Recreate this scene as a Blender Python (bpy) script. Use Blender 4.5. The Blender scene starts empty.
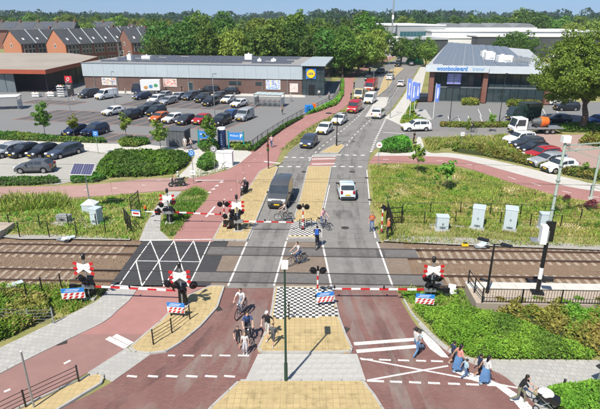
import bpy, bmesh, math, random
import numpy as np
from mathutils import Vector, Matrix
R = math.radians
random.seed(7); RNG = np.random.default_rng(11)
scene = bpy.context.scene
COL = scene.collection

# ---------------------------------------------------------------- camera, sky, sun, exposure
F, CAMH, YH = 500.0, 16.5, 16.0              # focal length in photo pixels, drone height, horizon row
PITCH = math.atan((204.5 - YH) / F)
cam_d = bpy.data.cameras.new('camera'); cam_d.sensor_width = 36.0; cam_d.lens = 36.0 * F / 600.0
cam_d.clip_end = 6000; cam_d.clip_start = 0.2
cam = bpy.data.objects.new('camera', cam_d); COL.objects.link(cam)
cam.location = (0, 0, CAMH); cam.rotation_euler = (math.pi / 2 - PITCH, 0, 0)
scene.camera = cam
SUN_EL, SHADOW_AZ = R(54), R(60)              # shadows fall away from the camera, to the right
w = bpy.data.worlds.new('World'); scene.world = w; w.use_nodes = True
nt = w.node_tree; sky = nt.nodes.new('ShaderNodeTexSky'); sky.sky_type = 'NISHITA'; sky.sun_disc = False
sky.sun_elevation = SUN_EL
sky.sun_rotation = math.atan2(-math.cos(SHADOW_AZ), -math.sin(SHADOW_AZ))
sky.air_density = 1.0; sky.dust_density = 0.3; sky.ozone_density = 2.0; sky.altitude = 0
tcw = nt.nodes.new('ShaderNodeTexCoord'); va_ = nt.nodes.new('ShaderNodeVectorMath'); va_.operation = 'ADD'; va_.inputs[1].default_value = (0, 0, 0.16); vn_ = nt.nodes.new('ShaderNodeVectorMath'); vn_.operation = 'NORMALIZE'
nt.links.new(tcw.outputs['Generated'], va_.inputs[0]); nt.links.new(va_.outputs[0], vn_.inputs[0]); nt.links.new(vn_.outputs[0], sky.inputs[0])
nt.links.new(sky.outputs[0], nt.nodes['Background'].inputs[0]); nt.nodes['Background'].inputs[1].default_value = 0.1
sd = bpy.data.lights.new('sun', 'SUN'); sd.energy = 5.0; sd.angle = R(0.53); sd.color = (1.0, 0.94, 0.84)
sun = bpy.data.objects.new('sun', sd); COL.objects.link(sun); sun.location = (-30, -40, 60)
sun.rotation_euler = Vector((math.cos(SHADOW_AZ) * math.cos(SUN_EL), math.sin(SHADOW_AZ) * math.cos(SUN_EL), -math.sin(SUN_EL))).to_track_quat('-Z', 'Y').to_euler()
vs = scene.view_settings; vs.view_transform = 'Standard'; vs.look = 'None'; vs.gamma = 1; vs.use_curve_mapping = False
vs.exposure = 0.4
scene.render.engine = 'CYCLES'

# ---------------------------------------------------------------- pixel -> place on the ground (or on a level z)
CP, SP = math.cos(PITCH), math.sin(PITCH)
def G(x, y, z=0.0):
    dx = (x - 300) / F; dy = -(y - 204.5) / F
    d = (dx, CP + dy * SP, -SP + dy * CP)
    t = (z - CAMH) / d[2]
    return Vector((d[0] * t, d[1] * t, z))
def zat(y, D):                               # height of a thing D metres away that shows at row y
    dy = -(y - 204.5) / F
    return CAMH + (-SP + dy * CP) / (CP + dy * SP) * D
def xat(x, y, D):
    dx = (x - 300) / F; dy = -(y - 204.5) / F
    return dx / (CP + dy * SP) * D

# ---------------------------------------------------------------- object helpers
TMP = bpy.data.scenes.new('build')
def evaluated(o):                            # mesh of an object with its modifiers (or of a text), built aside
    TMP.collection.objects.link(o); TMP.view_layers[0].update(); dg = TMP.view_layers[0].depsgraph
    me = bpy.data.meshes.new_from_object(o.evaluated_get(dg)); bpy.data.objects.remove(o); return me
class MB:
    def __init__(s): s.v = []; s.f = []; s.m = []
    def add(s, vs, fs, mi=0):
        o = len(s.v); s.v += [tuple(v) for v in vs]
        for f in fs: s.f.append(tuple(i + o for i in f)); s.m.append(mi)
        return s
    def box(s, c, d, rz=0, mi=0, tx=1.0, ty=1.0):      # centre, size, top scaled by tx, ty
        x, y, z = d[0] / 2, d[1] / 2, d[2] / 2
        vs = [(-x, -y, -z), (x, -y, -z), (x, y, -z), (-x, y, -z), (-x * tx, -y * ty, z), (x * tx, -y * ty, z), (x * tx, y * ty, z), (-x * tx, y * ty, z)]
        ca, sa = math.cos(rz), math.sin(rz)
        vs = [(c[0] + ca * a - sa * b, c[1] + sa * a + ca * b, c[2] + q) for a, b, q in vs]
        return s.add(vs, [(0, 3, 2, 1), (4, 5, 6, 7), (0, 1, 5, 4), (1, 2, 6, 5), (2, 3, 7, 6), (3, 0, 4, 7)], mi)
    def obox(s, p0, p1, wd, th, up=(0, 0, 1), mi=0):   # beam from p0 to p1
        p0, p1 = Vector(p0), Vector(p1); a = (p1 - p0).normalized(); u = Vector(up)
        side = a.cross(u)
        if side.length < 1e-4: side = a.cross(Vector((1, 0, 0)))
        side.normalize(); u = side.cross(a).normalized()
        vs = []
        for p in (p0, p1):
            for q, t in ((-1, -1), (1, -1), (1, 1), (-1, 1)): vs.append(p + side * (q * wd / 2) + u * (t * th / 2))
        return s.add(vs, [(0, 1, 2, 3), (7, 6, 5, 4), (0, 4, 5, 1), (1, 5, 6, 2), (2, 6, 7, 3), (3, 7, 4, 0)], mi)
    def tube(s, p0, p1, r0, r1=None, n=8, mi=0, cap=True):
        r1 = r0 if r1 is None else r1; p0, p1 = Vector(p0), Vector(p1); a = (p1 - p0).normalized()
        b = a.orthogonal().normalized(); c = a.cross(b)
        vs = [p + (b * math.cos(2 * math.pi * i / n) + c * math.sin(2 * math.pi * i / n)) * r for p, r in ((p0, r0), (p1, r1)) for i in range(n)]
        fs = [(i, (i + 1) % n, n + (i + 1) % n, n + i) for i in range(n)]
        if cap: fs += [tuple(range(n - 1, -1, -1)), tuple(range(n, 2 * n))]
        return s.add(vs, fs, mi)
    def path(s, pts, r, n=6, mi=0):
        for a, b in zip(pts[:-1], pts[1:]): s.tube(a, b, r, r, n, mi)
        return s
    def ring(s, c, axis, rad, r, n=20, k=6, mi=0):     # torus
        c = Vector(c); a = Vector(axis).normalized(); b = a.orthogonal().normalized(); d = a.cross(b)
        vs = []; fs = []
        for i in range(n):
            t = 2 * math.pi * i / n; o = b * math.cos(t) + d * math.sin(t)
            for j in range(k):
                q = 2 * math.pi * j / k; vs.append(c + o * (rad + r * math.cos(q)) + a * (r * math.sin(q)))
        for i in range(n):
            for j in range(k):
                fs.append((i * k + j, ((i + 1) % n) * k + j, ((i + 1) % n) * k + (j + 1) % k, i * k + (j + 1) % k))
        return s.add(vs, fs, mi)
    def prism(s, poly, z0, z1, mi=0, mtop=None):
        n = len(poly); A = sum(poly[i][0] * poly[(i + 1) % n][1] - poly[(i + 1) % n][0] * poly[i][1] for i in range(n))
        if A < 0: poly = poly[::-1]
        vs = [(p[0], p[1], z0) for p in poly] + [(p[0], p[1], z1) for p in poly]
        s.add(vs, [(i, (i + 1) % n, n + (i + 1) % n, n + i) for i in range(n)] + [tuple(range(n - 1, -1, -1))], mi)
        return s.add([(p[0], p[1], z1) for p in poly], [tuple(range(n))], mi if mtop is None else mtop)
    def prof(s, pts, axis, a0, a1, mi=0):              # closed 2-D outline extruded along x or y
        n = len(pts); mk = (lambda p, t: (t, p[0], p[1])) if axis == 'x' else (lambda p, t: (p[0], t, p[1]))
        vs = [mk(p, a0) for p in pts] + [mk(p, a1) for p in pts]
        return s.add(vs, [(i, (i + 1) % n, n + (i + 1) % n, n + i) for i in range(n)] + [tuple(range(n - 1, -1, -1)), tuple(range(n, 2 * n))], mi)
    def ball(s, c, r, n=10, k=6, mi=0):
        rx, ry, rz = (r, r, r) if not hasattr(r, '__len__') else r
        vs = [(c[0], c[1], c[2] + rz)]; fs = []
        for j in range(1, k):
            t = math.pi * j / k
            for i in range(n):
                q = 2 * math.pi * i / n; vs.append((c[0] + rx * math.sin(t) * math.cos(q), c[1] + ry * math.sin(t) * math.sin(q), c[2] + rz * math.cos(t)))
        vs.append((c[0], c[1], c[2] - rz)); e = len(vs) - 1
        for i in range(n):
            fs.append((0, 1 + i, 1 + (i + 1) % n)); fs.append((e, e - n + (i + 1) % n, e - n + i))
            for j in range(k - 2): fs.append((1 + j * n + i, 1 + (j + 1) * n + i, 1 + (j + 1) * n + (i + 1) % n, 1 + j * n + (i + 1) % n))
        return s.add(vs, fs, mi)
    def mesh(s, name, mats, smooth=False):
        me = bpy.data.meshes.new(name); me.from_pydata(s.v, [], s.f)
        for m in (mats if isinstance(mats, (list, tuple)) else [mats]): me.materials.append(m)
        me.polygons.foreach_set('material_index', s.m)
        if smooth: me.polygons.foreach_set('use_smooth', [True] * len(s.f))
        bm = bmesh.new(); bm.from_mesh(me); bmesh.ops.recalc_face_normals(bm, faces=bm.faces); bm.to_mesh(me); bm.free()
        if smooth: me.set_sharp_from_angle(angle=R(40))
        me.update(); return me
def link(name, me, parent=None, loc=None, rz=0):
    o = bpy.data.objects.new(name, me); COL.objects.link(o)
    if parent: o.parent = parent
    if loc is not None: o.location = loc
    if rz: o.rotation_euler = (0, 0, rz)
    return o
def part(name, mb, mats, parent, smooth=False, loc=None, rz=0, label=None):
    o = link(name, mb.mesh(name, mats, smooth), parent, loc, rz)
    if label: o['label'] = label
    return o
def tag(o, label, cat, group=None):
    o['label'] = label; o['category'] = cat
    if group: o['group'] = group
    return o
def thing(name, label, cat, loc=(0, 0, 0), rz=0, group=None):
    o = link(name, None, None, loc, rz); o.empty_display_size = 0.3
    return tag(o, label, cat, group)
def struct(name, mb, mats, smooth=False):
    o = link(name, mb.mesh(name, mats, smooth)); o['kind'] = 'structure'; return o
def stuff(o, label=None):
    o['kind'] = 'stuff'
    if label: o['label'] = label
    return o
CH = {}
def copy_tree(o, parent=None):
    c = o.copy(); COL.objects.link(c)
    if parent: c.parent = parent
    for ch in o.children: copy_tree(ch, c)
    return c
def mesh_np(name, V, k, mats, mi=None):      # V: (N,k,3) loose faces with k corners
    V = np.asarray(V, dtype=np.float32); N = len(V); me = bpy.data.meshes.new(name)
    me.vertices.add(N * k); me.vertices.foreach_set('co', V.reshape(-1))
    me.loops.add(N * k); me.loops.foreach_set('vertex_index', np.arange(N * k, dtype=np.int32))
    me.polygons.add(N); me.polygons.foreach_set('loop_start', np.arange(0, N * k, k, dtype=np.int32))
    try: me.polygons.foreach_set('loop_total', np.full(N, k, dtype=np.int32))
    except Exception: pass
    for m in (mats if isinstance(mats, (list, tuple)) else [mats]): me.materials.append(m)
    if mi is not None: me.polygons.foreach_set('material_index', np.asarray(mi, dtype=np.int32))
    me.update(calc_edges=True); return me
def crom(pts, n=5):                          # smooth line through points
    pts = [Vector(p) for p in pts]
    if len(pts) < 3: return pts
    out = []
    P = [pts[0] * 2 - pts[1]] + pts + [pts[-1] * 2 - pts[-2]]
    for i in range(1, len(P) - 2):
        for k in range(n):
            t = k / n; a, b, c, d = P[i - 1], P[i], P[i + 1], P[i + 2]
            out.append(0.5 * ((2 * b) + (c - a) * t + (2 * a - 5 * b + 4 * c - d) * t * t + (3 * b - a - 3 * c + d) * t ** 3))
    return out + [pts[-1]]
def gp(px, z=0.0): return [G(x, y, z) for x, y in px]
def gs(px, z=0.0, n=5): return crom(gp(px, z), n)
def inside(p, poly):
    c = False; n = len(poly); j = n - 1
    for i in range(n):
        a, b = poly[i], poly[j]
        if (a[1] > p[1]) != (b[1] > p[1]) and p[0] < (b[0] - a[0]) * (p[1] - a[1]) / (b[1] - a[1]) + a[0]: c = not c
        j = i
    return c
def inside_np(X, Y, poly):
    c = np.zeros(len(X), bool); n = len(poly); j = n - 1
    for i in range(n):
        a, b = poly[i], poly[j]; dy = (b[1] - a[1]) or 1e-9
        c ^= ((a[1] > Y) != (b[1] > Y)) & (X < (b[0] - a[0]) * (Y - a[1]) / dy + a[0]); j = i
    return c
def scatter(poly, dens):
    xs = [p[0] for p in poly]; ys = [p[1] for p in poly]
    n = int((max(xs) - min(xs)) * (max(ys) - min(ys)) * dens)
    X = RNG.uniform(min(xs), max(xs), n); Y = RNG.uniform(min(ys), max(ys), n); k = inside_np(X, Y, poly)
    return X[k], Y[k]

# ---------------------------------------------------------------- procedural materials
MT = {}
def _new(name):
    m = bpy.data.materials.new(name); m.use_nodes = True; n = m.node_tree
    MT[name] = m
    return m, n, n.nodes['Principled BSDF'], n.nodes.new('ShaderNodeTexCoord')
def _mix(n, a, b, fac, mode='MIX'):
    x = n.nodes.new('ShaderNodeMix'); x.data_type = 'RGBA'; x.blend_type = mode
    for s, v in ((0, fac), (6, a), (7, b)):
        if hasattr(v, 'is_output'): n.links.new(v, x.inputs[s])
        else: x.inputs[s].default_value = v if s == 0 else (*v, 1)
    return x.outputs[2]
def _noise(n, co, scale, detail=4, rough=0.6):
    t = n.nodes.new('ShaderNodeTexNoise'); t.inputs['Scale'].default_value = scale; t.inputs['Detail'].default_value = detail; t.inputs['Roughness'].default_value = rough
    if co is not None: n.links.new(co, t.inputs['Vector'])
    return t.outputs[0]
def _ramp(n, fac, lo, hi):
    r = n.nodes.new('ShaderNodeMapRange'); r.inputs[1].default_value = lo; r.inputs[2].default_value = hi; n.links.new(fac, r.inputs[0]); return r.outputs[0]
def _bump(n, b, h, strength, dist):
    k = n.nodes.new('ShaderNodeBump'); k.inputs['Strength'].default_value = strength; k.inputs['Distance'].default_value = dist
    n.links.new(h, k.inputs['Height']); n.links.new(k.outputs[0], b.inputs['Normal'])
def pm(name, c1, c2=None, scale=3.0, rough=0.8, bump=0.0, bscale=40.0, metal=0.0, spec=None, big=0.0, bigscale=0.15, coat=0.0, lo=0.3, hi=0.7):
    """noise mottled material; big = strength of broad stains"""
    if name in MT: return MT[name]
    m, n, b, tc = _new(name); co = tc.outputs['Object']
    c2 = c2 or tuple(x * 0.82 for x in c1)
    col = _mix(n, c1, c2, _ramp(n, _noise(n, co, scale), lo, hi))
    if big: col = _mix(n, col, tuple(x * (1 - big) for x in c1), _ramp(n, _noise(n, co, bigscale, 5, 0.65), 0.45, 0.7))
    n.links.new(col, b.inputs['Base Color']); b.inputs['Roughness'].default_value = rough; b.inputs['Metallic'].default_value = metal
    if spec is not None: b.inputs['Specular IOR Level'].default_value = spec
    if coat: b.inputs['Coat Weight'].default_value = coat; b.inputs['Coat Roughness'].default_value = 0.05
    if bump: _bump(n, b, _noise(n, co, bscale, 3), bump, 0.02)
    return m
def brickmat(name, c1, c2, mortar, bw, bh, ang=0.0, plane='xy', rough=0.85, msize=0.012, bump=0.3, big=0.25, bigscale=0.3, off=0.5, cloud=None):
    if name in MT: return MT[name]
    m, n, b, tc = _new(name)
    mp = n.nodes.new('ShaderNodeMapping'); n.links.new(tc.outputs['Object'], mp.inputs[0])
    if plane == 'xz': mp.inputs['Rotation'].default_value = (R(-90), 0, 0)
    elif plane == 'yz':
        mp.vector_type = 'POINT'; sx = n.nodes.new('ShaderNodeSeparateXYZ'); cx = n.nodes.new('ShaderNodeCombineXYZ')
        n.links.new(tc.outputs['Object'], sx.inputs[0]); n.links.new(sx.outputs[1], cx.inputs[0]); n.links.new(sx.outputs[2], cx.inputs[1]); n.links.new(cx.outputs[0], mp.inputs[0])
    else: mp.inputs['Rotation'].default_value = (0, 0, ang)
    t = n.nodes.new('ShaderNodeTexBrick'); n.links.new(mp.outputs[0], t.inputs['Vector'])
    t.inputs['Color1'].default_value = (*c1, 1); t.inputs['Color2'].default_value = (*c2, 1); t.inputs['Mortar'].default_value = (*mortar, 1)
    t.inputs['Scale'].default_value = 1; t.inputs['Brick Width'].default_value = bw; t.inputs['Row Height'].default_value = bh; t.inputs['Mortar Size'].default_value = msize
    t.offset = off; t.inputs['Bias'].default_value = 0
    col = t.outputs[0]
    if big: col = _mix(n, col, tuple(x * (1 - big) for x in c1), _ramp(n, _noise(n, tc.outputs['Object'], bigscale, 5, 0.65), 0.42, 0.72))
    if cloud: col = _mix(n, col, cloud, _ramp(n, _noise(n, tc.outputs['Object'], 0.22, 4, 0.6), 0.5, 0.85))
    n.links.new(col, b.inputs['Base Color']); b.inputs['Roughness'].default_value = rough
    if bump:
        iv = n.nodes.new('ShaderNodeMath'); iv.operation = 'SUBTRACT'; iv.inputs[0].default_value = 1; n.links.new(t.outputs[1], iv.inputs[1]); _bump(n, b, iv.outputs[0], bump, 0.006)
    return m
def leafmat(name, c1, c2, scale=1.2, trans=0.35, vary=0.25):
    if name in MT: return MT[name]
    m, n, b, tc = _new(name)
    ge = n.nodes.new('ShaderNodeNewGeometry')
    col = _mix(n, c1, c2, _ramp(n, _noise(n, tc.outputs['Object'], scale, 3), 0.3, 0.7))
    rnd = n.nodes.new('ShaderNodeMath'); rnd.operation = 'FRACT'; mu = n.nodes.new('ShaderNodeMath'); mu.operation = 'MULTIPLY'; mu.inputs[1].default_value = 1.0
    n.links.new(ge.outputs['Random Per Island'], mu.inputs[0])
    hs = n.nodes.new('ShaderNodeHueSaturation'); oi = n.nodes.new('ShaderNodeObjectInfo')
    va = n.nodes.new('ShaderNodeMapRange'); va.inputs[3].default_value = 1 - vary; va.inputs[4].default_value = 1 + vary * 1.4; n.links.new(mu.outputs[0], va.inputs[0])
    hu = n.nodes.new('ShaderNodeMapRange'); hu.inputs[3].default_value = 0.47; hu.inputs[4].default_value = 0.52; n.links.new(oi.outputs['Random'], hu.inputs[0])
    vo = n.nodes.new('ShaderNodeMath'); vo.operation = 'MULTIPLY_ADD'; fr_ = n.nodes.new('ShaderNodeMath'); fr_.operation = 'PINGPONG'; fr_.inputs[1].default_value = .13; n.links.new(oi.outputs['Random'], fr_.inputs[0]); vo.inputs[1].default_value = 4.5; vo.inputs[2].default_value = .75; n.links.new(fr_.outputs[0], vo.inputs[0]); vm = n.nodes.new('ShaderNodeMath'); vm.operation = 'MULTIPLY'; n.links.new(va.outputs[0], vm.inputs[0]); n.links.new(vo.outputs[0], vm.inputs[1]); n.links.new(vm.outputs[0], hs.inputs['Value']); n.links.new(hu.outputs[0], hs.inputs['Hue']); n.links.new(col, hs.inputs['Color'])
    n.links.new(hs.outputs[0], b.inputs['Base Color']); b.inputs['Roughness'].default_value = 0.6; b.inputs['Specular IOR Level'].default_value = 0.25
    tr = n.nodes.new('ShaderNodeBsdfTranslucent'); n.links.new(hs.outputs[0], tr.inputs[0])
    mx = n.nodes.new('ShaderNodeMixShader'); mx.inputs[0].default_value = trans
    n.links.new(b.outputs[0], mx.inputs[1]); n.links.new(tr.outputs[0], mx.inputs[2]); n.links.new(mx.outputs[0], n.nodes['Material Output'].inputs[0])
    return m
def solid(name, c, rough=0.5, metal=0.0, coat=0.0, spec=None): return pm(name, c, tuple(x * 0.9 for x in c), 6.0, rough, metal=metal, coat=coat, spec=spec)
def glassmat(name, c=(0.02, 0.025, 0.03), rough=0.06):
    return pm(name, c, tuple(x * 1.6 for x in c), 1.5, rough, spec=0.7)
black = solid('black_paint', (0.012, 0.012, 0.013), 0.4); dark = solid('dark_plastic', (0.025, 0.025, 0.027), 0.6)
white = pm('white_paint', (0.8, 0.8, 0.78), (0.72, 0.72, 0.7), 5, 0.5); red = pm('red_paint', (0.55, 0.02, 0.025), (0.48, 0.02, 0.02), 5, 0.45)
steel = pm('galvanised_steel', (0.42, 0.44, 0.45), (0.34, 0.36, 0.37), 8, 0.45, metal=0.6); rubber = solid('tyre_rubber', (0.015, 0.015, 0.015), 0.9)
signblue = pm('sign_blue', (0.03, 0.22, 0.62), (0.03, 0.19, 0.55), 4, 0.45); yellowplate = solid('plate_yellow', (0.75, 0.5, 0.02), 0.5)
asph = pm('asphalt', (0.24, 0.23, 0.215), (0.195, 0.187, 0.175), 1.3, 0.9, 0.25, 60, big=0.3, bigscale=0.12)
asph_lot = brickmat('lot_paving', (0.22, 0.22, 0.217), (0.19, 0.19, 0.187), (0.16, 0.16, 0.158), 0.21, 0.105, R(-14), big=0.18, bigscale=0.1, bump=0.1)
asph_dark = pm('dark_asphalt', (0.055, 0.055, 0.058), (0.042, 0.042, 0.044), 2.5, 0.9, 0.25, 60, big=0.25, bigscale=0.5)
paint = pm('road_paint', (0.74, 0.73, 0.7), (0.42, 0.4, 0.38), 9, 0.75, lo=0.48, hi=0.75)
def wearmat(name, c, lo, hi, scale, amax, stretch=None):   # thin worn film: covers the surface below only in patches
    m, n, b, tc = _new(name); co = tc.outputs['Object']
    if stretch: mp = n.nodes.new('ShaderNodeMapping'); mp.inputs['Scale'].default_value = stretch; n.links.new(co, mp.inputs[0]); co = mp.outputs[0]
    r = n.nodes.new('ShaderNodeMapRange'); r.inputs[1].default_value = lo; r.inputs[2].default_value = hi; r.inputs[4].default_value = amax; n.links.new(_noise(n, co, scale, 5, .65), r.inputs[0]); n.links.new(r.outputs[0], b.inputs['Alpha'])
    n.links.new(_mix(n, c, tuple(x * .85 for x in c), _noise(n, tc.outputs['Object'], 8)), b.inputs['Base Color']); b.inputs['Roughness'].default_value = .8; return m
paint = wearmat('worn_road_paint', (0.76, 0.75, 0.72), 0.28, 0.5, 14, 1.0)
dirtfilm = wearmat('tyre_dark_film', (0.06, 0.055, 0.05), 0.42, 0.8, 1.2, 0.38, (1, .25, 1)); palefilm = wearmat('pale_dust_film', (0.42, 0.36, 0.31), 0.42, 0.75, 1.0, 0.6, (1, .3, 1)); greyfilm = wearmat('grey_wear_film', (0.36, 0.35, 0.33), 0.4, 0.75, 0.9, 0.5, (1, .3, 1)); mossfilm = wearmat('moss_stain', (0.1, 0.1, 0.04), 0.5, 0.7, 2.5, 0.22)
redasph = pm('red_cycle_asphalt', (0.37, 0.185, 0.165), (0.32, 0.16, 0.142), 1.5, 0.9, 0.15, 60, big=0.18, bigscale=0.2)
redasph2 = pm('faded_cycle_asphalt', (0.30, 0.17, 0.15), (0.255, 0.148, 0.132), 1.5, 0.9, 0.15, 60, big=0.2, bigscale=0.25)
pinkcon = pm('pale_red_path', (0.4, 0.25, 0.22), (0.35, 0.215, 0.19), 1.1, 0.9, 0.15, 60, big=0.15, bigscale=0.2)
clinker = brickmat('red_clinker', (0.25, 0.115, 0.098), (0.18, 0.085, 0.075), (0.12, 0.085, 0.075), 0.2, 0.1, R(0), big=0.3, bigscale=0.35, cloud=(0.27, 0.18, 0.155))
brownclk = brickmat('brown_clinker', (0.27, 0.205, 0.15), (0.19, 0.15, 0.115), (0.16, 0.13, 0.11), 0.2, 0.1, 0, big=0.35, bigscale=0.9)
yelpave = brickmat('yellow_paver', (0.5, 0.385, 0.19), (0.44, 0.335, 0.165), (0.29, 0.23, 0.13), 0.3, 0.3, 0, off=0.0, msize=0.012, big=0.18, bigscale=0.5)
greypave = brickmat('grey_slab_paving', (0.43, 0.42, 0.39), (0.36, 0.35, 0.33), (0.25, 0.245, 0.235), 0.3, 0.3, R(8), big=0.2, bigscale=0.35)
lightpave = brickmat('pale_concrete_paving', (0.55, 0.53, 0.48), (0.48, 0.465, 0.43), (0.36, 0.35, 0.33), 0.5, 0.5, R(-12), big=0.15, bigscale=0.25)
concrete = pm('concrete', (0.46, 0.45, 0.42), (0.38, 0.37, 0.35), 3, 0.9, 0.15, 30, big=0.2, bigscale=0.6)
kerbm = pm('kerb_concrete', (0.42, 0.41, 0.38), (0.33, 0.32, 0.3), 4, 0.9, 0.15, 30)
soilgrass = pm('grassy_soil', (0.19, 0.21, 0.055), (0.32, 0.27, 0.12), 0.7, 1.0, 0.5, 15, big=0.3, bigscale=0.2)
lawn = pm('lawn_ground', (0.085, 0.12, 0.025), (0.13, 0.14, 0.045), 0.8, 1.0, 0.4, 20)
earth = pm('earth', (0.2, 0.155, 0.1), (0.14, 0.115, 0.075), 0.5, 1.0, 0.4, 12)
glass = glassmat('vehicle_glass', (0.028, 0.036, 0.044), 0.04); bglass = glassmat('window_glass', (0.025, 0.04, 0.045), 0.08)
orange = pm('orange_fluor', (0.8, 0.15, 0.015), (0.7, 0.13, 0.015), 4, 0.6)
# ================================================================ THE SETTING: ground, roads, paths, railway
TS = -0.0338                                   # slope of the tracks across the view
TA = math.atan(TS)
def tracky(x, y0): return y0 + TS * x
b = MB(); b.add([(-2500, -60, -0.2), (2500, -60, -0.2), (2500, 4000, -0.2), (-2500, 4000, -0.2)], [(0, 1, 2, 3)])
struct('ground', b, earth)
b = MB(); b.add([(-2500, tracky(-2500, 36.3), -0.02), (2500, tracky(2500, 36.3) , -0.02), (2500, 4000, -0.02), (-2500, 4000, -0.02)], [(0, 1, 2, 3)])
b.add([(-2500, tracky(-2500, 36.3), -0.02), (2500, tracky(2500, 36.3), -0.02), (2500, tracky(2500, 35.9), -0.2), (-2500, tracky(-2500, 35.9), -0.2)], [(0, 3, 2, 1)])
struct('north_verge', b, soilgrass)
b = MB(); b.add([(-600, -50, -0.02), (600, -50, -0.02), (600, tracky(600, 27.2), -0.02), (-600, tracky(-600, 27.2), -0.02)], [(0, 1, 2, 3)])
b.add([(-600, tracky(-600, 27.2), -0.02), (600, tracky(600, 27.2), -0.02), (600, tracky(600, 27.5), -0.2), (-600, tracky(-600, 27.5), -0.2)], [(0, 1, 2, 3)])
struct('south_verge', b, soilgrass)

def flat(name, px, z, mat, smooth=False, parent=None, th=0.0):
    pts = px if isinstance(px[0], Vector) else (gs(px, 0) if smooth else gp(px, 0))
    b = MB()
    if th: b.prism([(p.x, p.y) for p in pts], z - th, z)
    else:
        n = len(pts); A = sum(pts[i].x * pts[(i + 1) % n].y - pts[(i + 1) % n].x * pts[i].y for i in range(n))
        if A < 0: pts = pts[::-1]
        b.add([(p.x, p.y, z) for p in pts], [tuple(range(n))])
    if parent: return part(name, b, mat, parent)
    return struct(name, b, mat)
KM = {}
def kerbs(parent, pts, z1, wd=0.13, closed=True, step=1.0, z0=-0.02):
    """a row of single kerb stones along a line"""
    pts = [Vector((p[0], p[1], 0)) for p in pts] + ([Vector((pts[0][0], pts[0][1], 0))] if closed else [])
    line = [pts[0]]
    for a, c in zip(pts[:-1], pts[1:]):
        L = (c - a).length
        if L < 1e-4: continue
        k = max(1, round(L / step))
        line += [a.lerp(c, (i + 1) / k) for i in range(k)]
    m2 = [line[0]]
    for q in line[1:]:
        if (q - m2[-1]).length > 0.28: m2.append(q)
    for a, c in zip(m2[:-1], m2[1:]):
        d = (c - a); L = d.length; key = (round(L, 1), round(z1, 2))
        if key not in KM:
            q = MB(); q.box((0, 0, (z0 + z1) / 2), (key[0] * 0.985 + 0.03, wd, z1 - z0), 0, 0, 1, 0.9); KM[key] = q.mesh('kerb_stone', kerbm)
        link('kerb_stone', KM[key], parent, ((a + c) / 2), math.atan2(d.y, d.x))
def island(name, px, mat, h=0.11, kerb=True, smooth=False, flushtop=None):
    pts = gs(px, 0) if smooth else gp(px, 0)
    o = flat(name, pts, h, mat, th=h + 0.02)
    if kerb: kerbs(o, pts, h + 0.008)
    return o
def slabs(parent, poly, sx, sy, ang, z, mat, th=0.04, gap=0.012, name='paving_slab'):
    q = MB(); q.box((0, 0, z - th / 2), (sx - gap, sy - gap, th), 0, 0, 0.99, 0.99); me = q.mesh(name, mat)
    xs = [p[0] for p in poly]; ys = [p[1] for p in poly]; cx, cy = sum(xs) / len(xs), sum(ys) / len(ys)
    ca, sa = math.cos(ang), math.sin(ang); n = int(max(max(xs) - min(xs), max(ys) - min(ys)) / min(sx, sy)) + 2
    for j in range(-n, n):
        for i in range(-n, n):
            u = (i + (0.5 if j % 2 else 0)) * sx; v = j * sy
            x, y = cx + ca * u - sa * v, cy + sa * u + ca * v
            if all(inside((x + ca * e * sx * .49 - sa * f * sy * .49, y + sa * e * sx * .49 + ca * f * sy * .49), poly) for e in (-1, 1) for f in (-1, 1)): link(name, me, parent, (x, y, random.uniform(-0.002, 0.002)), ang)
def line(parent, p, q, wd, z, mat=None, name='painted_line'):
    a, c = (G(*p), G(*q)) if len(p) == 2 else (Vector(p), Vector(q))
    d = (c - a); d.z = 0; s = Vector((-d.y, d.x, 0)).normalized() * wd / 2
    b = MB(); b.add([(a - s)[:2] + (z,), (c - s)[:2] + (z,), (c + s)[:2] + (z,), (a + s)[:2] + (z,)], [(0, 1, 2, 3)])
    return part(name, b, mat or paint, parent)
def dashes(parent, px, wd, z, on=1.0, off=1.0, smooth=True):
    pts = gs(px) if smooth else gp(px); acc = 0.0; run = True; cur = [pts[0]]
    seg = []
    for a, c in zip(pts[:-1], pts[1:]):
        L = (c - a).length; t = 0
        while t < L:
            lim = on if run else off; step = min(lim - acc, L - t); p0 = a.lerp(c, t / L); t += step; acc += step; p1 = a.lerp(c, t / L)
            if run and step > 1e-3: seg.append((p0, p1, acc >= lim - 1e-6))
            if acc >= lim - 1e-6: acc = 0; run = not run
    k = 0; st = None
    for p0, p1, end in seg:
        st = st or p0
        if end: line(parent, tuple(st), tuple(p1), wd, z, None, 'painted_dash'); st = None

# ---- main road north of the tracks
roadL = [(246, 242), (256, 222), (264, 203), (271, 186), (278, 169), (290, 151), (302, 142), (317, 131.5), (332, 122), (345, 116), (352, 106), (354, 96), (353, 86), (357, 78), (366, 72), (383, 66), (396, 59), (404, 54), (412, 47), (418, 42)]
roadR = [(381, 242), (371, 215), (368, 190), (367.5, 167), (371, 152), (376, 138), (382, 126), (386, 116), (393, 107), (401, 96), (410, 82), (417, 70), (423, 60), (428, 52), (432, 44), (434, 40)]
road = flat('road', gs(roadL) + gs(roadR)[::-1], 0.010, asph)
side = flat('side_street', gs([(370, 154), (378, 147), (392, 141.5), (410, 138.5), (440, 137.5), (470, 137), (505, 134), (520, 132)]) + gs([(520, 126.5), (470, 128), (430, 129), (408, 127.5), (398, 123.5), (390, 115), (386, 116)]), 0.006, asph)
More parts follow.
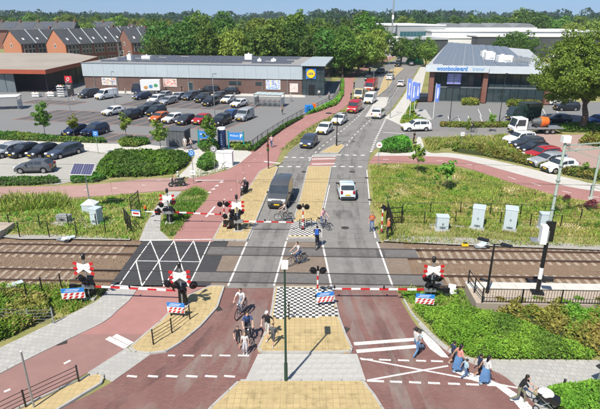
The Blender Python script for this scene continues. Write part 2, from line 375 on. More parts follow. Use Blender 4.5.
# ---- dealer forecourt and the brick car park
flat('forecourt', [(400, 127), (418, 103), (429, 99), (545, 102), (660, 102), (660, 126), (515, 127), (440, 129.5)], 0.002, asph_lot)
pinklot = brickmat('pink_clinker', (0.42, 0.29, 0.25), (0.36, 0.25, 0.22), (0.3, 0.23, 0.2), 0.2, 0.1, R(20), big=0.15)
flat('brick_car_park', [(500, 137), (520, 131), (560, 135), (600, 134), (680, 136), (680, 186), (600, 174), (577, 173), (545, 165), (520, 151)], 0.004, pinklot)
flat('forecourt_path', [(385, 118), (395, 108), (404, 95), (413, 80), (421, 66), (427, 66), (424, 80), (420, 97), (412, 112), (402, 126), (394, 122)], 0.014, lightpave)
# ---- supermarket car park
lot = flat('car_park', [(-90, 99), (60, 96), (90, 88), (308, 95), (343, 78), (345, 96), (335, 104), (318, 108), (300, 117), (280, 127), (262, 140), (249, 151), (185, 150), (150, 148), (107, 143), (60, 141), (0, 138), (-90, 135)], 0.004, asph_lot)
flat('shop_path', gp([(88, 90.3), (150, 91.6), (305, 95), (305, 97.5), (150, 94), (86, 93)]), 0.010, lightpave)
flat('pale_pavement', [(-90, 139), (0, 139), (62, 142.5), (107, 143.5), (150, 145), (185, 149), (248, 150), (252, 153), (240, 163), (230, 168.5), (195, 177.8), (176, 178.6), (190, 165), (195, 155.5), (150, 153), (110, 154), (80, 150), (-90, 149)], 0.010, lightpave)
flat('lower_car_park', [(-90, 149), (80, 150), (112, 155), (97, 166), (95, 173), (75, 181), (58, 184.5), (0, 184), (-90, 184)], 0.007, brickmat('lower_lot_paving', (0.42, 0.41, 0.37), (0.37, 0.36, 0.325), (0.28, 0.27, 0.25), 0.3, 0.3, R(-12), big=0.18, bigscale=0.2))
LA = R(-13); LV = R(70)                          # parking rows and bays
bayd = brickmat('bay_paving', (0.12, 0.12, 0.122), (0.1, 0.1, 0.102), (0.09, 0.09, 0.09), 0.2, 0.1, LA, big=0.2)
bayr = brickmat('bay_line_brick', (0.36, 0.2, 0.15), (0.3, 0.17, 0.13), (0.22, 0.16, 0.13), 0.2, 0.1, LA, big=0.1)
def bays(p0, n, depth, bw=2.55, rows=1, a=LA, v=LV):
    p0 = G(*p0); u = Vector((math.cos(a), math.sin(a), 0)); d = Vector((math.cos(v), math.sin(v), 0))
    for r in range(rows):
        o = p0 + d * depth * r
        for i in range(n):
            q = [o + u * (i * bw + 0.3) + d * 0.15, o + u * (i * bw + bw - 0.1) + d * 0.15, o + u * (i * bw + bw - 0.1) + d * (depth - 0.15), o + u * (i * bw + 0.3) + d * (depth - 0.15)]
            flat('parking_bay', q, 0.010, bayd, parent=lot)
        for i in range(n + 1):
            a0 = o + u * (i * bw + 0.1); line(lot, tuple(a0), tuple(a0 + d * depth), 0.3, 0.012, bayr, 'bay_line')
    for r in range(0, rows + 1, max(1, rows)):
        line(lot, tuple(p0 + d * depth * r), tuple(p0 + d * depth * r + u * n * bw), 0.25, 0.015, bayr, 'bay_line')
bays((12, 119.5), 15, 5.0, 2.55, 2)
bays((115, 105.5), 11, 5.0, 2.5, 2)
bays((52, 138), 6, 4.8, 2.5, 1)
bays((18, 103), 5, 4.6, 2.5, 1)
# ---- cycle tracks
ctl = [(172, 242), (180, 228), (193, 214), (207, 200), (209, 193), (203, 188), (195, 186), (183, 190.5), (160, 191), (130, 193.5), (100, 196), (60, 198), (0, 199), (-90, 200)]
ctt = [(-90, 187), (0, 187), (60, 186), (100, 184), (130, 180.5), (150, 178.6), (195, 177.5), (232, 168), (250, 152.5), (267, 138.5), (300, 118.5), (318, 110.5), (335, 105), (342, 97), (343, 82), (347, 75), (360, 69), (378, 62.5), (392, 54)]
ctr = [(402, 53), (388, 60.5), (364, 71), (355, 77.5), (352.5, 90), (347, 105), (330, 116), (318, 122), (300, 133), (284, 148), (276, 162), (268, 168), (260, 172), (250, 187), (235, 207), (222, 224), (213, 242)]
cyc = flat('cycle_track', gs(ctl) + gs(ctt) + gs(ctr), 0.007, redasph)
ov = flat('west_cycle_path', gs([(-90, 187), (0, 187), (60, 186), (100, 184), (130, 180.5), (150, 178.6), (188, 177.6)]) + gs([(186, 189), (160, 191), (130, 193.5), (100, 196), (60, 198), (0, 199), (-90, 200)]), 0.011, pinkcon)
flat('verge', gs([(279, 151), (290, 143), (302, 133.5), (318, 123.5), (332, 116.5), (345, 109), (346, 113), (332, 121), (316, 130), (301, 140.5), (290, 149)]), 0.05, soilgrass, th=0.06)
footN = flat('footpath', [(139, 241), (146, 224), (158, 204), (168, 191.5), (182, 191.5), (170, 203), (161, 215), (160, 230), (171, 241)], 0.012, greypave)
ne_cyc = flat('bend_cycle_path', gs([(368, 163.5), (410, 163.5), (450, 165), (475, 170.5), (510, 182), (540, 191), (570, 198), (600, 203.5), (680, 214)]) + gs([(680, 200), (600, 191.5), (570, 187), (540, 180), (510, 172), (475, 162.5), (450, 157.5), (410, 156), (374, 156)]), 0.010, redasph)
flat('bend_footpath', gs([(374, 156), (410, 156), (450, 157.5), (475, 162.5), (510, 172), (540, 180), (570, 187), (600, 191.5), (680, 200)]) + gs([(680, 191), (600, 184.5), (575, 179.5), (545, 172.5), (515, 165), (480, 157.5), (450, 153), (428, 152), (421, 138), (417, 138.5), (412, 152), (378, 152)]), 0.014, lightpave)
for p, q in (((383, 159.5), (389, 159.5)), ((410, 159.7), (416, 159.8)), ((437, 160.5), (443, 160.9)), ((466, 163.8), (472, 165.2)), ((508, 182.0 - 5), (516, 179.5)), ((532, 183.2), (541, 186)), ((562, 191), (571, 193)), ((590, 196), (599, 197.6))): line(ne_cyc, p, q, 0.12, 0.016, None, 'painted_dash')
for p, q in (((26, 193), (30, 192.8)), ((54, 192.4), (58, 192.3)), ((84, 190.3), (88, 190)), ((113, 188.4), (117, 188)), ((142, 185.5), (145, 185)), ((157, 180.5), (161, 180.2))): line(ov, p, q, 0.12, 0.016, None, 'painted_dash')
line(cyc, (195, 180.5), (224, 180.5), 0.25, 0.013)
for x, y in ((221, 182.3), (216.5, 186), (213, 189.3), (209, 192.6)):
    a = G(x - 2.4, y + 0.6); c = G(x + 2.4, y + 0.2); e = G(x + 1.2, y - 1.3); q = MB(); q.add([(a.x, a.y, 0.013), (c.x, c.y, 0.013), (e.x, e.y, 0.013)], [(0, 1, 2)]); part('give_way_triangle', q, paint, cyc)
line(cyc, (206, 217), (215, 206.5), 0.18, 0.013)
dashes(cyc, [(224, 200), (234, 186), (248, 167), (262, 152), (283, 136), (310, 122), (333, 112)], 0.1, 0.013, 0.3, 2.6)
line(cyc, (264, 161.5), (280, 163.5), 0.4, 0.013)
# ---- medians and yellow paved islands north of the tracks
def checker(parent, px, z, ang, t=0.19):
    poly = gp(px); xs = [p.x for p in poly]; ys = [p.y for p in poly]; cx, cy = sum(xs) / len(xs), sum(ys) / len(ys); n = int(9 / t)
    B = [MB(), MB()]; ca, sa = math.cos(ang), math.sin(ang); h = t / 2 - 0.006
    for i in range(-n, n):
        for j in range(-n, n):
            u, v = i * t, j * t; x, y = cx + ca * u - sa * v, cy + sa * u + ca * v
            if inside((x, y), poly):
                zz = z + random.uniform(0, 0.003); B[(i + j) % 2].box((x, y, zz - 0.012), (2 * h, 2 * h, 0.026), ang)
    wt = pm('white_tile', (0.72, 0.71, 0.67), (0.6, 0.59, 0.56), 3, 0.8); bt = pm('black_tile', (0.035, 0.035, 0.038), (0.06, 0.06, 0.06), 3, 0.8)
    stuff(part('white_checker_tiles', B[0], wt, parent)); stuff(part('black_checker_tiles', B[1], bt, parent))
nm = island('north_median', [(308, 167), (331.5, 167), (328, 185), (324, 203), (320.5, 221), (320, 238.5), (288, 238.5), (294, 220), (300, 200)], yelpave)
checker(nm, [(293, 222), (320, 222), (319.5, 237), (290, 237)], 0.125, R(-4))
flat('median_cycle_crossing', [(312.5, 157.5), (336, 157.5), (333.5, 166), (309, 166)], 0.018, redasph)
flat('median_footway', [(314.5, 154.2), (337.5, 154.2), (336, 157.2), (313, 157.2)], 0.018, greypave)
for y0 in (158.3, 163.3): line(road, (312, y0 + 1.0), (335, y0 + 0.5), 0.35, 0.024)
ni = island('traffic_island', [(320, 153.2), (328, 148.5), (335, 145.2), (341, 144.5), (344.5, 147), (338, 153.6)], yelpave)
yw = island('west_pavement', [(213, 240.5), (246.5, 241), (255.5, 222), (263.5, 203), (270.5, 186), (277.5, 169), (275.5, 166), (269, 167.5), (260, 172), (250, 187), (235, 207), (222, 224)], yelpave)
fm = island('far_median', [(377, 97), (388, 88), (395, 77), (404, 68.5), (396, 67.5), (387, 72), (383, 80), (380, 88)], yelpave)
flat('concrete_median', [(365, 117), (377, 97.5), (389, 97), (386, 106), (376, 116)], 0.03, lightpave, th=0.03)
# ---- road paint north
line(road, (248.5, 239), (256.5, 221), 0.12, 0.016); line(road, (287, 240), (308, 180), 0.12, 0.016)
line(road, (321.3, 238), (321.5, 221), 0.1, 0.016); line(road, (322, 219), (329.5, 185), 0.1, 0.016); line(road, (375.5, 238), (372, 221), 0.12, 0.016)
line(road, (369.8, 205), (366.8, 170), 0.1, 0.016)
dashes(road, [(309, 161), (318, 150), (331, 139.5), (355, 119.5), (366, 108), (376, 96)], 0.14, 0.016, 0.9, 1.0)
dashes(road, [(346.5, 146), (352, 138), (363, 127), (376, 114.5), (388, 103), (397, 90), (404, 78)], 0.14, 0.016, 1.0, 1.2)
dashes(road, [(371, 152), (376, 139), (382, 126.5), (386.5, 117)], 0.3, 0.016, 0.6, 0.6)
dashes(road, [(337, 155), (372, 155.5)], 0.35, 0.016, 0.5, 0.5); dashes(road, [(332, 166.5), (369, 167)], 0.35, 0.016, 0.5, 0.5)
dashes(road, [(284, 157.2), (312, 158)], 0.35, 0.016, 0.5, 0.5); dashes(road, [(279, 166.5), (308, 167)], 0.35, 0.016, 0.5, 0.5)
line(side, (383, 132.3), (405, 133.8), 0.2, 0.012)
# ---- level crossing deck
deck = flat('level_crossing_deck', [(206, 288), (229, 241), (403, 243.5), (416, 288)], 0.003, brownclk)
for nm_, px in (('left_lane_deck', [(227.5, 288), (247, 241), (286.5, 241), (273.5, 288)]), ('right_lane_deck', [(331, 288), (321.5, 241), (377.5, 241), (394, 288)])): flat('lane_deck', px, 0.007, asph, parent=deck)
wd = flat('path_crossing_deck', [(110, 285), (142.5, 241), (228, 242), (210, 286)], 0.008, asph_dark)
pan = pm('crossing_panel', (0.165, 0.155, 0.145), (0.125, 0.118, 0.112), 3, 0.8, 0.2, 50, big=0.25, bigscale=1.0)
for p, q in (((228, 286), (247, 242.5)), ((274, 286), (286.3, 241.5)), ((331.2, 286), (322, 241.5)), ((392.5, 286), (377, 242))): line(deck, p, q, 0.13, 0.017)
# white lattice on the dark path crossing
TN = [(150.5, 241), (174, 241), (193.5, 241), (210.5, 241)]; MN = [(136, 261), (159, 261.3), (180, 261.6), (200.5, 262)]; BN = [(120, 284.5), (142, 286), (164, 286.5), (188.5, 286.5)]
for p, q in [(MN[0], TN[0]), (MN[0], BN[0]), (MN[0], BN[1]), (MN[1], TN[0]), (MN[1], TN[1]), (MN[1], BN[1]), (MN[1], BN[2]), (MN[2], TN[1]), (MN[2], TN[2]), (MN[2], BN[2]), (MN[2], BN[3]), (MN[3], TN[2]), (MN[3], TN[3]), (MN[3], BN[3]), (MN[0], MN[1]), (MN[1], MN[2]), (MN[2], MN[3])]:
    line(wd, p, q, 0.085, 0.016 + random.uniform(0, 0.003))
line(wd, (111, 285.2), (166, 289.5), 0.14, 0.022); line(wd, (142, 240.5), (212, 239.5), 0.14, 0.022)
# ---- railway: two tracks, single sleepers, rails in a ballast bed
ballast = pm('ballast', (0.27, 0.185, 0.12), (0.1, 0.068, 0.045), 9, 1.0, 1.0, 9, big=0.25, bigscale=0.4)
nx, ny = 340, 22; vs_, fs_ = [], []
for j in range(ny + 1):
    for i in range(nx + 1):
        x = -85 + 170 * i / nx; t = j / ny; y = tracky(x, 27.35 + 8.75 * t); e = min(t, 1 - t) * 8.75
        z = -0.2 + 0.07 * min(1, e / 0.5) + random.uniform(-0.025, 0.02)
        vs_.append((x, y, z))
for j in range(ny):
    for i in range(nx): a = j * (nx + 1) + i; fs_.append((a, a + 1, a + nx + 2, a + nx + 1))
b = MB(); b.add(vs_, fs_); struct('ballast_bed', b, ballast)
# loose stones on the bed
xs = RNG.uniform(-26, 26, 9000); ts = RNG.uniform(0.1, 8.6, 9000)
ys = 27.35 + ts + TS * xs; zs = -0.2 + 0.07 * np.minimum(1, np.minimum(ts, 8.75 - ts) / 0.5) + 0.012
ang = RNG.uniform(0, 6.28, 9000); sz = RNG.uniform(0.035, 0.075, 9000)
base = np.array([[0, 0, .6], [1, 0, 0], [-.5, .87, 0], [-.5, -.87, 0]]) ; tri = [(0, 1, 2), (0, 2, 3), (0, 3, 1)]
T = np.zeros((9000, 3, 3, 3), np.float32)
for k, f in enumerate(tri):
    for m_, vi in enumerate(f):
        bx, by, bz = base[vi]; T[:, k, m_, 0] = xs + (bx * np.cos(ang) - by * np.sin(ang)) * sz; T[:, k, m_, 1] = ys + (bx * np.sin(ang) + by * np.cos(ang)) * sz; T[:, k, m_, 2] = zs + bz * sz
stone = pm('ballast_stone', (0.33, 0.25, 0.175), (0.13, 0.095, 0.068), 5, 1.0)
o = link('ballast_stones', mesh_np('ballast_stones', T.reshape(-1, 3, 3), 3, stone)); stuff(o, 'loose grey brown ballast stones between the rails')
slp = pm('concrete_sleeper', (0.38, 0.31, 0.24), (0.24, 0.19, 0.145), 2.5, 0.95, 0.2, 20); railm = pm('rusty_rail', (0.13, 0.075, 0.05), (0.09, 0.05, 0.035), 4, 0.7, metal=0.3); headm = pm('worn_rail_head', (0.3, 0.27, 0.25), (0.2, 0.17, 0.15), 3, 0.35, metal=0.7)
q = MB(); q.prof([(-1.25, -0.2), (1.25, -0.2), (1.25, -0.115), (0.95, -0.105), (0.45, -0.115), (-0.45, -0.115), (-0.95, -0.105), (-1.25, -0.115)], 'x', -0.13, 0.13); sme = q.mesh('sleeper', slp)
q = MB(); q.prof([(-0.07, -0.115), (0.07, -0.115), (0.07, -0.1), (0.012, -0.08), (0.012, -0.02), (0.036, -0.01), (0.036, 0.02), (-0.036, 0.02), (-0.036, -0.01), (-0.012, -0.02), (-0.012, -0.08), (-0.07, -0.1)], 'x', -300, 300); rme = q.mesh('rail', railm)
q = MB(); q.box((0, 0, 0.022), (600, 0.055, 0.006)); hme = q.mesh('rail_head', headm)
q = MB(); q.box((0, 0, -0.09), (0.12, 0.2, 0.05)); cme = q.mesh('rail_clip', railm)
for y0, c0, c1 in ((33.70, -13.2, 8.6), (29.70, -15.0, 9.4)):
    t = link('railway_track', None, None, (0, y0, 0), TA); t['kind'] = 'structure'
    for s in (-1, 1):
        r = link('rail', rme, t, (0, s * 0.7525, 0)); link('rail_head', hme, r)
        fl = MB(); fl.box(((c0 + c1) / 2, -s * 0.065 + s * 0.7525, 0.012), (c1 - c0 + 0.8, 0.07, 0.012)); part('flangeway', fl, rubber, t)
    for i in range(-95, 96):
        x = i * 0.62
        if c0 < x < c1: continue
        link('sleeper', sme, t, (x, 0, random.uniform(-0.006, 0.006)), random.uniform(-0.015, 0.015))
    # rubber panels between and beside the rails on the road crossing
    x = -6.9 if y0 > 30 else -7.3
    q = MB(); q.box((0, 0, -0.02), (1.185, 1.30, 0.065)); pme = q.mesh('crossing_panel', pan)
    while x < c1 - 1.0: link('crossing_panel', pme, t, (x + 0.6, 0, 0)); x += 1.2
# ---- platforms
plt = pm('platform_slab', (0.6, 0.58, 0.53), (0.5, 0.48, 0.44), 1.5, 0.9, 0.1, 30, big=0.12, bigscale=0.5)
plm = brickmat('platform_paving', (0.46, 0.38, 0.3), (0.4, 0.33, 0.26), (0.3, 0.25, 0.2), 0.3, 0.3, 0, big=0.2, off=0)
t = link('platform', None, None, (0, 29.70, 0), TA); t['kind'] = 'structure'
PX0 = 10.5
b = MB(); b.box(((PX0 + 85) / 2, -2.75, 0.27), (85 - PX0, 2.3, 0.9)); part('platform_body', b, plm, t)
q = MB(); q.box((0, 0, 0.735), (0.985, 0.75, 0.09)); me = q.mesh('edge_slab', plt)
for i in range(74): link('edge_slab', me, t, (PX0 + 0.5 + i, -1.86, random.uniform(-0.003, 0.003)))
t2 = link('platform', None, None, (0, 33.70, 0), TA); t2['kind'] = 'structure'
b = MB(); b.box(((-80 - 23.9) / 2, 2.75, 0.13), (80 - 23.9, 2.3, 0.62)); part('platform_body', b, plm, t2)
for i in range(55): link('edge_slab', me, t2, (-24.4 - i, 1.86, -.28 + random.uniform(-0.003, 0.003)))
# ---- south side: clinker roads, cycle track, pavements, islands
sroad = flat('clinker_road', gp([(224, 288), (394, 288)]) + gs([(394, 288), (404, 306), (417, 326), (433, 338), (450, 352), (470, 361), (500, 372), (520, 387), (538, 404), (570, 440)]) + gp([(570, 470), (-60, 470), (-20, 440)]) + gs([(20, 428), (60, 409), (112, 382), (150, 354.5), (166, 352), (182, 342), (200, 327), (217, 308), (224, 288)]), 0.004, clinker)
cl = gs([(139, 287), (130, 300), (122, 307), (112, 316), (100, 324), (77, 335), (40, 353), (0, 373.5), (-50, 400)]); cr = gs([(208, 287), (198, 290), (185, 297), (172, 311), (160, 323), (150, 331), (127, 347), (87, 373), (50, 392), (20, 408), (-30, 440)])
scyc = flat('south_cycle_track', cl + cr[::-1], 0.008, redasph2)
flat('cycle_track_apron', gs([(139, 287), (130, 300), (122, 307), (112, 316), (100, 324), (78, 334.6)]) + gs([(145, 334.4), (160, 323), (172, 311), (185, 297), (198, 290), (208, 287)]), 0.012, redasph)
for p, q in (((107.5, 338), (126.5, 347.5)), ((114.5, 335.5), (131.5, 344))): line(scyc, p, q, 0.32, 0.016, None, 'painted_dash')
for p, q in (((64, 364), (70.5, 360.5)), ((4, 392), (10.5, 389.5))): line(scyc, p, q, 0.15, 0.016, None, 'painted_dash')
sw = flat('southwest_pavement', gs([(111, 287), (100, 299), (88, 306), (70, 315), (52, 323.5), (20, 339), (0, 348.5), (-60, 378)]) + cl[::-1], 0.05, greypave, th=0.07)
kerbs(sw, gs([(112, 316), (100, 324), (77, 335), (40, 353), (0, 373.5), (-30, 389)]), 0.058, 0.12, False)
drv = flat('driveway', [(87, 373), (127, 347.5), (131, 352), (150, 355), (112, 382), (105, 379)], 0.013, greypave)
yl = island('southwest_island', [(210, 287), (224, 287), (217, 308), (200, 327), (182, 342), (166, 352), (150, 354), (136, 353), (130, 348.5), (150, 331), (160, 323), (172, 311), (186, 297.5)], yelpave, 0.09)
nl = island('narrow_island', gs([(-20, 430), (20, 409), (60, 390), (90, 376), (99, 375), (104.5, 378), (102, 383.5), (60, 409), (20, 432)], 0, 3) if False else [(-10, 426), (20, 409), (60, 390), (90, 376.5), (98, 375), (103, 376.5), (104.5, 379.5), (101, 384), (60, 409), (20, 434)], yelpave, 0.1)
sm_ = island('south_median', [(275, 288), (330.5, 288), (335, 302), (339, 318.5), (345, 335), (351.5, 349), (350.5, 352.5), (347, 353.5), (262, 353.5), (258, 352), (258.5, 349), (268, 328), (272, 310)], yelpave)
checker(sm_, [(276, 289), (330, 289), (334.3, 302), (338, 318), (275, 320.3), (272.8, 311)], 0.125, R(-2))
pth = flat('island_footway', [(258, 354), (357, 354), (366, 381), (245, 381)], 0.010, concrete)
slabs(pth, [(p.x, p.y) for p in gp([(258, 354), (357, 354), (366, 381), (245, 381)])], 0.5, 0.4, R(1), 0.022, concrete)
li = island('lower_island', [(241, 382), (362, 382), (366, 384), (381, 408), (397, 432), (190, 432), (212, 408), (229, 392), (238, 383.5)], yelpave)
# pavement south-east with the hatched corner
se = flat('southeast_pavement', gs([(421, 322), (433, 336), (450, 350), (470, 359.5), (500, 361.5), (555, 361.5), (610, 362.5), (700, 364)]) + gp([(700, 392), (600, 388), (555, 389)]) + gs([(545, 388.5), (536, 389.5), (533, 393), (540, 402), (550, 411), (575, 440)]) + gs([(563, 440), (538, 408), (520, 390), (500, 374), (470, 363), (450, 353.5), (433, 340), (418, 325)]), 0.05, greypave, th=0.06)
kerbs(se, gs([(404, 300), (412, 314), (419.5, 322), (433, 336), (450, 350), (470, 359.5), (500, 361.3), (555, 361.3), (610, 362.3)]), 0.075, 0.12, False)
for px in ([(417.5, 327), (425, 333), (438, 345), (449, 358), (441, 357), (430, 349), (424, 341)], [(452, 371), (474, 381), (496, 386.5), (511, 398), (520, 409), (535, 425), (552, 425), (534, 409), (520, 396), (505, 386), (480, 376), (455, 368)]):
    flat('white_hatch', gp(px), 0.010, paint, parent=sroad)
# markings on the clinker roads
line(sroad, (354, 344), (418, 339.2), 0.28, 0.0105); line(sroad, (356.5, 351.5), (424, 345.8), 0.28, 0.0105)
for x0, x1 in ((168, 175), (183, 194), (201, 212), (219.5, 230.5), (238, 249)): line(sroad, (x0, 355.5), (x1, 355.8), 0.12, 0.0105, None, 'painted_dash')
for x0, x1 in ((127, 137), (148, 158), (166, 177.5), (186, 197.5), (205, 217), (224, 235)): line(sroad, (x0, 376), (x1, 376.8), 0.14, 0.0105, None, 'painted_dash')
for x0, x1 in ((361, 373), (379, 391), (398, 409), (416, 426), (431, 443)): line(sroad, (x0, 359.3 + (x0 - 361) * 0.025), (x1, 359.5 + (x1 - 361) * 0.025), 0.13, 0.0105, None, 'painted_dash')
for x0, x1 in ((367, 384), (390, 402), (409, 421), (428, 440), (448, 460), (466, 479), (487, 500)): line(sroad, (x0, 380.8 + (x0 - 367) * 0.035), (x1, 380.9 + (x1 - 367) * 0.035), 0.14, 0.0105, None, 'painted_dash')
line(sroad, (360, 358.5), (520, 388.5), 0.11, 0.0125); line(sroad, (367, 380.6), (448, 366), 0.11, 0.0145)
for x0, x1 in ((128, 139), (147, 158)): pass

# ---- wear: tyre paths, dust streaks, repairs, covers
def ribbon(parent, px, wd, z, mat, name='tyre_wear'):
    pts = gs(px, 0, 6); L = []; Rr = []
    for i, p in enumerate(pts):
        d = (pts[min(i + 1, len(pts) - 1)] - pts[max(i - 1, 0)]).normalized(); s = Vector((-d.y, d.x, 0)) * wd / 2; L.append(p + s); Rr.append(p - s)
    b = MB(); n = len(pts); b.add([(q.x, q.y, z) for q in L] + [(q.x, q.y, z) for q in Rr], [(i, n + i, n + i + 1, i + 1) for i in range(n - 1)]); return part(name, b, mat, parent)
for k, px in enumerate(([(351, 240), (347, 205), (346, 180), (350, 155), (362, 130), (382, 106), (398, 84)], [(268, 240), (283, 205), (293, 180), (303, 160), (318, 146), (343, 124), (362, 106), (374, 92)])):
    for s in (-1, 1):
        q = [(x + s * (y - 16) * .037, y) for x, y in px]; ribbon(road, q, .75, .0125 + .001 * k, dirtfilm)
    ribbon(road, px, .9, .0122, greyfilm)
for s in (-1, 1):
    ribbon(deck, [(351 + s * 9, 240.5), (357 + s * 9.5, 262), (361.5 + s * 10, 287)], .8, .0135, dirtfilm); ribbon(deck, [(267 + s * 8.5, 241), (260 + s * 9.5, 262), (250.5 + s * 10, 287)], .8, .0135, dirtfilm)
for px, wd_, m_ in (([(252, 289), (238, 320), (215, 350), (180, 385), (140, 425)], 1.1, palefilm), ([(268, 289), (258, 318), (244, 345), (222, 378), (195, 425)], .6, palefilm), ([(238, 289), (222, 318), (196, 348), (150, 380), (100, 415)], .6, dirtfilm), ([(262, 300), (250, 335), (235, 360)], 1.2, greyfilm), ([(356, 289), (372, 325), (388, 360), (410, 425)], .8, palefilm), ([(374, 289), (392, 325), (412, 360), (445, 425)], .8, palefilm), ([(344, 289), (352, 318), (362, 345), (376, 385)], .5, greyfilm), ([(366, 300), (384, 340), (402, 380), (420, 420)], 1.0, dirtfilm)):
    ribbon(sroad, px, wd_, .0075 + random.uniform(0, .0012), m_)
for px, m_, par, z in (([(333, 210), (352, 210), (353, 219), (332, 219)], dirtfilm, road, .0145), ([(340, 132), (356, 130), (352, 136), (336, 138)], dirtfilm, road, .0145), ([(375, 247), (384, 250), (390, 268), (379, 266)], greyfilm, deck, .0125), ([(296, 180), (301, 181), (291, 205), (287, 204)], dirtfilm, road, .0145), ([(245, 353), (252, 352), (247, 372), (236, 374)], palefilm, sroad, .0088), ([(352, 320), (357, 330), (356, 345), (350, 335)], palefilm, sroad, .0088)):
    flat('surface_repair', gp(px), z, m_, parent=par)
for isl, px, h in ((sm_, [(262, 352), (348, 352), (340, 330), (270, 332)], .112), (yl, [(150, 352), (180, 340), (200, 322), (214, 300), (190, 300), (160, 326), (135, 349)], .092), (li, [(225, 400), (240, 384), (362, 384), (378, 408), (390, 430), (205, 430)], .112), (nm, [(300, 200), (324, 200), (321, 220), (294, 220)], .112), (yw, [(218, 238), (245, 238), (262, 200), (275, 170), (262, 173), (240, 205)], .112)):
    flat('moss_stain', gp(px), h, mossfilm, parent=isl)
iron = pm('cast_iron', (.06, .055, .05), (.09, .08, .07), 12, .6, .4, 60, metal=.4)
q = MB(); q.tube((0, 0, 0), (0, 0, .012), .32, .32, 20); q.ring((0, 0, .012), (0, 0, 1), .25, .012, 20, 5); mh = q.mesh('manhole_cover', iron)
for x, y, par in ((304, 172, road), (352, 172, road), (330, 131, road), (345, 228, road)): p = G(x, y); link('manhole_cover', mh, par, (p.x, p.y, .012))
q = MB(); q.box((0, 0, .006), (.5, .35, .014))
for i in range(5): q.box((-.18 + i * .09, 0, .016), (.03, .28, .012))
dg_ = q.mesh('drain_grate', iron)
for x, y, par, a in ((218.5, 309, sroad, -60), (345.5, 330, sroad, 60), (265.5, 342, sroad, 60), (418, 330, sroad, -50), (370, 200, road, 90), (322.5, 205, road, 80), (272, 188, road, 65), (62, 343, scyc, 25), (366.5, 178, road, 90)): p = G(x, y); link('drain_grate', dg_, par, (p.x, p.y, .012), R(a))

flat('shop_forecourt', [(-90, 84), (60, 84), (96, 82), (93, 92), (60, 98), (-90, 101)], 0.001, asph_lot)
fc = bpy.data.objects['forecourt']
for x in (478, 489, 509, 520, 531, 543, 556): line(fc, (x, 109), (x + 3.5, 116.5), .12, .008)
for x in (448, 458, 468, 480): line(fc, (x, 116), (x + 2.0, 121.5), .12, .008)
# ================================================================ VEGETATION
LF = {'dark': leafmat('leaf_dark', (0.05, 0.125, 0.022), (0.1, 0.195, 0.032)), 'mid': leafmat('leaf_mid', (0.085, 0.18, 0.028), (0.155, 0.26, 0.04)),
      'light': leafmat('leaf_light', (0.14, 0.22, 0.033), (0.23, 0.3, 0.05)), 'lime': leafmat('leaf_lime', (0.12, 0.25, 0.03), (0.18, 0.32, 0.05), 0.8),
      'grey': leafmat('leaf_grey_green', (0.11, 0.15, 0.075), (0.19, 0.22, 0.12)), 'hedge': leafmat('leaf_hedge', (0.075, 0.235, 0.022), (0.17, 0.35, 0.042), 0.7),
      'brown': leafmat('leaf_bronze', (0.2, 0.23, 0.04), (0.27, 0.22, 0.06), 0.5, vary=0.4), 'shrub': leafmat('leaf_shrub', (0.055, 0.15, 0.022), (0.1, 0.215, 0.032), 1.0),
      'grass': leafmat('grass_blade', (0.22, 0.285, 0.055), (0.38, 0.355, 0.11), 0.35, 0.3, 0.35), 'green_grass': leafmat('fresh_grass_blade', (0.14, 0.28, 0.035), (0.24, 0.36, 0.06), 0.5, 0.3, 0.3),
      'straw': leafmat('dry_grass_blade', (0.46, 0.38, 0.17), (0.36, 0.31, 0.12), 0.4, 0.3, 0.3), 'flower': leafmat('pale_flower', (0.7, 0.68, 0.5), (0.6, 0.55, 0.3), 1, 0.2), 'purple': leafmat('purple_shrub', (0.13, 0.03, 0.04), (0.2, 0.06, 0.05), 1, 0.2)}
LF['hero'] = leafmat('leaf_hero', (0.07, 0.165, 0.022), (0.165, 0.275, 0.04), 0.6)
bark = pm('bark', (0.13, 0.1, 0.075), (0.08, 0.06, 0.045), 6, 0.95, 0.6, 14)
def leaf_quads(P, Nrm, size, jitter=0.7):
    """one leaf-sized face for each point, roughly facing Nrm"""
    n = len(P); nr = Nrm + RNG.normal(0, jitter, (n, 3)); nr /= np.linalg.norm(nr, axis=1, keepdims=True) + 1e-9
    a = np.cross(nr, RNG.normal(0, 1, (n, 3))); a /= np.linalg.norm(a, axis=1, keepdims=True) + 1e-9; c = np.cross(nr, a)
    s = size * np.clip(np.exp(RNG.normal(-.1, .38, (n, 1))), .35, 1.9); a = a * s; c = c * s * 0.62
    return np.stack([P - a, P - c * 0.9 + a * 0.1, P + a, P + c], axis=1)
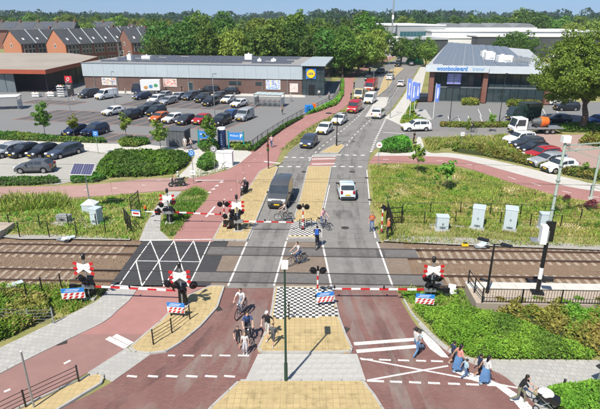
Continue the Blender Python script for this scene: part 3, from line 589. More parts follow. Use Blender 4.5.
def crown_mesh(name, rx, ry, rz, zc, n_cl, per, leaf, mat, seed, hollow=0.55, squash=0.0, clr=0.3):
    global RNG
    keep = RNG; RNG = np.random.default_rng(seed)
    d = RNG.normal(0, 1, (n_cl, 3)); d /= np.linalg.norm(d, axis=1, keepdims=True)
    rr = RNG.uniform(hollow, 1.0, (n_cl, 1)) ** 0.7
    lump = 1 + 0.16 * np.sin(d[:, :1] * 3.1 + seed) + 0.14 * np.sin(d[:, 1:2] * 4.3 + seed * 2) + 0.12 * np.sin(d[:, 2:] * 3.7 + seed)
    C = d * rr * lump
    if squash: C[:, 2] = np.where(C[:, 2] < 0, C[:, 2] * squash, C[:, 2])
    C = C * np.array([rx, ry, rz]); cr = clr * (rx + rz) / 2 * RNG.uniform(0.55, 1.25, (n_cl, 1))
    o = RNG.normal(0, 1, (n_cl, per, 3)); o /= np.linalg.norm(o, axis=2, keepdims=True); rad = RNG.uniform(0.35, 1.0, (n_cl, per, 1)) ** 0.5
    P = C[:, None, :] + o * rad * cr[:, None, :] * np.array([1, 1, 0.75]); N = o + d[:, None, :] * 0.5 + np.array([0, 0, 0.35])
    P = P.reshape(-1, 3) + np.array([0, 0, zc]); P = P[P[:, 2] > 0.05]; N = N.reshape(-1, 3)[:len(P)]
    me = mesh_np(name, leaf_quads(P, N, leaf), 4, mat); RNG = keep
    return me
def trunk_mesh(name, h, r, zc, rx, rz, seed, limbs=7):
    rd = random.Random(seed); m = MB(); p = Vector((0, 0, -0.1)); k = 5
    pts = [Vector((rd.uniform(-.06, .06) * r * i * 3, rd.uniform(-.06, .06) * r * i * 3, h * i / k)) for i in range(k + 1)]
    for i in range(k): m.tube(pts[i] - Vector((0, 0, .1 if i == 0 else 0)), pts[i + 1], r * (1 - 0.13 * i) * (1.25 if i == 0 else 1), r * (1 - 0.13 * (i + 1)), 8)
    for i in range(limbs):
        a = 2 * math.pi * i / limbs + rd.uniform(-.4, .4); st = pts[3].lerp(pts[5], rd.random()); e = Vector((math.cos(a) * rx * .62, math.sin(a) * rx * .62, zc + rd.uniform(-.35, .55) * rz))
        mid = st.lerp(e, .5) + Vector((0, 0, rz * .12)); m.tube(st, mid, r * .42, r * .25, 6); m.tube(mid, e, r * .25, r * .08, 5)
        e2 = mid + Vector((math.cos(a + .8) * rx * .3, math.sin(a + .8) * rx * .3, rz * .25)); m.tube(mid, e2, r * .2, r * .06, 5)
    m.tube(pts[5], (0, 0, zc + rz * .6), r * .4, r * .1, 6)
    return m.mesh(name, bark, True)
TREES = {}
def proto(kind, rx, rz, zc, th, tr, n_cl, per, leaf, mat, seed, hollow=.5, squash=0, clr=.3):
    TREES[kind] = (trunk_mesh('trunk', th, tr, zc, rx, rz, seed), crown_mesh('crown', rx, rx, rz, zc, n_cl, per, leaf, LF[mat], seed, hollow, squash, clr))
# height about 10 m each; scaled when planted
for i, (mt, rx, rz) in enumerate((('dark', 3.6, 4.3), ('mid', 4.0, 4.2), ('light', 3.7, 4.0), ('dark', 4.3, 4.0), ('mid', 3.3, 4.6), ('light', 4.1, 4.2))):
    proto('big%d' % i, rx, rz, 5.6, 4.0, 0.28, 120, 46, 0.23, mt, 31 + i, 0.45, 0.8, 0.27)
proto('near', 7.6, 6.0, 9.3, 6.5, 0.62, 340, 170, 0.16, 'hero', 71, 0.4, 0.85, 0.19)
proto('young', 1.15, 2.0, 3.4, 2.6, 0.06, 46, 34, 0.15, 'lime', 81, 0.2, 0.8, 0.28)
proto('young2', 0.95, 1.5, 3.0, 2.4, 0.055, 34, 32, 0.14, 'light', 83, 0.2, 0.8, 0.3)
proto('sapling', 0.9, 1.25, 2.1, 1.6, 0.035, 20, 22, 0.14, 'lime', 85, 0.1, 0.8, 0.3)
proto('bushy', 3.0, 2.1, 1.7, 1.2, 0.14, 70, 44, 0.2, 'grey', 87, 0.4, 0.75, 0.3)
proto('bushy2', 3.0, 2.0, 1.6, 1.2, 0.14, 70, 44, 0.2, 'light', 88, 0.4, 0.75, 0.3)
def tree(kind, loc, h, label, group=None, wide=1.0, rz=None, name='tree', hero=10.0):
    base = {'near': 15.6, 'young': 5.4, 'young2': 4.5, 'sapling': 3.4, 'bushy': 3.9, 'bushy2': 3.7}.get(kind, 10.0)
    s = h / base; t = thing(name, label, 'tree' if name == 'tree' else 'shrub', loc, random.uniform(0, 6.28) if rz is None else rz, group)
    t.scale = (s * wide, s * wide, s)
    link('trunk', TREES[kind][0], t); link('crown', TREES[kind][1], t)
    return t
def tree_px(kind, x, y, top, label, group=None, wide=1.0, name='tree', z=0):
    p = G(x, y); return tree(kind, (p.x, p.y, z), zat(top, p.y), label, group, wide, None, name)
def tree_at(kind, x, ytop, D, label, group=None, wide=1.0, name='tree', rz=None):
    return tree(kind, (xat(x, ytop, D), D, 0), zat(ytop, D), label, group, wide, rz, name)
# small trees of the car park and verges
tree_px('young', 46, 139, 103, 'lime green young tree left of the car park hedge, tallest there')
tree_px('young2', 75, 140, 115, 'small yellow green tree above the two dark parked cars', wide=1.1)
tree_px('young2', 127, 143, 113, 'slim dark green tree before the white hatchback row', wide=1.0)
tree_px('young', 161, 151, 122, 'bushy young tree beside the dark grey shed', wide=1.25)
tree_px('young', 211, 152, 116, 'young yellow green tree between the two blue welcome boards', wide=0.9)
tree_px('sapling', 417, 174, 139, 'thin sapling in the meadow close to the main road', wide=0.95)
tree_px('sapling', 446, 190, 156, 'thin sapling in the meadow right of another, nearer the fence', wide=1.2)
tree_px('sapling', 490, 132, 110, 'spindly sapling in the verge in front of the showroom', wide=0.7)
tree_px('sapling', 584, 176, 160, 'round little tree beside the brick car park edge', wide=1.1)
tree_px('near', 581, 131, 30, 'huge broad green tree towering right of the showroom', None, 1.0)
tree_px('young', 467, 137, 118, 'sparse sapling in the tall grass beside the side street', wide=0.5)
# row of big trees behind the supermarket
ORD = ['leftmost', 'second from left', 'third from left', 'fourth from left', 'fifth from left', 'sixth from left', 'seventh from left', 'eighth from left', 'ninth from left', 'tenth from left', 'eleventh from left', 'twelfth from left', 'thirteenth from left', 'fourteenth from left', 'fifteenth from left', 'sixteenth from left', 'seventeenth from left', 'eighteenth from left', 'nineteenth from left']
def rank(xs, x): return ORD[sorted(xs).index(x)]
g = 'big trees behind the supermarket'
lab = {'dark': 'dark green broad tree in the row behind the supermarket', 'mid': 'mid green full tree in the row behind the supermarket', 'light': 'light green tree in the row behind the supermarket'}
kinds = ['dark', 'mid', 'light', 'dark', 'mid', 'light']
ROW = [(158, 22, 178, 0, 1.0), (172, 19, 165, 3, 1.0), (188, 17.5, 185, 1, .95), (203, 19, 170, 4, 1.0), (222, 16.5, 178, 1, 1.0), (240, 20, 165, 3, 1.0), (252, 18, 190, 5, 1.0), (262, 16, 175, 2, 1.05), (283, 15.5, 185, 5, .9), (293, 19, 168, 4, 1.0), (306, 20, 172, 2, .9), (318, 21, 165, 1, 1.0), (330, 19, 178, 3, .9), (353, 11.5, 185, 0, .95), (345, 22, 160, 3, 1.0), (366, 18, 175, 4, 1.05), (377, 19, 188, 1, .9), (233, 24, 150, 2, .9), (275, 25, 150, 1, 1.0), (325, 26, 150, 3, 1.0), (360, 28, 150, 2, 1.1), (160, 30, 150, 3, 1.0), (186, 27, 152, 0, 1.0), (208, 29, 150, 4, 1.0), (372, 27, 155, 5, .9), (298, 28, 150, 0, 1.0), (344, 31, 146, 1, 1.0), (312, 31, 148, 3, 1.0), (258, 29, 150, 0, 1.0)]
for x, yt, D, k, wd_ in ROW:
    fr = D <= 155; o_ = rank([r[0] for r in ROW if (r[2] <= 155) == fr], x)
    tree_at('big%d' % k, x, yt + random.uniform(-2.2, 3.2), D, '%s green tree, %s in the %s rank behind the supermarket' % (kinds[k], o_, 'front' if fr else 'back'), g, wd_ * random.uniform(.8, 1.15))
g = 'garden trees around the housing estate'
EST = ((4, 17, 330, 0), (35, 16, 340, 4), (64, 12, 320, 2), (72, 14, 300, 5), (85, 20, 290, 2), (100, 17, 320, 2), (114, 15, 330, 5), (128, 17, 340, 2), (141, 17, 320, 5), (150, 19, 300, 2), (25, 18, 350, 1), (50, 15, 350, 3), (163, 17, 260, 2), (12, 20, 300, 1), (94, 18, 350, 4), (120, 19, 300, 4))
for x, yt, D, k in EST: tree_at('big%d' % k, x, yt, D, '%s green tree, %s of those behind the housing estate roofs' % (kinds[k], rank([e[0] for e in EST], x)), g, 1.2)
g = 'trees beyond the white halls'
HAL = ((405, 14, 360, 2), (455, 19, 330, 4), (470, 17, 340, 1), (495, 17, 330, 1), (532, 11, 330, 0), (545, 12, 340, 3), (520, 12, 345, 4), (566, 18, 320, 1), (583, 18, 330, 4), (598, 17, 320, 2), (560, 19, 360, 5), (433, 16, 380, 3), (480, 16, 370, 0), (508, 15, 380, 3), (610, 15, 330, 0), (573, 20, 300, 2))
for x, yt, D, k in HAL: tree_at('big%d' % k, x, yt, D, '%s green tree, %s of those beyond the white halls' % (kinds[k], rank([e[0] for e in HAL], x)), g, 1.25)
for x, yt, D, k, lb in ((505.5, 34, 190, 0, 'rounded dark tree behind the showroom roof, left of a pair'), (523, 28, 190, 3, 'rounded dark tree behind the showroom roof, right of a pair'), (403, 35, 190, 3, 'dark roadside tree in front of the grey glass hall'), (413, 38, 185, 0, 'small roadside tree left of the green dome'), (428, 39, 178, 1, 'thin tree at the back corner of the showroom'), (516, 38, 185, 3, 'low dark tree filling the gap of the pair behind the showroom')):
    tree_at('big%d' % k, x, yt, D, lb, None, 0.95)
# shrubs beyond the supermarket and by the far bend
g = 'shrubs behind the supermarket roof'
SHR = ((189, 57.5, 51, 'bushy', 1.0), (245, 57.5, 48, 'bushy', 1.2), (258, 58, 50, 'bushy', 1.0), (275, 59, 52, 'bushy2', 1.2), (290, 60, 54, 'bushy2', 1.0), (312, 64, 51, 'bushy', .9), (321, 63, 52, 'bushy', .8), (340, 67, 57, 'bushy2', 1.0), (354, 66, 55, 'bushy2', 1.2), (348, 70, 60, 'bushy2', 1.1), (365, 66, 58, 'bushy', .9), (374, 63, 57, 'bushy', .9), (333, 73, 64, 'bushy', .8), (360, 62, 54, 'bushy', 1), (383, 60, 55, 'bushy', .8))
for x, y, top, k, wd_ in SHR: tree_px(k, x, y, top, '%s rounded shrub, %s of those behind the supermarket' % ({'bushy': 'grey green', 'bushy2': 'bright green'}[k], rank([e[0] for e in SHR], x)), g, wd_, 'shrub')
# far woodland, one mass on the horizon
def wood(name, mat, spots, leaf, per):
    n = len(spots); S = np.array(spots)
    d = RNG.normal(0, 1, (n, per, 3)); d /= np.linalg.norm(d, axis=2, keepdims=True); d[:, :, 2] = np.abs(d[:, :, 2]) * 1.0 - 0.25
    P = S[:, None, :3] + d * S[:, None, 3:6] * RNG.uniform(.8, 1.05, (n, per, 1)); N = d
    return stuff(link(name, mesh_np(name, leaf_quads(P.reshape(-1, 3), N.reshape(-1, 3), leaf, 0.6), 4, mat)))
sp = []
for i in range(420):
    D = RNG.uniform(430, 640); x = RNG.uniform(-480, 480); h = RNG.uniform(13, 20) + 3.0 * math.sin(x * .021) + 2.0 * math.sin(x * 0.07); r = RNG.uniform(6, 10); sp.append((x, D, h * .55, r, r, h * .48))
wd1 = leafmat('far_leaf', (0.02, 0.055, 0.02), (0.04, 0.085, 0.025), 0.02, 0.25, 0.2)
wood('far_woodland', wd1, sp, 1.1, 150)['label'] = 'dark belt of distant woodland along the horizon'
sp = []
for i in range(300):
    D = RNG.uniform(800, 1500); x = RNG.uniform(-1300, 1300); h = RNG.uniform(22, 30) + 3 * math.sin(x * .006); r = RNG.uniform(12, 20); sp.append((x, D, h * .55, r, r, h * .48))
wood('distant_woodland', wd1, sp, 2.6, 90)['label'] = 'bluish farthest woodland on the horizon'
# hedges and shrub beds: one clipped mass each, leaves on a real body
core = pm('hedge_core', (0.03, 0.05, 0.012), (0.05, 0.06, 0.02), 2, 1.0)
def bed(name, label, cat, px, h, mat, leaf=0.12, dens=130, lump=0.15, mats2=None, frac=0.0, kind='bed', hvar=0.25):
    poly = gp(px); t = thing(name, label, cat, (0, 0, 0))
    cx = sum(p.x for p in poly) / len(poly); cy = sum(p.y for p in poly) / len(poly)
    t.location = (cx, cy, 0)
    pl = [(p.x - cx, p.y - cy) for p in poly]; inn = [(x * .93, y * .93) for x, y in pl]
    b = MB(); b.prism(inn, -0.02, h * 0.62); part('hedge_body', b, core, t)
    X, Y = scatter(pl, dens); n = len(X)
    # distance from the edge gives the rounded shoulder
    de = np.full(n, 9.0)
    for i in range(len(pl)):
        a, c = np.array(pl[i]), np.array(pl[(i + 1) % len(pl)]); ab = c - a; tt = np.clip(((X - a[0]) * ab[0] + (Y - a[1]) * ab[1]) / (ab @ ab + 1e-9), 0, 1)
        de = np.minimum(de, np.hypot(X - a[0] - tt * ab[0], Y - a[1] - tt * ab[1]))
    sh = np.clip(de / (h * .8), 0, 1); top = h * (0.35 + 0.65 * np.sqrt(1 - (1 - sh) ** 2))
    wv = np.sin(X * 2.1 + 1) * np.sin(Y * 2.6) * .5 + np.sin(X * 5.3) * np.sin(Y * 4.7 + 2) * .5
    Z = top * (1 + hvar * wv * .6) * np.where(RNG.random(n) < .72, RNG.uniform(.8, 1.08, n), RNG.uniform(.1, .8, n))
    P = np.stack([X + RNG.normal(0, .03, n), Y + RNG.normal(0, .03, n), Z], 1); N = np.stack([RNG.normal(0, .4, n), RNG.normal(0, .4, n) - .2, np.ones(n)], 1)
    gap = np.sin(X * 3.1 + np.sin(Y * 2.2) * 2) * np.sin(Y * 3.7 + np.sin(X * 1.7) * 2); kp = (gap < .55) | (RNG.random(n) < .35); P, N, X, Y = P[kp], N[kp], X[kp], Y[kp]; n = len(X)
    mi = None; ml = [LF[mat]]
    if mats2:
        ml.append(LF[mats2]); mi = ((np.sin(X * .9 + Y * .5) + np.sin(X * 2.3 - Y * 1.3) * .7 + RNG.normal(0, .5, n)) > (1 - 2 * frac)).astype(np.int32)
    o = link('foliage', mesh_np('foliage', leaf_quads(P, N, leaf, .8), 4, ml, mi), t); stuff(o)
    return t
bed('ground_cover_bed', 'bright green leafy ground cover bank beside the right hand road', 'shrub bed', [(411, 309), (430, 312), (455, 311), (485, 314), (520, 325), (556, 341), (596, 357), (590, 361), (555, 360.5), (500, 360.5), (472, 358), (452, 349), (435, 335), (422, 319)], 0.55, 'hedge', 0.052, 1300, hvar=.5, mats2='shrub', frac=.22)
bed('shrub_bed', 'bronze green shrub bed below the platform fence', 'shrub bed', [(487, 304), (540, 305.5), (600, 306), (680, 308), (690, 360), (598, 357), (558, 340), (522, 324), (490, 312), (478, 309)], 0.7, 'brown', 0.065, 900, mats2='hedge', frac=.42, hvar=.7)
bed('ground_cover_bed', 'bright green ground cover in the lower right corner', 'shrub bed', [(556, 389), (600, 385), (690, 388), (690, 440), (585, 440), (562, 414), (550, 402), (541, 394)], 0.5, 'hedge', 0.052, 1300, hvar=.5, mats2='shrub', frac=.22)
bed('shrub_bed', 'leafy bright green bank in the lower left below the railway', 'shrub bed', [(-60, 300), (0, 296), (28, 294), (50, 302), (50, 318), (30, 328), (0, 342), (-60, 368)], 0.6, 'hedge', 0.07, 800, mats2='grass', frac=.35, hvar=.8)
bed('shrub_bed', 'large dark green shrub bed beside the pale pavement', 'shrub bed', [(96, 174), (99, 166), (108, 157), (118, 153.5), (150, 153.5), (181, 154), (191, 158), (186, 166), (174, 174), (150, 177), (110, 178)], 0.65, 'shrub', 0.14, 150, mats2='hedge', frac=.3, hvar=.4)
bed('shrub_bed', 'rounded dark green shrub on the corner of the side street', 'shrub bed', [(379, 152.5), (381, 147), (390, 143.5), (404, 141), (411, 146), (412, 152.5), (395, 154)], 1.1, 'shrub', 0.15, 170, mats2='hedge', frac=.4)
bed('hedge', 'low hedge along the red path, left of the solar panel', 'hedge', [(-40, 181), (20, 180), (58, 179.5), (60, 183.5), (30, 185.5), (-40, 186)], 0.5, 'shrub', 0.13, 150)
bed('hedge', 'low hedge along the red path, under the solar panel', 'hedge', [(71, 179), (95, 175), (108, 178.5), (96, 182.5), (72, 183.5)], 0.5, 'shrub', 0.13, 150)
bed('hedge', 'low hedge between the car park and pale pavement on the left', 'hedge', [(-40, 133.5), (20, 135), (62, 139.5), (106, 141), (105, 143.5), (60, 142), (-40, 139)], 0.6, 'light', 0.15, 110, mats2='shrub', frac=.5)
bed('hedge', 'planted strip around the foot of the slim dark tree', 'hedge', [(118, 143), (126, 140), (148, 140.5), (150, 144), (135, 147.5), (121, 147)], 0.6, 'light', 0.15, 130, mats2='shrub', frac=.5)
bed('shrub_bed', 'shrub clump behind the white box beside the pale path', 'shrub bed', [(197, 168), (199, 163), (207, 158.5), (216, 158), (219, 163), (215, 169), (205, 172)], 1.0, 'shrub', 0.14, 190, mats2='lime', frac=.4)
bed('shrub_bed', 'shrub strip under the left blue welcome board', 'shrub bed', [(197, 146), (217, 144.5), (221, 149), (214, 152.5), (202, 152)], 0.9, 'shrub', 0.14, 150, mats2='light', frac=.4)
bed('shrub_bed', 'shrub strip under the right blue welcome board', 'shrub bed', [(230, 146), (246, 146.5), (252, 145), (250, 151), (234, 150.5)], 0.7, 'light', 0.14, 150, mats2='shrub', frac=.5)
bed('hedge', 'hedge strip along the outside of the car park railing', 'hedge', [(250, 151), (262, 141.5), (283, 127), (304, 116.5), (303, 118), (284, 129), (264, 143.5), (254, 152)], 0.6, 'shrub', 0.14, 130)
bed('hedge', 'narrow hedge between shop front railing and cycle track', 'hedge', [(306, 115.5), (320, 109), (334, 102), (340, 94), (341, 81), (344, 81), (343.5, 96), (337, 105), (320, 111.5)], 0.7, 'hedge', 0.17, 90, mats2='light', frac=.5)
bed('hedge', 'long bronze hedge between the bend footpath and the parked car row', 'hedge', [(452, 151.5), (480, 155.5), (516, 163), (546, 170.5), (576, 177.5), (600, 182), (690, 191), (690, 182), (600, 175.5), (575, 172), (545, 164), (515, 156), (480, 149), (452, 147)], 0.75, 'brown', 0.14, 170, mats2='light', frac=.5)
bed('hedge', 'square clipped yellow green hedge block at the right edge', 'hedge', [(578, 144.5), (584, 138.5), (600, 139), (640, 140), (640, 149), (600, 147.5)], 1.0, 'light', 0.14, 170, mats2='brown', frac=.4)
bed('hedge', 'hedge strip between the roadside path and the showroom flags', 'hedge', [(400, 123), (407, 112), (413, 100), (418, 100), (414, 112), (417, 119), (428, 122.5), (427, 125.5), (408, 125.5)], 0.6, 'light', 0.15, 120, mats2='shrub', frac=.4)
bed('hedge', 'long low hedge in front of the showroom forecourt', 'hedge', [(440, 124), (470, 124.5), (513, 124), (513, 127.5), (470, 128), (440, 127)], 0.5, 'light', 0.15, 120, mats2='brown', frac=.3)
bed('hedge', 'clipped yellow hedge before the showroom window, left block', 'hedge', [(461, 101), (478, 101), (479, 105.5), (462, 105.5)], 0.9, 'light', 0.17, 120, mats2='brown', frac=.4)
bed('hedge', 'clipped yellow hedge before the showroom window, right block', 'hedge', [(506, 103.5), (540, 104.5), (543, 108.5), (508, 107.5)], 0.9, 'light', 0.17, 120, mats2='brown', frac=.4)
bed('shrub_bed', 'dark planting around the trunk of the huge tree', 'shrub bed', [(556, 128), (576, 126), (600, 127), (640, 129), (640, 134), (600, 133), (560, 132)], 0.7, 'shrub', 0.16, 110)
bed('shrub_bed', 'purple leaved shrub in the meadow by the second mast', 'shrub bed', [(583, 208), (588, 204), (596, 205), (597, 210), (588, 211.5)], 0.6, 'purple', 0.12, 200)
bed('shrub_bed', 'small purple leaved shrub in the meadow by the first mast', 'shrub bed', [(561, 201), (565, 198), (570, 199), (569, 202), (564, 203)], 0.45, 'purple', 0.1, 250)
# meadow grass: uncountable blades
def grass(name, label, px, dens, h, w_, mats, wts, minh=.4, clump=0.6):
    poly = gp(px) if not isinstance(px[0], Vector) else px
    X, Y = scatter([(p.x, p.y) for p in poly], dens); X = X + RNG.normal(0, .07, len(X)); Y = Y + RNG.normal(0, .07, len(Y)); bare = np.sin(X * .8 + 3 * np.sin(Y * .5)) * np.sin(Y * 1.1 + 2 * np.sin(X * .45)); kp = (bare < .5) | (RNG.random(len(X)) < .3); X, Y = X[kp], Y[kp]; n = len(X)
    f = np.sin(X * 1.7) * np.sin(Y * 1.9 + 1) + np.sin(X * .6 + Y * .8) + RNG.normal(0, .6, n)
    H = h * np.clip(minh + .35 * (f + 1) * clump + RNG.uniform(0, .5, n), .15, 1.6); a = RNG.uniform(0, 6.28, n); lean = RNG.uniform(.1, 1.1, n) * H; la = RNG.uniform(0, 6.28, n)
    dx, dy = np.cos(a) * w_ * RNG.uniform(.6, 1.4, n), np.sin(a) * w_ * RNG.uniform(.6, 1.4, n); z0 = np.full(n, -0.02)
    V = np.stack([np.stack([X - dx, Y - dy, z0], 1), np.stack([X + dx, Y + dy, z0], 1), np.stack([X + np.cos(la) * lean + dx * .5, Y + np.sin(la) * lean + dy * .5, H], 1), np.stack([X + np.cos(la) * lean - dx * .5, Y + np.sin(la) * lean - dy * .5, H * .97], 1)], 1)
    u = RNG.random(n) * .62 + .19 + .24 * np.sin(X * .55 + 2) * np.sin(Y * .7) + .2 * np.sin(X * 1.3 + Y * .9) * np.sin(Y * 1.9 - X * .4 + 1); cum = np.cumsum(wts) / sum(wts); mi = np.clip(np.searchsorted(cum, u), 0, len(mats) - 1)
    return stuff(link(name, mesh_np(name, V, 4, [LF[m] for m in mats], mi)), label)
grass('meadow_grass', 'tall meadow grass with dry stalks right of the road', [(371, 166), (410, 165), (450, 167), (475, 172), (510, 184), (540, 193), (570, 200), (600, 205), (700, 217), (700, 246), (600, 238), (450, 225), (384, 220), (374, 205)], 300, .22, .024, ['green_grass', 'lime', 'grass', 'straw', 'flower'], [4, 1, 5, 1.8, .25])
grass('short_grass', 'short trackside grass right of the crossing', [(384, 219), (450, 224), (600, 237), (700, 245), (700, 252), (600, 247), (450, 244), (404, 243), (382, 240), (376, 226)], 110, .16, .03, ['grass', 'green_grass', 'straw'], [5, 3, 3])
grass('meadow_grass', 'tall grass between the side street and the bend path', [(425, 139), (470, 138.5), (505, 136), (517, 149), (545, 165), (515, 156), (480, 149), (450, 147), (430, 151.5), (426, 147)], 80, .5, .045, ['grass', 'green_grass', 'straw', 'flower'], [5, 3, 3, .2])
grass('trackside_grass', 'sunny grass verge left of the crossing beyond the tracks', [(-80, 201), (0, 200.5), (60, 199.5), (100, 198), (135, 195), (165, 193), (155, 204), (143, 224), (137, 240), (100, 238), (0, 234), (-80, 232)], 110, .2, .035, ['grass', 'green_grass', 'straw'], [5, 4, 3])
grass('tall_weeds', 'tall yellow green weeds below the red path on the left', [(-60, 201), (20, 200), (66, 198.5), (68, 207), (30, 212), (-60, 214)], 90, .75, .04, ['green_grass', 'grass', 'lime', 'straw'], [5, 4, 3, 1])
grass('island_grass', 'green grass on the rounded island by the barrier', [(161, 231), (162, 222), (167, 208), (184, 193), (195, 188), (204, 191.5), (207, 197), (199, 207), (186, 221), (178, 233), (171, 237)], 200, .22, .03, ['green_grass', 'lime', 'grass'], [5, 2, 2])
grass('trackside_grass', 'rough grass along the near side of the tracks on the left', [(-60, 286), (0, 284), (60, 285), (108, 288), (98, 298), (86, 305), (52, 322), (50, 303), (28, 294), (0, 296), (-60, 300)], 170, .22, .03, ['green_grass', 'grass', 'straw'], [5, 4, 2])
grass('trackside_grass', 'grass around the barrier on the right near side', [(398, 289), (470, 290), (470, 300), (487, 304), (478, 309), (455, 306), (430, 306), (407, 303)], 170, .2, .03, ['green_grass', 'lime', 'grass'], [5, 2, 2])
grass('verge_grass', 'yellowish grass strip between cycle track and road', [(280, 150.5), (290, 143), (302, 133.5), (318, 123.5), (332, 116.5), (345, 109), (346, 113), (332, 120.5), (316, 129.5), (301, 140), (290, 148.5)], 70, .3, .04, ['grass', 'straw', 'green_grass'], [5, 3, 2])
grass('rough_grass', 'rough grass beside the pale path under the shrubs', [(178, 190), (196, 170), (212, 170), (230, 169), (200, 177), (180, 178)], 60, .15, .03, ['grass', 'green_grass'], [1, 1])

def weeds(name, label, px, n, r, h, mat, leaf=.07, per=40):
    poly = [(p.x, p.y) for p in gp(px)]; X, Y = scatter(poly, 6); k = RNG.permutation(len(X))[:n]; X, Y = X[k], Y[k]; m = len(X)
    o = RNG.normal(0, 1, (m, per, 3)); o /= np.linalg.norm(o, axis=2, keepdims=True); s_ = RNG.uniform(.5, 1.4, (m, 1, 1)); o[:, :, 2] = np.abs(o[:, :, 2])
    P = np.stack([X, Y, np.zeros(m)], 1)[:, None, :] + o * RNG.uniform(.3, 1, (m, per, 1)) * np.array([r, r, h]) * s_
    stuff(link(name, mesh_np(name, leaf_quads(P.reshape(-1, 3), (o + np.array([0, 0, .5])).reshape(-1, 3), leaf), 4, LF[mat])), label)
MEA = [(374, 170), (410, 168), (450, 170), (475, 176), (510, 187), (540, 196), (570, 203), (600, 208), (690, 220), (690, 238), (600, 230), (450, 218), (386, 214)]
weeds('weeds', 'dark green leafy weeds in the right meadow', MEA, 130, .38, .42, 'shrub'); weeds('weeds', 'bright green leafy weeds in the right meadow', MEA, 110, .32, .4, 'hedge'); weeds('weeds', 'pale yellow flowering weeds in the right meadow', MEA, 70, .3, .5, 'flower', .03, 22); weeds('weeds', 'reddish brown dock weeds low in the right meadow', [(520, 190), (560, 200), (610, 210), (610, 222), (560, 214), (520, 204)], 16, .3, .5, 'purple', .06, 30)
LME = [(-60, 203), (60, 202), (130, 197), (150, 205), (138, 226), (100, 226), (0, 226), (-60, 228)]
weeds('weeds', 'leafy weeds along the left trackside fence', LME, 70, .32, .3, 'hedge'); weeds('weeds', 'dark leafy weeds left of the crossing', LME, 50, .3, .3, 'shrub')
weeds('weeds', 'leafy weeds in the verge by the side street', [(428, 141), (505, 138), (516, 148), (480, 148), (432, 150)], 50, .4, .5, 'shrub', .1); weeds('weeds', 'weeds growing along the near track edge', [(-40, 287), (60, 287), (105, 289), (90, 302), (55, 320), (55, 300)], 50, .3, .32, 'hedge'); weeds('weeds', 'weeds by the right barrier', [(400, 290), (440, 293), (466, 293), (470, 302), (440, 308), (412, 306)], 22, .3, .3, 'hedge')
# ================================================================ BUILDINGS
cladding = pm('pale_blue_cladding', (0.46, 0.515, 0.545), (0.42, 0.475, 0.505), 0.6, 0.45, metal=0.15)
shopbrick = brickmat('dark_brown_brick', (0.15, 0.08, 0.062), (0.11, 0.06, 0.05), (0.14, 0.11, 0.1), 0.22, 0.07, plane='xz', bump=0.2)
roofgrey = pm('roof_felt', (0.3, 0.29, 0.28), (0.24, 0.235, 0.23), 0.5, 0.9, big=0.2, bigscale=0.1)
solar = pm('solar_panel', (0.075, 0.082, 0.1), (0.1, 0.108, 0.125), 2, 0.2, spec=0.6); solargrey = pm('grey_solar_panel', (0.13, 0.16, 0.2), (0.17, 0.2, 0.24), 2, 0.25, spec=0.6)
def text(s, size, mat, parent, loc, rot=(R(90), 0, 0), ext=0.01, bold=0.0, align='CENTER', sx=1.0):
    cu = bpy.data.curves.new('lettering', 'FONT'); cu.body = s; cu.size = size; cu.extrude = ext; cu.offset = bold; cu.align_x = align; cu.align_y = 'CENTER'; cu.resolution_u = 3
    me = evaluated(bpy.data.objects.new('t', cu))
    me.materials.clear(); me.materials.append(mat); q = link('lettering', me, parent, loc); q.rotation_euler = rot; q.scale = (sx, 1, 1); return q
def printmat(name, cols, off):
    m, n, b, tc = _new(name); mp = n.nodes.new('ShaderNodeMapping'); mp.inputs['Location'].default_value = (off, 0, off); mp.inputs['Scale'].default_value = (1, .01, 1.3); n.links.new(tc.outputs['Object'], mp.inputs[0])
    r = n.nodes.new('ShaderNodeValToRGB'); r.color_ramp.interpolation = 'EASE'; n.links.new(_noise(n, mp.outputs[0], 1.5, 2, .5), r.inputs[0])
    el = r.color_ramp.elements; el[0].position = .3; el[0].color = (*cols[0], 1); el[1].position = .75; el[1].color = (*cols[1], 1)
    for ps, c in ((.42, (.72, .7, .66)), (.5, cols[2]), (.56, (.74, .73, .7)), (.64, cols[3])): x = el.new(ps); x.color = (*c, 1)
    n.links.new(r.outputs[0], b.inputs['Base Color']); b.inputs['Roughness'].default_value = .5; return m
# ---- supermarket
A0 = G(86, 90.2); A1 = G(302, 94.6); ua = math.atan2(A1.y - A0.y, A1.x - A0.x); SL = (A1 - A0).length
sm = thing('supermarket', 'long low supermarket with dark brick base and pale blue cladding', 'shop', A0, ua)
b = MB(); b.box((SL / 2, 12, 1.65), (SL, 24, 3.3)); part('wall', b, shopbrick, sm)
b = MB(); b.box((SL / 2, 12, 4.8), (SL + 0.3, 24.3, 3.0)); up = part('upper_wall', b, cladding, sm)
b = MB(); b.box((SL / 2, 12, 6.33), (SL - 0.6, 23.4, 0.08)); part('roof', b, roofgrey, sm)
n = 20; q = MB(); q.box((0, 0, 0), (SL / n - 0.03, 0.06, 2.96)); pme = q.mesh('cladding_panel', cladding)
for i in range(n): link('cladding_panel', pme, up, ((i + .5) * SL / n, -0.19 - 0.004 * (i % 2), 4.8))
q = MB(); q.box((SL / 2, -0.2, 6.34), (SL + 0.4, 0.3, 0.12)); part('roof_edge', q, steel, sm)
q = MB(); q.add([(-1.1, -.55, .05), (1.1, -.55, .05), (1.1, .55, .35), (-1.1, .55, .35), (-1.1, .55, .0), (1.1, .55, .0), (-1.1, -.55, 0), (1.1, -.55, 0)], [(0, 1, 2, 3), (3, 2, 5, 4), (0, 3, 4, 6), (1, 7, 5, 2), (0, 6, 7, 1)]); sme2 = q.mesh('solar_panel', solar)
for j in range(5):
    for i in range(20):
        if (i * 7 + j * 3) % 17 in (3,): continue
        link('solar_panel', sme2, sm, (4 + i * 2.3, 3.5 + j * 4.0, 6.38))
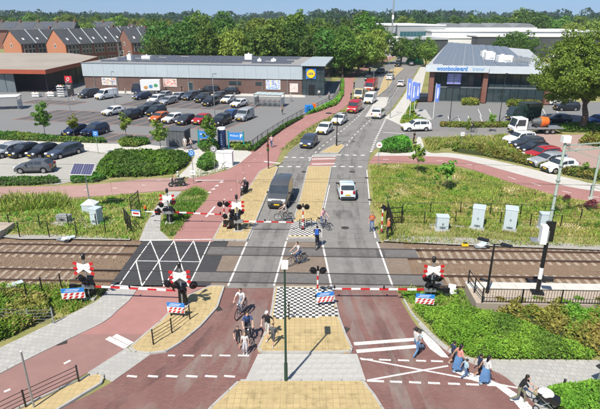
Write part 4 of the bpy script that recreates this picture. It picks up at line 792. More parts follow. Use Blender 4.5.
for x, y, d in ((12, 9, (2.2, 1.5, 1.0)), (37, 12, (1.8, 1.4, 1.4)), (41, 6, (.9, .9, .7)), (44, 8, (1.2, .9, .6)), (9.5, 5, (1.0, 1.0, 1.5))):
    q = MB(); q.box((x, y, 6.37 + d[2] / 2), d); q.tube((x, y, 6.37 + d[2]), (x, y, 6.37 + d[2] + .3), .2, .2); part('roof_vent', q, white, sm)
for k in range(9):
    q = MB(); q.tube((2.5 + k * SL / 9, -.1, 0), (2.5 + k * SL / 9, -.1, 3.3), .06, .06, 8); part('downpipe', q, steel, sm)
def at_wall(px): return (xat(px, 85, A0.y - 4 * 1.0) - A0.x) / math.cos(ua)
def wx(px): # position along the facade that shows at column px
    best = min(range(0, 2000), key=lambda k: abs((300 + F * (A0.x + math.cos(ua) * k * SL / 2000) / ((A0.y + math.sin(ua) * k * SL / 2000) * CP - (2.2 - CAMH) * SP)) - px)); return best * SL / 2000
posters = [(102, 116.5, 1.3, 3.0, (.75, .7, .2)), (163.5, 177, 1.2, 3.0, (.75, .6, .45)), (266, 280.5, 1.0, 3.1, (.6, .68, .75)), (290, 298, .5, 2.4, (.7, .62, .6))]
for i, (x0, x1, z0, z1, c) in enumerate(posters):
    a, e = wx(x0), wx(x1); q = MB(); q.box(((a + e) / 2, -0.07, (z0 + z1) / 2), (e - a, 0.1, z1 - z0)); pn = part('poster', q, white, sm)
    rd = random.Random(i + 3)
    cols = [[(.8, .62, .08), (.75, .1, .08), (.05, .08, .2), (.7, .2, .05)], [(.1, .3, .06), (.75, .3, .08), (.6, .1, .06), (.15, .08, .05)], [(.7, .65, .1), (.05, .1, .45), (.1, .25, .6), (.06, .08, .3)], [(.5, .12, .1), (.2, .2, .22), (.65, .4, .35), (.3, .3, .32)]][i]
    prt = printmat('poster_print_%d' % i, cols, rd.random() * 9); q = MB(); q.box(((a + e) / 2, -0.125, (z0 + z1) / 2), (e - a - .14, .012, z1 - z0 - .14)); part('poster_print', q, prt, pn)
    for k, cc in ():
        w_ = (e - a) * (.3 if k else .55); h_ = (z1 - z0) * (.36 if k else .22)
        q = MB(); q.ball((a + (e - a) * [.4, .25, .55, .78][k], -0.125, z0 + (z1 - z0) * [.82, .32, .42, .34][k]), (w_ / 2, .008, h_ / 2), 10, 6); part('poster_print', q, pm('print_%d_%d' % (i, k), cc, None, 3, .6), pn)
for x0, x1, z0, z1 in ((229, 241, 1.9, 2.7), (255.5, 262.5, 1.9, 2.6), (188, 193, 0.05, 2.3)):
    a, e = wx(x0), wx(x1); q = MB(); q.box(((a + e) / 2, -0.02, (z0 + z1) / 2), (e - a, 0.1, z1 - z0)); fr = part('door' if z0 < 1 else 'window', q, dark if z0 > 1 else steel, sm)
    q = MB(); q.box(((a + e) / 2, -0.075, (z0 + z1) / 2), (e - a - .16, 0.03, z1 - z0 - .16)); part('pane', q, bglass, fr)
# glass entrance tower with the round yellow sign
T0 = G(302.3, 95.2); tw = thing('shop_entrance', 'dark glass supermarket entrance block with round yellow sign', 'shop', T0, ua)
TW, TD, TH = 4.9, 22.0, 6.35; tintg = pm('teal_glass', (0.012, 0.035, 0.04), (0.02, 0.05, 0.055), .8, .08, spec=.6)
b = MB(); b.box((TW / 2, TD / 2, TH / 2), (TW - .1, TD - .1, TH)); part('core', b, tintg, tw)
b = MB(); b.box((TW / 2, TD / 2 - .3, TH + .16), (TW + .5, TD + .8, .32)); part('roof', b, cladding, tw)
for i in range(5):
    for j in range(4):
        q = MB(); q.box((TW * (i + .5) / 5, -0.04, TH * (j + .5) / 4), (TW / 5 - .07, .06, TH / 4 - .07)); part('pane', q, bglass, tw)
for i in range(8):
    for j in range(3): q = MB(); q.box((TW + .02, TD * (i + .5) / 8, TH * (j + .5) / 3), (.06, TD / 8 - .08, TH / 3 - .08)); part('pane', q, bglass, tw)
q = MB(); q.box((TW * .42, -.12, 1.15), (1.3, .1, 2.3)); part('door', q, black, tw)
sg = thing('round_sign', 'round yellow shop sign with blue lettering on the glass block', 'sign', T0 + Vector((1.9 * math.cos(ua), 1.9 * math.sin(ua) - .25, 4.7)), ua)
q = MB(); q.box((0, .05, 0), (2.2, .08, 2.2)); part('backing', q, signblue, sg)
q = MB(); q.tube((0, 0, 0), (0, -.08, 0), .98, .98, 28); part('red_ring', q, red, sg)
q = MB(); q.tube((0, -.08, 0), (0, -.12, 0), .9, .9, 28); part('disc', q, pm('sign_yellow', (.85, .6, .01), (.8, .56, .01), 3, .5), sg)
text('LIDL', .62, pm('letter_blue', (.01, .05, .3), None, 3, .5), sg, (0, -.13, 0), bold=.02); q = MB(); q.box((.08, -.135, .0), (.13, .02, .5), 0); 
# raised porch between
# ---- wide red fronted canopy building at the left
rz_, fz_ = 5.3, 4.35
cp = [G(x, y, rz_) for x, y in ((-60, 68.5), (45, 69.8), (79, 62.6), (98, 56.5), (70, 53), (-60, 52.5))]
cen = Vector((cp[0].x * .5 + cp[1].x * .5, cp[0].y * .5 + cp[1].y * .5 + 12, 0)); lc = [(p.x - cen.x, p.y - cen.y) for p in cp]
cb = thing('canopy_building', 'flat tan roofed shop with deep rust red fascia and dark open front', 'shop', cen)
rust = pm('rust_red_fascia', (0.36, 0.075, 0.035), (0.3, 0.065, 0.03), .5, .6); tan = pm('tan_roof', (0.36, 0.315, 0.265), (0.3, 0.265, 0.225), .25, .9, big=.2, bigscale=.08)
b = MB(); b.prism(lc, fz_, rz_ - .02, 0); part('fascia', b, rust, cb)
b = MB(); b.prism([(x * .995, y * .995) for x, y in lc], rz_ - .3, rz_, 0); part('roof', b, tan, cb)
inn = [(lc[0][0], lc[0][1] + 9), (lc[1][0] - 3, lc[1][1] + 7), (lc[2][0] - 3, lc[2][1] + 3), (lc[3][0] - 4, lc[3][1] - 2), (lc[4][0], lc[4][1] - 3), (lc[5][0], lc[5][1] - 3)]
b = MB(); b.prism(inn, -.1, fz_ + .2); part('wall', b, pm('dark_shop_interior', (.03, .026, .024), (.05, .04, .035), 1, .6), cb)
gw = pm('grey_glass_wall', (.12, .15, .17), (.16, .19, .21), .8, .2)
for i in range(10):
    q = MB(); q.box((lc[1][0] - 9.6 - i * 2.1, lc[1][1] + 2.4, 2.1), (2.0, .15, 4.2)); part('glass_panel', q, gw, cb)
for i in range(5):
    a = Vector((*lc[1], 0)).lerp(Vector((*lc[2], 0)), .06 + i * .22); q = MB(); q.tube((a.x - 1.0, a.y + .6, -.1), (a.x - 1.0, a.y + .6, fz_ + .1), .14, .14, 10); part('column', q, black, cb)
wt = G(98, 58, 6)
# red pillar sign and display racks on the shop front
p = G(71, 95.5); rs = thing('pillar_sign', 'red square shop sign on a dark panel by the canopy', 'sign', p, R(-8))
q = MB(); q.box((0, 0, 1.4), (1.5, .3, 2.8)); part('panel', q, dark, rs); q = MB(); q.box((0, 0, 3.5), (1.6, .35, 1.4)); part('red_panel', q, red, rs); q = MB(); q.ring((0, -.2, 3.55), (0, 1, 0), .3, .07, 16); part('emblem', q, white, rs)
for i in range(3): q = MB(); q.box((-.1, -.18, 2.2 - i * .3), (1.0 - .2 * i, .02, .09)); part('text_line', q, white, rs)
for i, (x, y, lb) in enumerate(((37, 97, 'low white display crate under the canopy, leftmost of two'), (52, 96.5, 'low white display crate under the canopy, rightmost of two'), (62.5, 97, 'tall wire display rack by the red sign'))):
    p = G(x, y); d = thing('display_crate' if i < 2 else 'display_rack', lb, 'display', p, R(-8)); hh = .9 if i < 2 else 2.4
    for s in (-1, 1):
        for r_ in (-1, 1): q = MB(); q.box((s * .75, r_ * .45, hh / 2), (.07, .07, hh)); part('leg', q, steel, d)
    for k in range(2 if i < 2 else 5): q = MB(); q.box((0, 0, .3 + k * .5), (1.6, 1.0, .12 if i == 2 else .3)); part('shelf', q, white, d)
    for k in range(6): q = MB(); q.ball((-.6 + k * .24, random.uniform(-.2, .2), hh + .05), .16, 8, 5); part('goods', q, [white, red, LF['lime']][k % 3], d)
# ---- showroom with solar roof on the right
D0 = G(427, 101.5); D1 = G(546, 104.5); da = math.atan2(D1.y - D0.y, D1.x - D0.x); DL = (D1 - D0).length
sh = thing('showroom', 'two storey glass showroom with pale fascia, lettering and solar roof', 'showroom', D0, da)
shfas = pm('pale_fascia', (.58, .63, .66), (.53, .58, .62), .5, .4)
RH = 7.1; NW = DL * .47
def loc_(px, z):
    v = G(px[0], px[1], z) - D0; return (v.x * math.cos(da) + v.y * math.sin(da), -v.x * math.sin(da) + v.y * math.cos(da))
bk = [loc_(q, RH) for q in ((544, 63), (529, 49.5), (448, 43))]
def ex(y): return -.9 + (bk[2][0] + .9) * (y + 1.6) / (bk[2][1] + 1.6)
q = MB(); q.prism([(max(.3, ex(.6) + .4), .6), (DL - .3, .6), (DL - .3, 12), (max(.3, ex(12) + .5), 12)], -.1, RH - .2); part('core', q, pm('showroom_interior', (.018, .02, .022), (.035, .035, .035), .6, .5), sh)
rp = [(-.9, -1.6), (NW + .2, -1.6), (NW + .2, -1.0), (DL + 1.0, -1.0)] + bk
q = MB(); q.prism(rp, RH - .12, RH + .04); part('roof', q, pm('solar_roof_deck', (.42, .44, .45), (.36, .38, .4), .4, .8), sh)
q = MB(); q.prism([(ex(12.2) + .6, 12.2), (DL - .4, 12.2), (bk[0][0] * .97, bk[0][1] * .98), (bk[1][0] * .985, bk[1][1] * .985), (bk[2][0] + 1.2, bk[2][1] * .985)], -.1, RH - .14); part('rear_wall', q, cladding, sh)
q = MB(); q.box((NW / 2 - .35, -1.55, RH - .35), (NW + 1.2, .35, 1.25)); fl_ = part('fascia', q, shfas, sh)
q = MB(); q.box(((NW + DL + 1.4) / 2, -1.0, RH - .5), (DL - NW + 1.0, .35, 1.35)); part('fascia', q, shfas, sh)
lb_ = pm('letter_bright_blue', (.02, .2, .62), None, 3, .5)
text('woonboulevard', 1.15, lb_, fl_, (1.2, -1.75, RH - .33), align='LEFT', bold=.03, sx=.8); text('bremer', 1.05, pm('letter_pale_blue', (.2, .42, .7), None, 3, .5), fl_, (8.0, -1.75, RH - .33), align='LEFT', sx=.72)
brn = brickmat('showroom_brick', (.25, .09, .06), (.2, .075, .05), (.18, .13, .11), .22, .07, plane='xz')
for x in (.5, NW, DL - .2): q = MB(); q.box((x, -.3, RH / 2 - .3), (.9, 1.2, RH - .9)); part('pillar', q, brn, sh)
nP = 7
for f_ in range(2):
    for k, (x0, x1) in enumerate(((1.0, NW - .5), (NW + .5, DL - .7))):
        for i in range(nP):
            w_ = (x1 - x0) / nP; q = MB(); q.box((x0 + w_ * (i + .5), .38, 1.5 + f_ * 3.0), (w_ - .1, .06, 2.6)); part('pane', q, bglass, sh)
for z in (.1, 3.0, 5.9): q = MB(); q.box((DL / 2, .42, z), (DL - .8, .12, .32)); part('floor_band', q, pm('band_grey', (.16, .18, .19), None, 2, .6), sh)
q = MB(); q.box((NW * .45, -.2, 4.7), (2.7, .12, 2.1)); bn = part('banner', q, pm('banner_violet', (.2, .22, .55), (.3, .3, .6), 2, .6), sh, label='violet blue banner'); 
for k in range(4): q = MB(); q.box((NW * .45, -.27, 5.35 - k * .42), (2.0 - .2 * (k % 2), .02, .18)); part('text_line', q, pm('banner_pale', (.5, .52, .72), None, 3, .6), bn)
q = MB(); q.add([(-.95, -.5, .1), (.95, -.5, .1), (.95, .5, .45), (-.95, .5, .45), (-.95, .5, .05), (.95, .5, .05), (-.95, -.5, .05), (.95, -.5, .05)], [(0, 1, 2, 3), (3, 2, 5, 4), (0, 3, 4, 6), (1, 7, 5, 2), (0, 6, 7, 1)]); spm = q.mesh('solar_panel', solargrey)
for i in range(9):
    for j in range(30):
        sk = bk[2][0] / bk[2][1]; y = 2.2 + j * 3.0; x = 1.2 + i * 2.1 + y * sk
        if inside((x + .8, y), rp) and inside((x - .9, y + 1), rp) and (i + j * 5) % 43: link('solar_panel', spm, sh, (x, y, RH + .03))
for x, y, d in ((16, 9, (3.0, 2.2, 1.6)), (19, 7, (3.2, 1.6, 1.3)), (14, 15, (2.0, 2.0, 1.8)), (20.5, 13, (2.4, 1.2, 1.0)), (15, 24, (2.5, 2.0, 1.5))):
    q = MB(); q.box((x, y, RH + d[2] / 2), d, R(4)); q.tube((x - .5, y, RH + d[2]), (x - .5, y, RH + d[2] + .25), .4, .4, 12); q.box((x + .3, y - d[1] / 2 - .05, RH + d[2] * .6), (d[0] * .5, .1, d[2] * .4)); part('roof_unit', q, steel if x > 18 else white, sh)
# ---- halls in the distance
def hall(name, label, x0, x1, ytop, D, H_, depth, wallm, roofm, rz=0.0, win=None, cat='building'):
    X0, X1 = xat(x0, ytop, D), xat(x1, ytop, D); L = (X1 - X0) / math.cos(rz); t = thing(name, label, cat, (X0, D, 0), rz)
    q = MB(); q.box((L / 2, depth / 2, H_ / 2), (L, depth, H_)); part('wall', q, wallm, t)
    q = MB(); q.box((L / 2, depth / 2, H_ + .1), (L + .6, depth + .6, .5)); part('roof', q, roofm, t)
    if win:
        for (a, c, z0, z1, n_, m_) in win:
            for i in range(n_):
                w_ = L * (c - a) / n_; q = MB(); q.box((L * a + w_ * (i + .5), -.04, (z0 + z1) / 2), (w_ * .92, .1, z1 - z0)); part('window', q, m_, t)
    return t
hw = pm('white_hall', (.72, .72, .7), (.66, .66, .64), .1, .7); hg = pm('grey_hall', (.36, .38, .39), (.32, .34, .35), .1, .7); hd = pm('dark_hall', (.05, .055, .065), (.07, .075, .08), .1, .7)
teal = pm('teal_hall_glass', (.03, .11, .13), (.04, .13, .15), .2, .15)
hall('grey_hall', 'grey hall with a wide teal glass front beyond the road bend', 389, 447, 27, 265, zat(25.5, 265), 60, hg, hw, R(6), [(.2, .68, 4.2, 9.2, 8, teal), (.02, .12, 3, 8.5, 2, hd)])
hall('low_dark_hall', 'low dark blue grey building in front of the grey hall', 411, 449, 39, 215, zat(39.5, 215), 20, hd, hg, R(4), [(.1, .9, 1, 3, 6, bglass)])
hall('white_office', 'small white block at the foot of the grey hall', 386, 401, 37, 225, zat(38, 225), 14, hw, hw, 0, [(.1, .9, 1.5, 4, 3, bglass)])
hall('white_hall', 'long white flat hall behind the showroom roof', 432, 600, 31, 250, zat(31.5, 250), 45, hw, hw, R(-4), [(.42, .98, 6.0, 7.6, 14, hd)])
hall('white_hall', 'white hall behind the showroom with its dark loading band', 478, 630, 36, 222, zat(36.5, 222), 18, hd, hw, R(-3), [(.5, .95, .3, 3.0, 8, hw)])
hall('white_hall', 'white block left of the showroom roof', 428, 483, 39, 232, zat(38, 232), 14, hw, hw, R(-2), [(.1, .9, 3, 5, 9, hd)])
hall('dark_hall', 'dark low hall at the back of the industrial estate', 440, 470, 26, 330, zat(25.5, 330), 30, hd, hd, 0, [(.1, .9, 4, 8, 6, bglass)])
for i, (x, lb) in enumerate(((453, 'leftmost of four grey sawtooth roofs over the white hall'), (476, 'second from left of four grey sawtooth roofs over the white hall'), (501, 'third from left of four grey sawtooth roofs over the white hall'), (525, 'rightmost of four grey sawtooth roofs over the white hall'))):
    D = 300; X = xat(x, 26, D); t = thing('gabled_hall', lb, 'building', (X, D, 0), R(-4)); z0, z1 = zat(27.5, D), zat(23.6, D); ww = 7.0
    q = MB(); q.box((0, 15, z0 / 2), (ww * 2 - .2, 30, z0)); part('wall', q, hw, t)
    q = MB(); q.prof([(-ww, z0), (ww, z0), (ww * .4, z1), (-ww * .4, z1)], 'y', 0.3, 30); part('roof', q, pm('hall_roof', (.22, .23, .24), (.18, .19, .2), .2, .8), t)
    for k in range(4): q = MB(); q.box((-ww * .7 + k * ww * .46, -.05, z0 - 2.0), (1.8, .1, 1.2)); part('window', q, hd, t)
p = G(423, 50); t = thing('green_dome', 'small bright green dome tent beside the far road', 'tent', (xat(416, 46, 190), 190, 0)); q = MB(); q.ball((0, 0, 0), (3.4, 3.4, 3.0), 16, 8); part('canopy', q, pm('dome_green', (.02, .3, .1), (.02, .25, .09), 2, .6), t, True); q = MB(); q.ring((0, 0, .1), (0, 0, 1), 3.42, .08, 20); part('hem', q, white, t)
# ---- housing estate
ob = brickmat('orange_brick', (.5, .17, .075), (.42, .14, .065), (.4, .25, .17), .22, .08, plane='yz', big=.1, bump=0); rb = brickmat('red_brown_brick', (.24, .085, .055), (.2, .075, .05), (.2, .13, .1), .22, .08, plane='xz', big=.1, bump=0)
rt = pm('slate_tile', (.075, .078, .085), (.055, .058, .063), .6, .75); wf = pm('window_frame_white', (.75, .75, .73), None, 2, .6); lg = pm('light_grey_render', (.5, .56, .58), (.46, .52, .54), .6, .7)
def terrace(label, x, ytop, D, ax, units, eave, wid=9.5, ul=5.6, fronts=None, gable=ob):
    ridge = zat(ytop, D); X = xat(x, ytop, D); t = thing('terraced_house', label, 'house', (X, D, 0), R(ax)); L = units * ul; h = wid / 2
    q = MB(); q.prof([(-h, 0), (h, 0), (h, eave), (0, ridge - .25), (-h, eave)], 'x', 0, .35); gl = part('gable_wall', q, gable, t)
    for k in range(units):
        fm_ = (fronts or [rb])[k % len(fronts or [rb])]
        q = MB(); q.box((.35 + (k + .5) * ul, -h + 1.0, eave / 2), (ul, 2.0, eave)); wl = part('wall', q, fm_, t)
        q = MB(); q.box((.35 + (k + .5) * ul, h - 1.0, eave / 2), (ul, 2.0, eave)); part('wall', q, fm_, t)
        for dx_ in (-1.5, 0.1, 1.6):
            for z in ((1.5, 4.4, 6.0) if eave > 7 else (1.5, 4.3)):
                if z + .8 > eave: continue
                q = MB(); q.box((.35 + (k + .5) * ul + dx_, -h - .03, z), (1.15, .1, 1.5)); wi = part('window', q, wf, t); q = MB(); q.box((.35 + (k + .5) * ul + dx_, -h - .09, z), (.95, .04, 1.3)); part('pane', q, bglass, wi)
    sl = math.atan2(ridge - eave, h)
    for s in (-1, 1):
        q = MB(); o2 = h + .35; ze = eave - .35 * math.tan(sl)
        q.add([(-.2, s * o2, ze), (L + .5, s * o2, ze), (L + .5, 0, ridge), (-.2, 0, ridge), (-.2, s * o2, ze - .25), (L + .5, s * o2, ze - .25), (L + .5, 0, ridge - .25), (-.2, 0, ridge - .25)], [(0, 1, 2, 3), (7, 6, 5, 4), (0, 4, 5, 1), (0, 3, 7, 4), (1, 5, 6, 2), (3, 2, 6, 7)]); rf = part('roof', q, rt, t)
        if s < 0:
            for k in range(1, units): q = MB(); q.obox((.35 + k * ul, -o2, ze + .12), (.35 + k * ul, 0, ridge + .12), .22, .14); part('party_wall_cap', q, lg, rf)
            for k in range(units):
                u = .45; y_, z_ = -o2 + o2 * u * .6, ze + (ridge - ze) * u * .6; q = MB(); q.obox((.35 + (k + .35) * ul, y_, z_ + .06), (.35 + (k + .35) * ul, y_ + .75, z_ + .06 + .75 * math.tan(sl)), .7, .08); part('skylight', q, wf, rf)
    for (yy, zz, w2, h2) in ((0.2, eave * .88, .9, 1.4), (-2.6, eave * .42, 1.2, 1.3), (2.2, eave * .42, 1.4, 1.3)):
        q = MB(); q.box((-.04, yy, zz), (.1, w2, h2)); wi = part('window', q, wf, gl); q = MB(); q.box((-.1, yy, zz), (.04, w2 - .3, h2 - .3)); part('pane', q, bglass, wi)
    q = MB(); q.box((L * .6, .5, ridge + .3), (.7, .7, 1.2)); part('chimney', q, rb, t)
    return t
terrace('orange brick gabled house row at the far left edge', 9, 30, 192, 60, 5, 7.3, 10.8)
terrace('orange brick gabled house row with long dark roof, second from left', 53, 29, 188, 60, 8, 7.3, 10.8, fronts=[rb, rb, rb, rb, lg, rb, rb])
terrace('orange gabled house peeping over the roofs in the middle', 96, 26.5, 250, 42, 5, 7.0)
terrace('short brown gabled row right of the long orange one', 108, 28, 225, 55, 4, 7.2, 10.0, gable=rb)
terrace('red brown house with pale gable window near the trees', 123, 28.5, 205, 48, 3, 7.2, gable=rb)
terrace('red brick house half hidden by trees at the right end', 145, 26, 235, 48, 3, 7.2, gable=rb)
for i, (x0, x1, yt, D, lb) in enumerate(((-20, 72, 21.5, 280, 'long dark roofed house row with solar panels at the far left'), (84, 118, 21.5, 300, 'dark roofed house row with solar panels behind the middle gable'), (118, 152, 24, 310, 'dark roofed house row behind the red brick house'))):
    X0, X1 = xat(x0, yt, D), xat(x1, yt, D); ridge = zat(yt, D); L = X1 - X0; t = thing('house_row', lb, 'house', (X0, D, 0)); eave = ridge - 4.2
    q = MB(); q.box((L / 2, 5, eave / 2), (L, 9, eave)); part('wall', q, rb, t)
    q = MB(); q.prof([(-.4, eave), (9.9, eave), (5, ridge)], 'x', -.3, L + .3); rf = part('roof', q, rt, t)
    n = int(L / 9)
    for k in range(n):
        q = MB(); y0, z0_, y1, z1_ = .9, eave + (1.3 / 5.4) * (ridge - eave) + .08, 4.0, eave + (4.4 / 5.4) * (ridge - eave) + .08; q.obox(((k + .5) * L / n, y0, z0_), ((k + .5) * L / n, y1, z1_), 5.5, .08); part('solar_panel', q, solar, rf)
        q = MB(); q.box(((k + .5) * L / n, .45, eave - 1.6), (1.6, .1, 1.3)); part('window', q, wf, t)
        q = MB(); q.box(((k + .95) * L / n, 4.5, ridge + .2), (.8, .8, 1.3)); part('chimney', q, rb, t)
# ================================================================ VEHICLES
PAINT = {}
def paintm(name, c, rough=0.3, metal=0.0):
    k = 'car_' + name
    if k not in MT: pm(k, c, tuple(x * .93 for x in c), 2, rough, metal=metal, coat=.6)
    return MT[k]
COLS = {'white': (.78, .78, .77), 'silver': (.46, .48, .5), 'black': (.012, .012, .014), 'navy': (.015, .025, .07), 'blue': (.02, .09, .3), 'red': (.42, .015, .02), 'orange': (.55, .13, .02), 'vangrey': (.075, .08, .088), 'grey': (.12, .125, .135), 'dgrey': (.05, .053, .06), 'lightblue': (.6, .7, .76), 'blugrey': (.07, .09, .14), 'green': (.02, .045, .035), 'cream': (.6, .5, .28)}
rimm = pm('alloy_rim', (.5, .5, .52), (.4, .4, .42), 6, .35, metal=.8); lampg = pm('headlight_glass', (.75, .77, .78), (.6, .62, .64), 8, .12); tailr = pm('tail_light_red', (.35, .01, .01), (.25, .01, .01), 8, .2)
blackp = solid('black_trim', (.02, .02, .021), .55)
SPEC = {  # L, W, top outline (front to rear), belt, cowl x, roof front x, roof rear x, rear glass base x, wheelbase
 'hatch': (4.05, 1.76, [(2.02, .5), (1.97, .68), (1.75, .82), (.95, .98), (.25, 1.40), (-.3, 1.47), (-1.35, 1.42), (-1.88, 1.02), (-1.98, .85), (-2.02, .45)], .95, .95, .25, -1.35, -1.88, 2.5),
 'small': (3.6, 1.65, [(1.8, .5), (1.76, .7), (1.55, .84), (.95, .98), (.3, 1.42), (-.2, 1.49), (-1.3, 1.45), (-1.7, 1.0), (-1.77, .8), (-1.8, .45)], .96, .95, .3, -1.3, -1.7, 2.35),
 'suv': (4.4, 1.85, [(2.2, .55), (2.15, .8), (1.9, .98), (1.05, 1.1), (.4, 1.58), (-.3, 1.66), (-1.75, 1.6), (-2.1, 1.15), (-2.17, .9), (-2.2, .5)], 1.06, 1.05, .4, -1.75, -2.1, 2.65),
 'estate': (4.65, 1.82, [(2.32, .5), (2.27, .68), (2.0, .83), (1.0, .97), (.25, 1.40), (-.4, 1.47), (-1.9, 1.42), (-2.22, 1.0), (-2.29, .8), (-2.32, .45)], .94, 1.0, .25, -1.9, -2.22, 2.75),
 'van': (5.0, 1.92, [(2.5, .5), (2.46, .85), (2.3, 1.05), (1.65, 1.2), (1.0, 1.9), (.55, 2.03), (-1.4, 2.05), (-2.36, 1.98), (-2.46, 1.2), (-2.5, .5)], 1.2, 1.65, 1.0, -2.36, -2.46, 3.0),
 'lowvan': (4.5, 1.85, [(2.25, .5), (2.2, .85), (2.0, 1.0), (1.3, 1.15), (.7, 1.72), (.2, 1.86), (-1.2, 1.88), (-2.1, 1.82), (-2.2, 1.1), (-2.25, .5)], 1.12, 1.3, .7, -2.1, -2.2, 2.8)}
def car_proto(kind):
    L, W, top, belt, xc, xrf, xrr, xt, wb = SPEC[kind]; wr_ = .33 if 'van' not in kind else .36; xw = (wb / 2 + .05, -wb / 2 + .05)
    def tz(x):
        for (x0, z0), (x1, z1) in zip(top[:-1], top[1:]):
            if x1 <= x <= x0: return z1 + (z0 - z1) * (x - x1) / (x0 - x1 + 1e-9)
        return top[-1][1]
    def sec(x):
        t = tz(x); s = abs(x) / (L / 2); hw_ = W / 2 * (1 - .13 * s ** 5); bl = min(belt, t - .03); gh = max(0, t - bl); wt = max(hw_ * .62, hw_ * .955 - gh * (.24 if 'van' not in kind else .1)) if gh > .06 else hw_ * .9
        arch = 0
        for c in xw:
            d = abs(x - c)
            if d < wr_ + .07: arch = max(arch, .31 + math.sqrt(max(0, (wr_ + .07) ** 2 - d * d)))
        lo = max(.2, arch); z = lambda q: min(max(q, lo), max(bl - .02, lo))
        return [(hw_ * .9, lo), (hw_ * .985, z(.32)), (hw_, z(.55)), (hw_ * .985, max(bl - .07, lo + .005)), (hw_ * .955, max(bl, lo + .01)), (wt + .02, max(t - min(.06, gh * .3 + .01), lo + .015)), (wt - .1, t), (0, t + .012)]
    xs = sorted({x for x, _ in top} | {c + d for c in xw for d in (-wr_ - .07, -wr_ + .02, -.26, -.12, 0, .12, .26, wr_ - .02, wr_ + .07)} | {L / 2 - .02, -L / 2 + .02}, reverse=True)
    xs = [x for x in xs if -L / 2 <= x <= L / 2]
    b = MB(); rows = []
    for x in xs:
        s = sec(x); rows.append([(x, y, z) for y, z in s] + [(x, -y, z) for y, z in s[-2::-1]])
    k = len(rows[0]); vv = [p for r in rows for p in r]; ff = [(i * k + j, i * k + j + 1, (i + 1) * k + j + 1, (i + 1) * k + j) for i in range(len(rows) - 1) for j in range(k - 1)]
    ff += [tuple(range(k)), tuple((len(rows) - 1) * k + j for j in range(k))]
    b.add(vv, ff); P = {}
    root = link('car', None); root.empty_display_size = .3
    part('body', b, white, root, True)
    q = MB(); q.box((0, 0, .36), (L * .93, W * .82, .34)); part('underbody', q, blackp, root)
    def patch(x0, x1, name, n=4):      # glass across the car following the top line
        q = MB(); pts = []
        sl = Vector((tz(x1) - tz(x0), 0, x0 - x1)).normalized() if True else 0
        nr = Vector(((tz(x0) - tz(x1)), 0, -(x0 - x1)));  nr = Vector((-(tz(x0) - tz(x1)), 0, (x0 - x1))).normalized()
        if nr.z < 0: nr = -nr
        for i in range(n + 1):
            x = x0 + (x1 - x0) * (.06 + .86 * i / n); s = sec(x); y = max(s[6][0] - .0, s[5][0] - .06); z = tz(x) + .012
            pts.append([(x + nr.x * .01, -y, z + nr.z * .01 - .012), (x + nr.x * .012, 0, z + nr.z * .012), (x + nr.x * .01, y, z + nr.z * .01 - .012)])
        for i in range(n): q.add([*pts[i], *pts[i + 1]], [(0, 1, 4, 3), (1, 2, 5, 4)])
        return part(name, q, glass, root)
    patch(xc, xrf, 'windscreen')
    if kind not in ('van',): patch(xrr, xt, 'rear_window')
    sp_ = [(xc - .32, xc - .32 - (xc - xrr) * .36), (xc - .4 - (xc - xrr) * .36, xc - .4 - (xc - xrr) * .70), (xc - .48 - (xc - xrr) * .70, xrr + .12)] if kind not in ('van', 'lowvan') else [(xc - .4, xc - 1.35)]
    for s_ in (-1, 1):
        for x0, x1 in sp_:
            if x0 - x1 < .12: continue
            q = MB(); rw = []
            for i in range(4):
                x = x0 + (x1 - x0) * i / 3; s = sec(x); y0, z0 = s[4]; y1, z1 = s[5]; e0, e1 = .1, .93
                rw.append([(x, s_ * (y0 + (y1 - y0) * e0 + .012), z0 + (z1 - z0) * e0), (x, s_ * (y0 + (y1 - y0) * e1 + .012), z0 + (z1 - z0) * e1)])
            for i in range(3): q.add([*rw[i], *rw[i + 1]], [(0, 1, 3, 2)])
            part('side_window', q, glass, root)
        for xd in ((xc - .12, xc - .12 - (xc - xrr) * .42, xrr + .28) if 'van' not in kind else (xc - .3, xc - 1.45, xc - 2.7)):
            s = sec(xd); q = MB(); pp = [(s_ * (y + .004), z) for y, z in s[1:5]]; q.add([(xd - .012, y, z) for y, z in pp] + [(xd + .012, y, z) for y, z in pp], [(i, i + 1, i + 5, i + 4) for i in range(3)]); part('door_seam', q, blackp, root)
        q = MB(); s = sec(xc - 1.0); q.box((xc - .95, s_ * (s[3][0] + .012), belt - .1), (.16, .03, .03)); part('door_handle', q, blackp, root)
        s = sec(L / 2 - .1); q = MB(); q.box((L / 2 - .12, s_ * (W / 2 - .33), .70 if 'van' not in kind else .9), (.24, .4, .17), s_ * -.25, 0, .8, .9); part('headlight', q, lampg, root)
        q = MB(); q.box((-L / 2 + .06, s_ * (W / 2 - .24), .86 if kind != 'van' else 1.15), (.16, .2, .3 if 'van' not in kind else .5), s_ * .2); part('tail_light', q, tailr, root)
        q = MB(); q.box((xc - .35, s_ * (W / 2 + .06), belt + .05), (.14, .2, .13), 0, 0, .8, .85); part('wing_mirror', q, blackp, root)
        q = MB(); q.box((0, s_ * (W / 2 * .985), .29), (wb - .85, .05, .14)); part('sill', q, blackp, root)
        for c in xw:
            w_ = link('wheel', None, root, (c, s_ * (W / 2 - .1), wr_ - .02)); q = MB(); q.tube((0, -.1, 0), (0, .1, 0), wr_ - .02, wr_ - .02, 18); part('tyre', q, rubber, w_)
            q = MB(); q.tube((0, s_ * .09, 0), (0, s_ * .112, 0), wr_ * .66, wr_ * .62, 14); part('rim', q, rimm, w_)
    q = MB(); q.box((L / 2 - .03, 0, .52), (.1, W * .62, .2), 0, 0, .7, .92); part('grille', q, blackp, root)
    q = MB(); q.box((L / 2 + .01, 0, .36), (.06, W * .78, .16)); q.box((L / 2 - .02, 0, .27), (.1, W * .8, .1)); part('front_bumper', q, blackp, root)
    q = MB(); q.box((-L / 2 + .0, 0, .34), (.08, W * .8, .2)); part('rear_bumper', q, blackp, root)
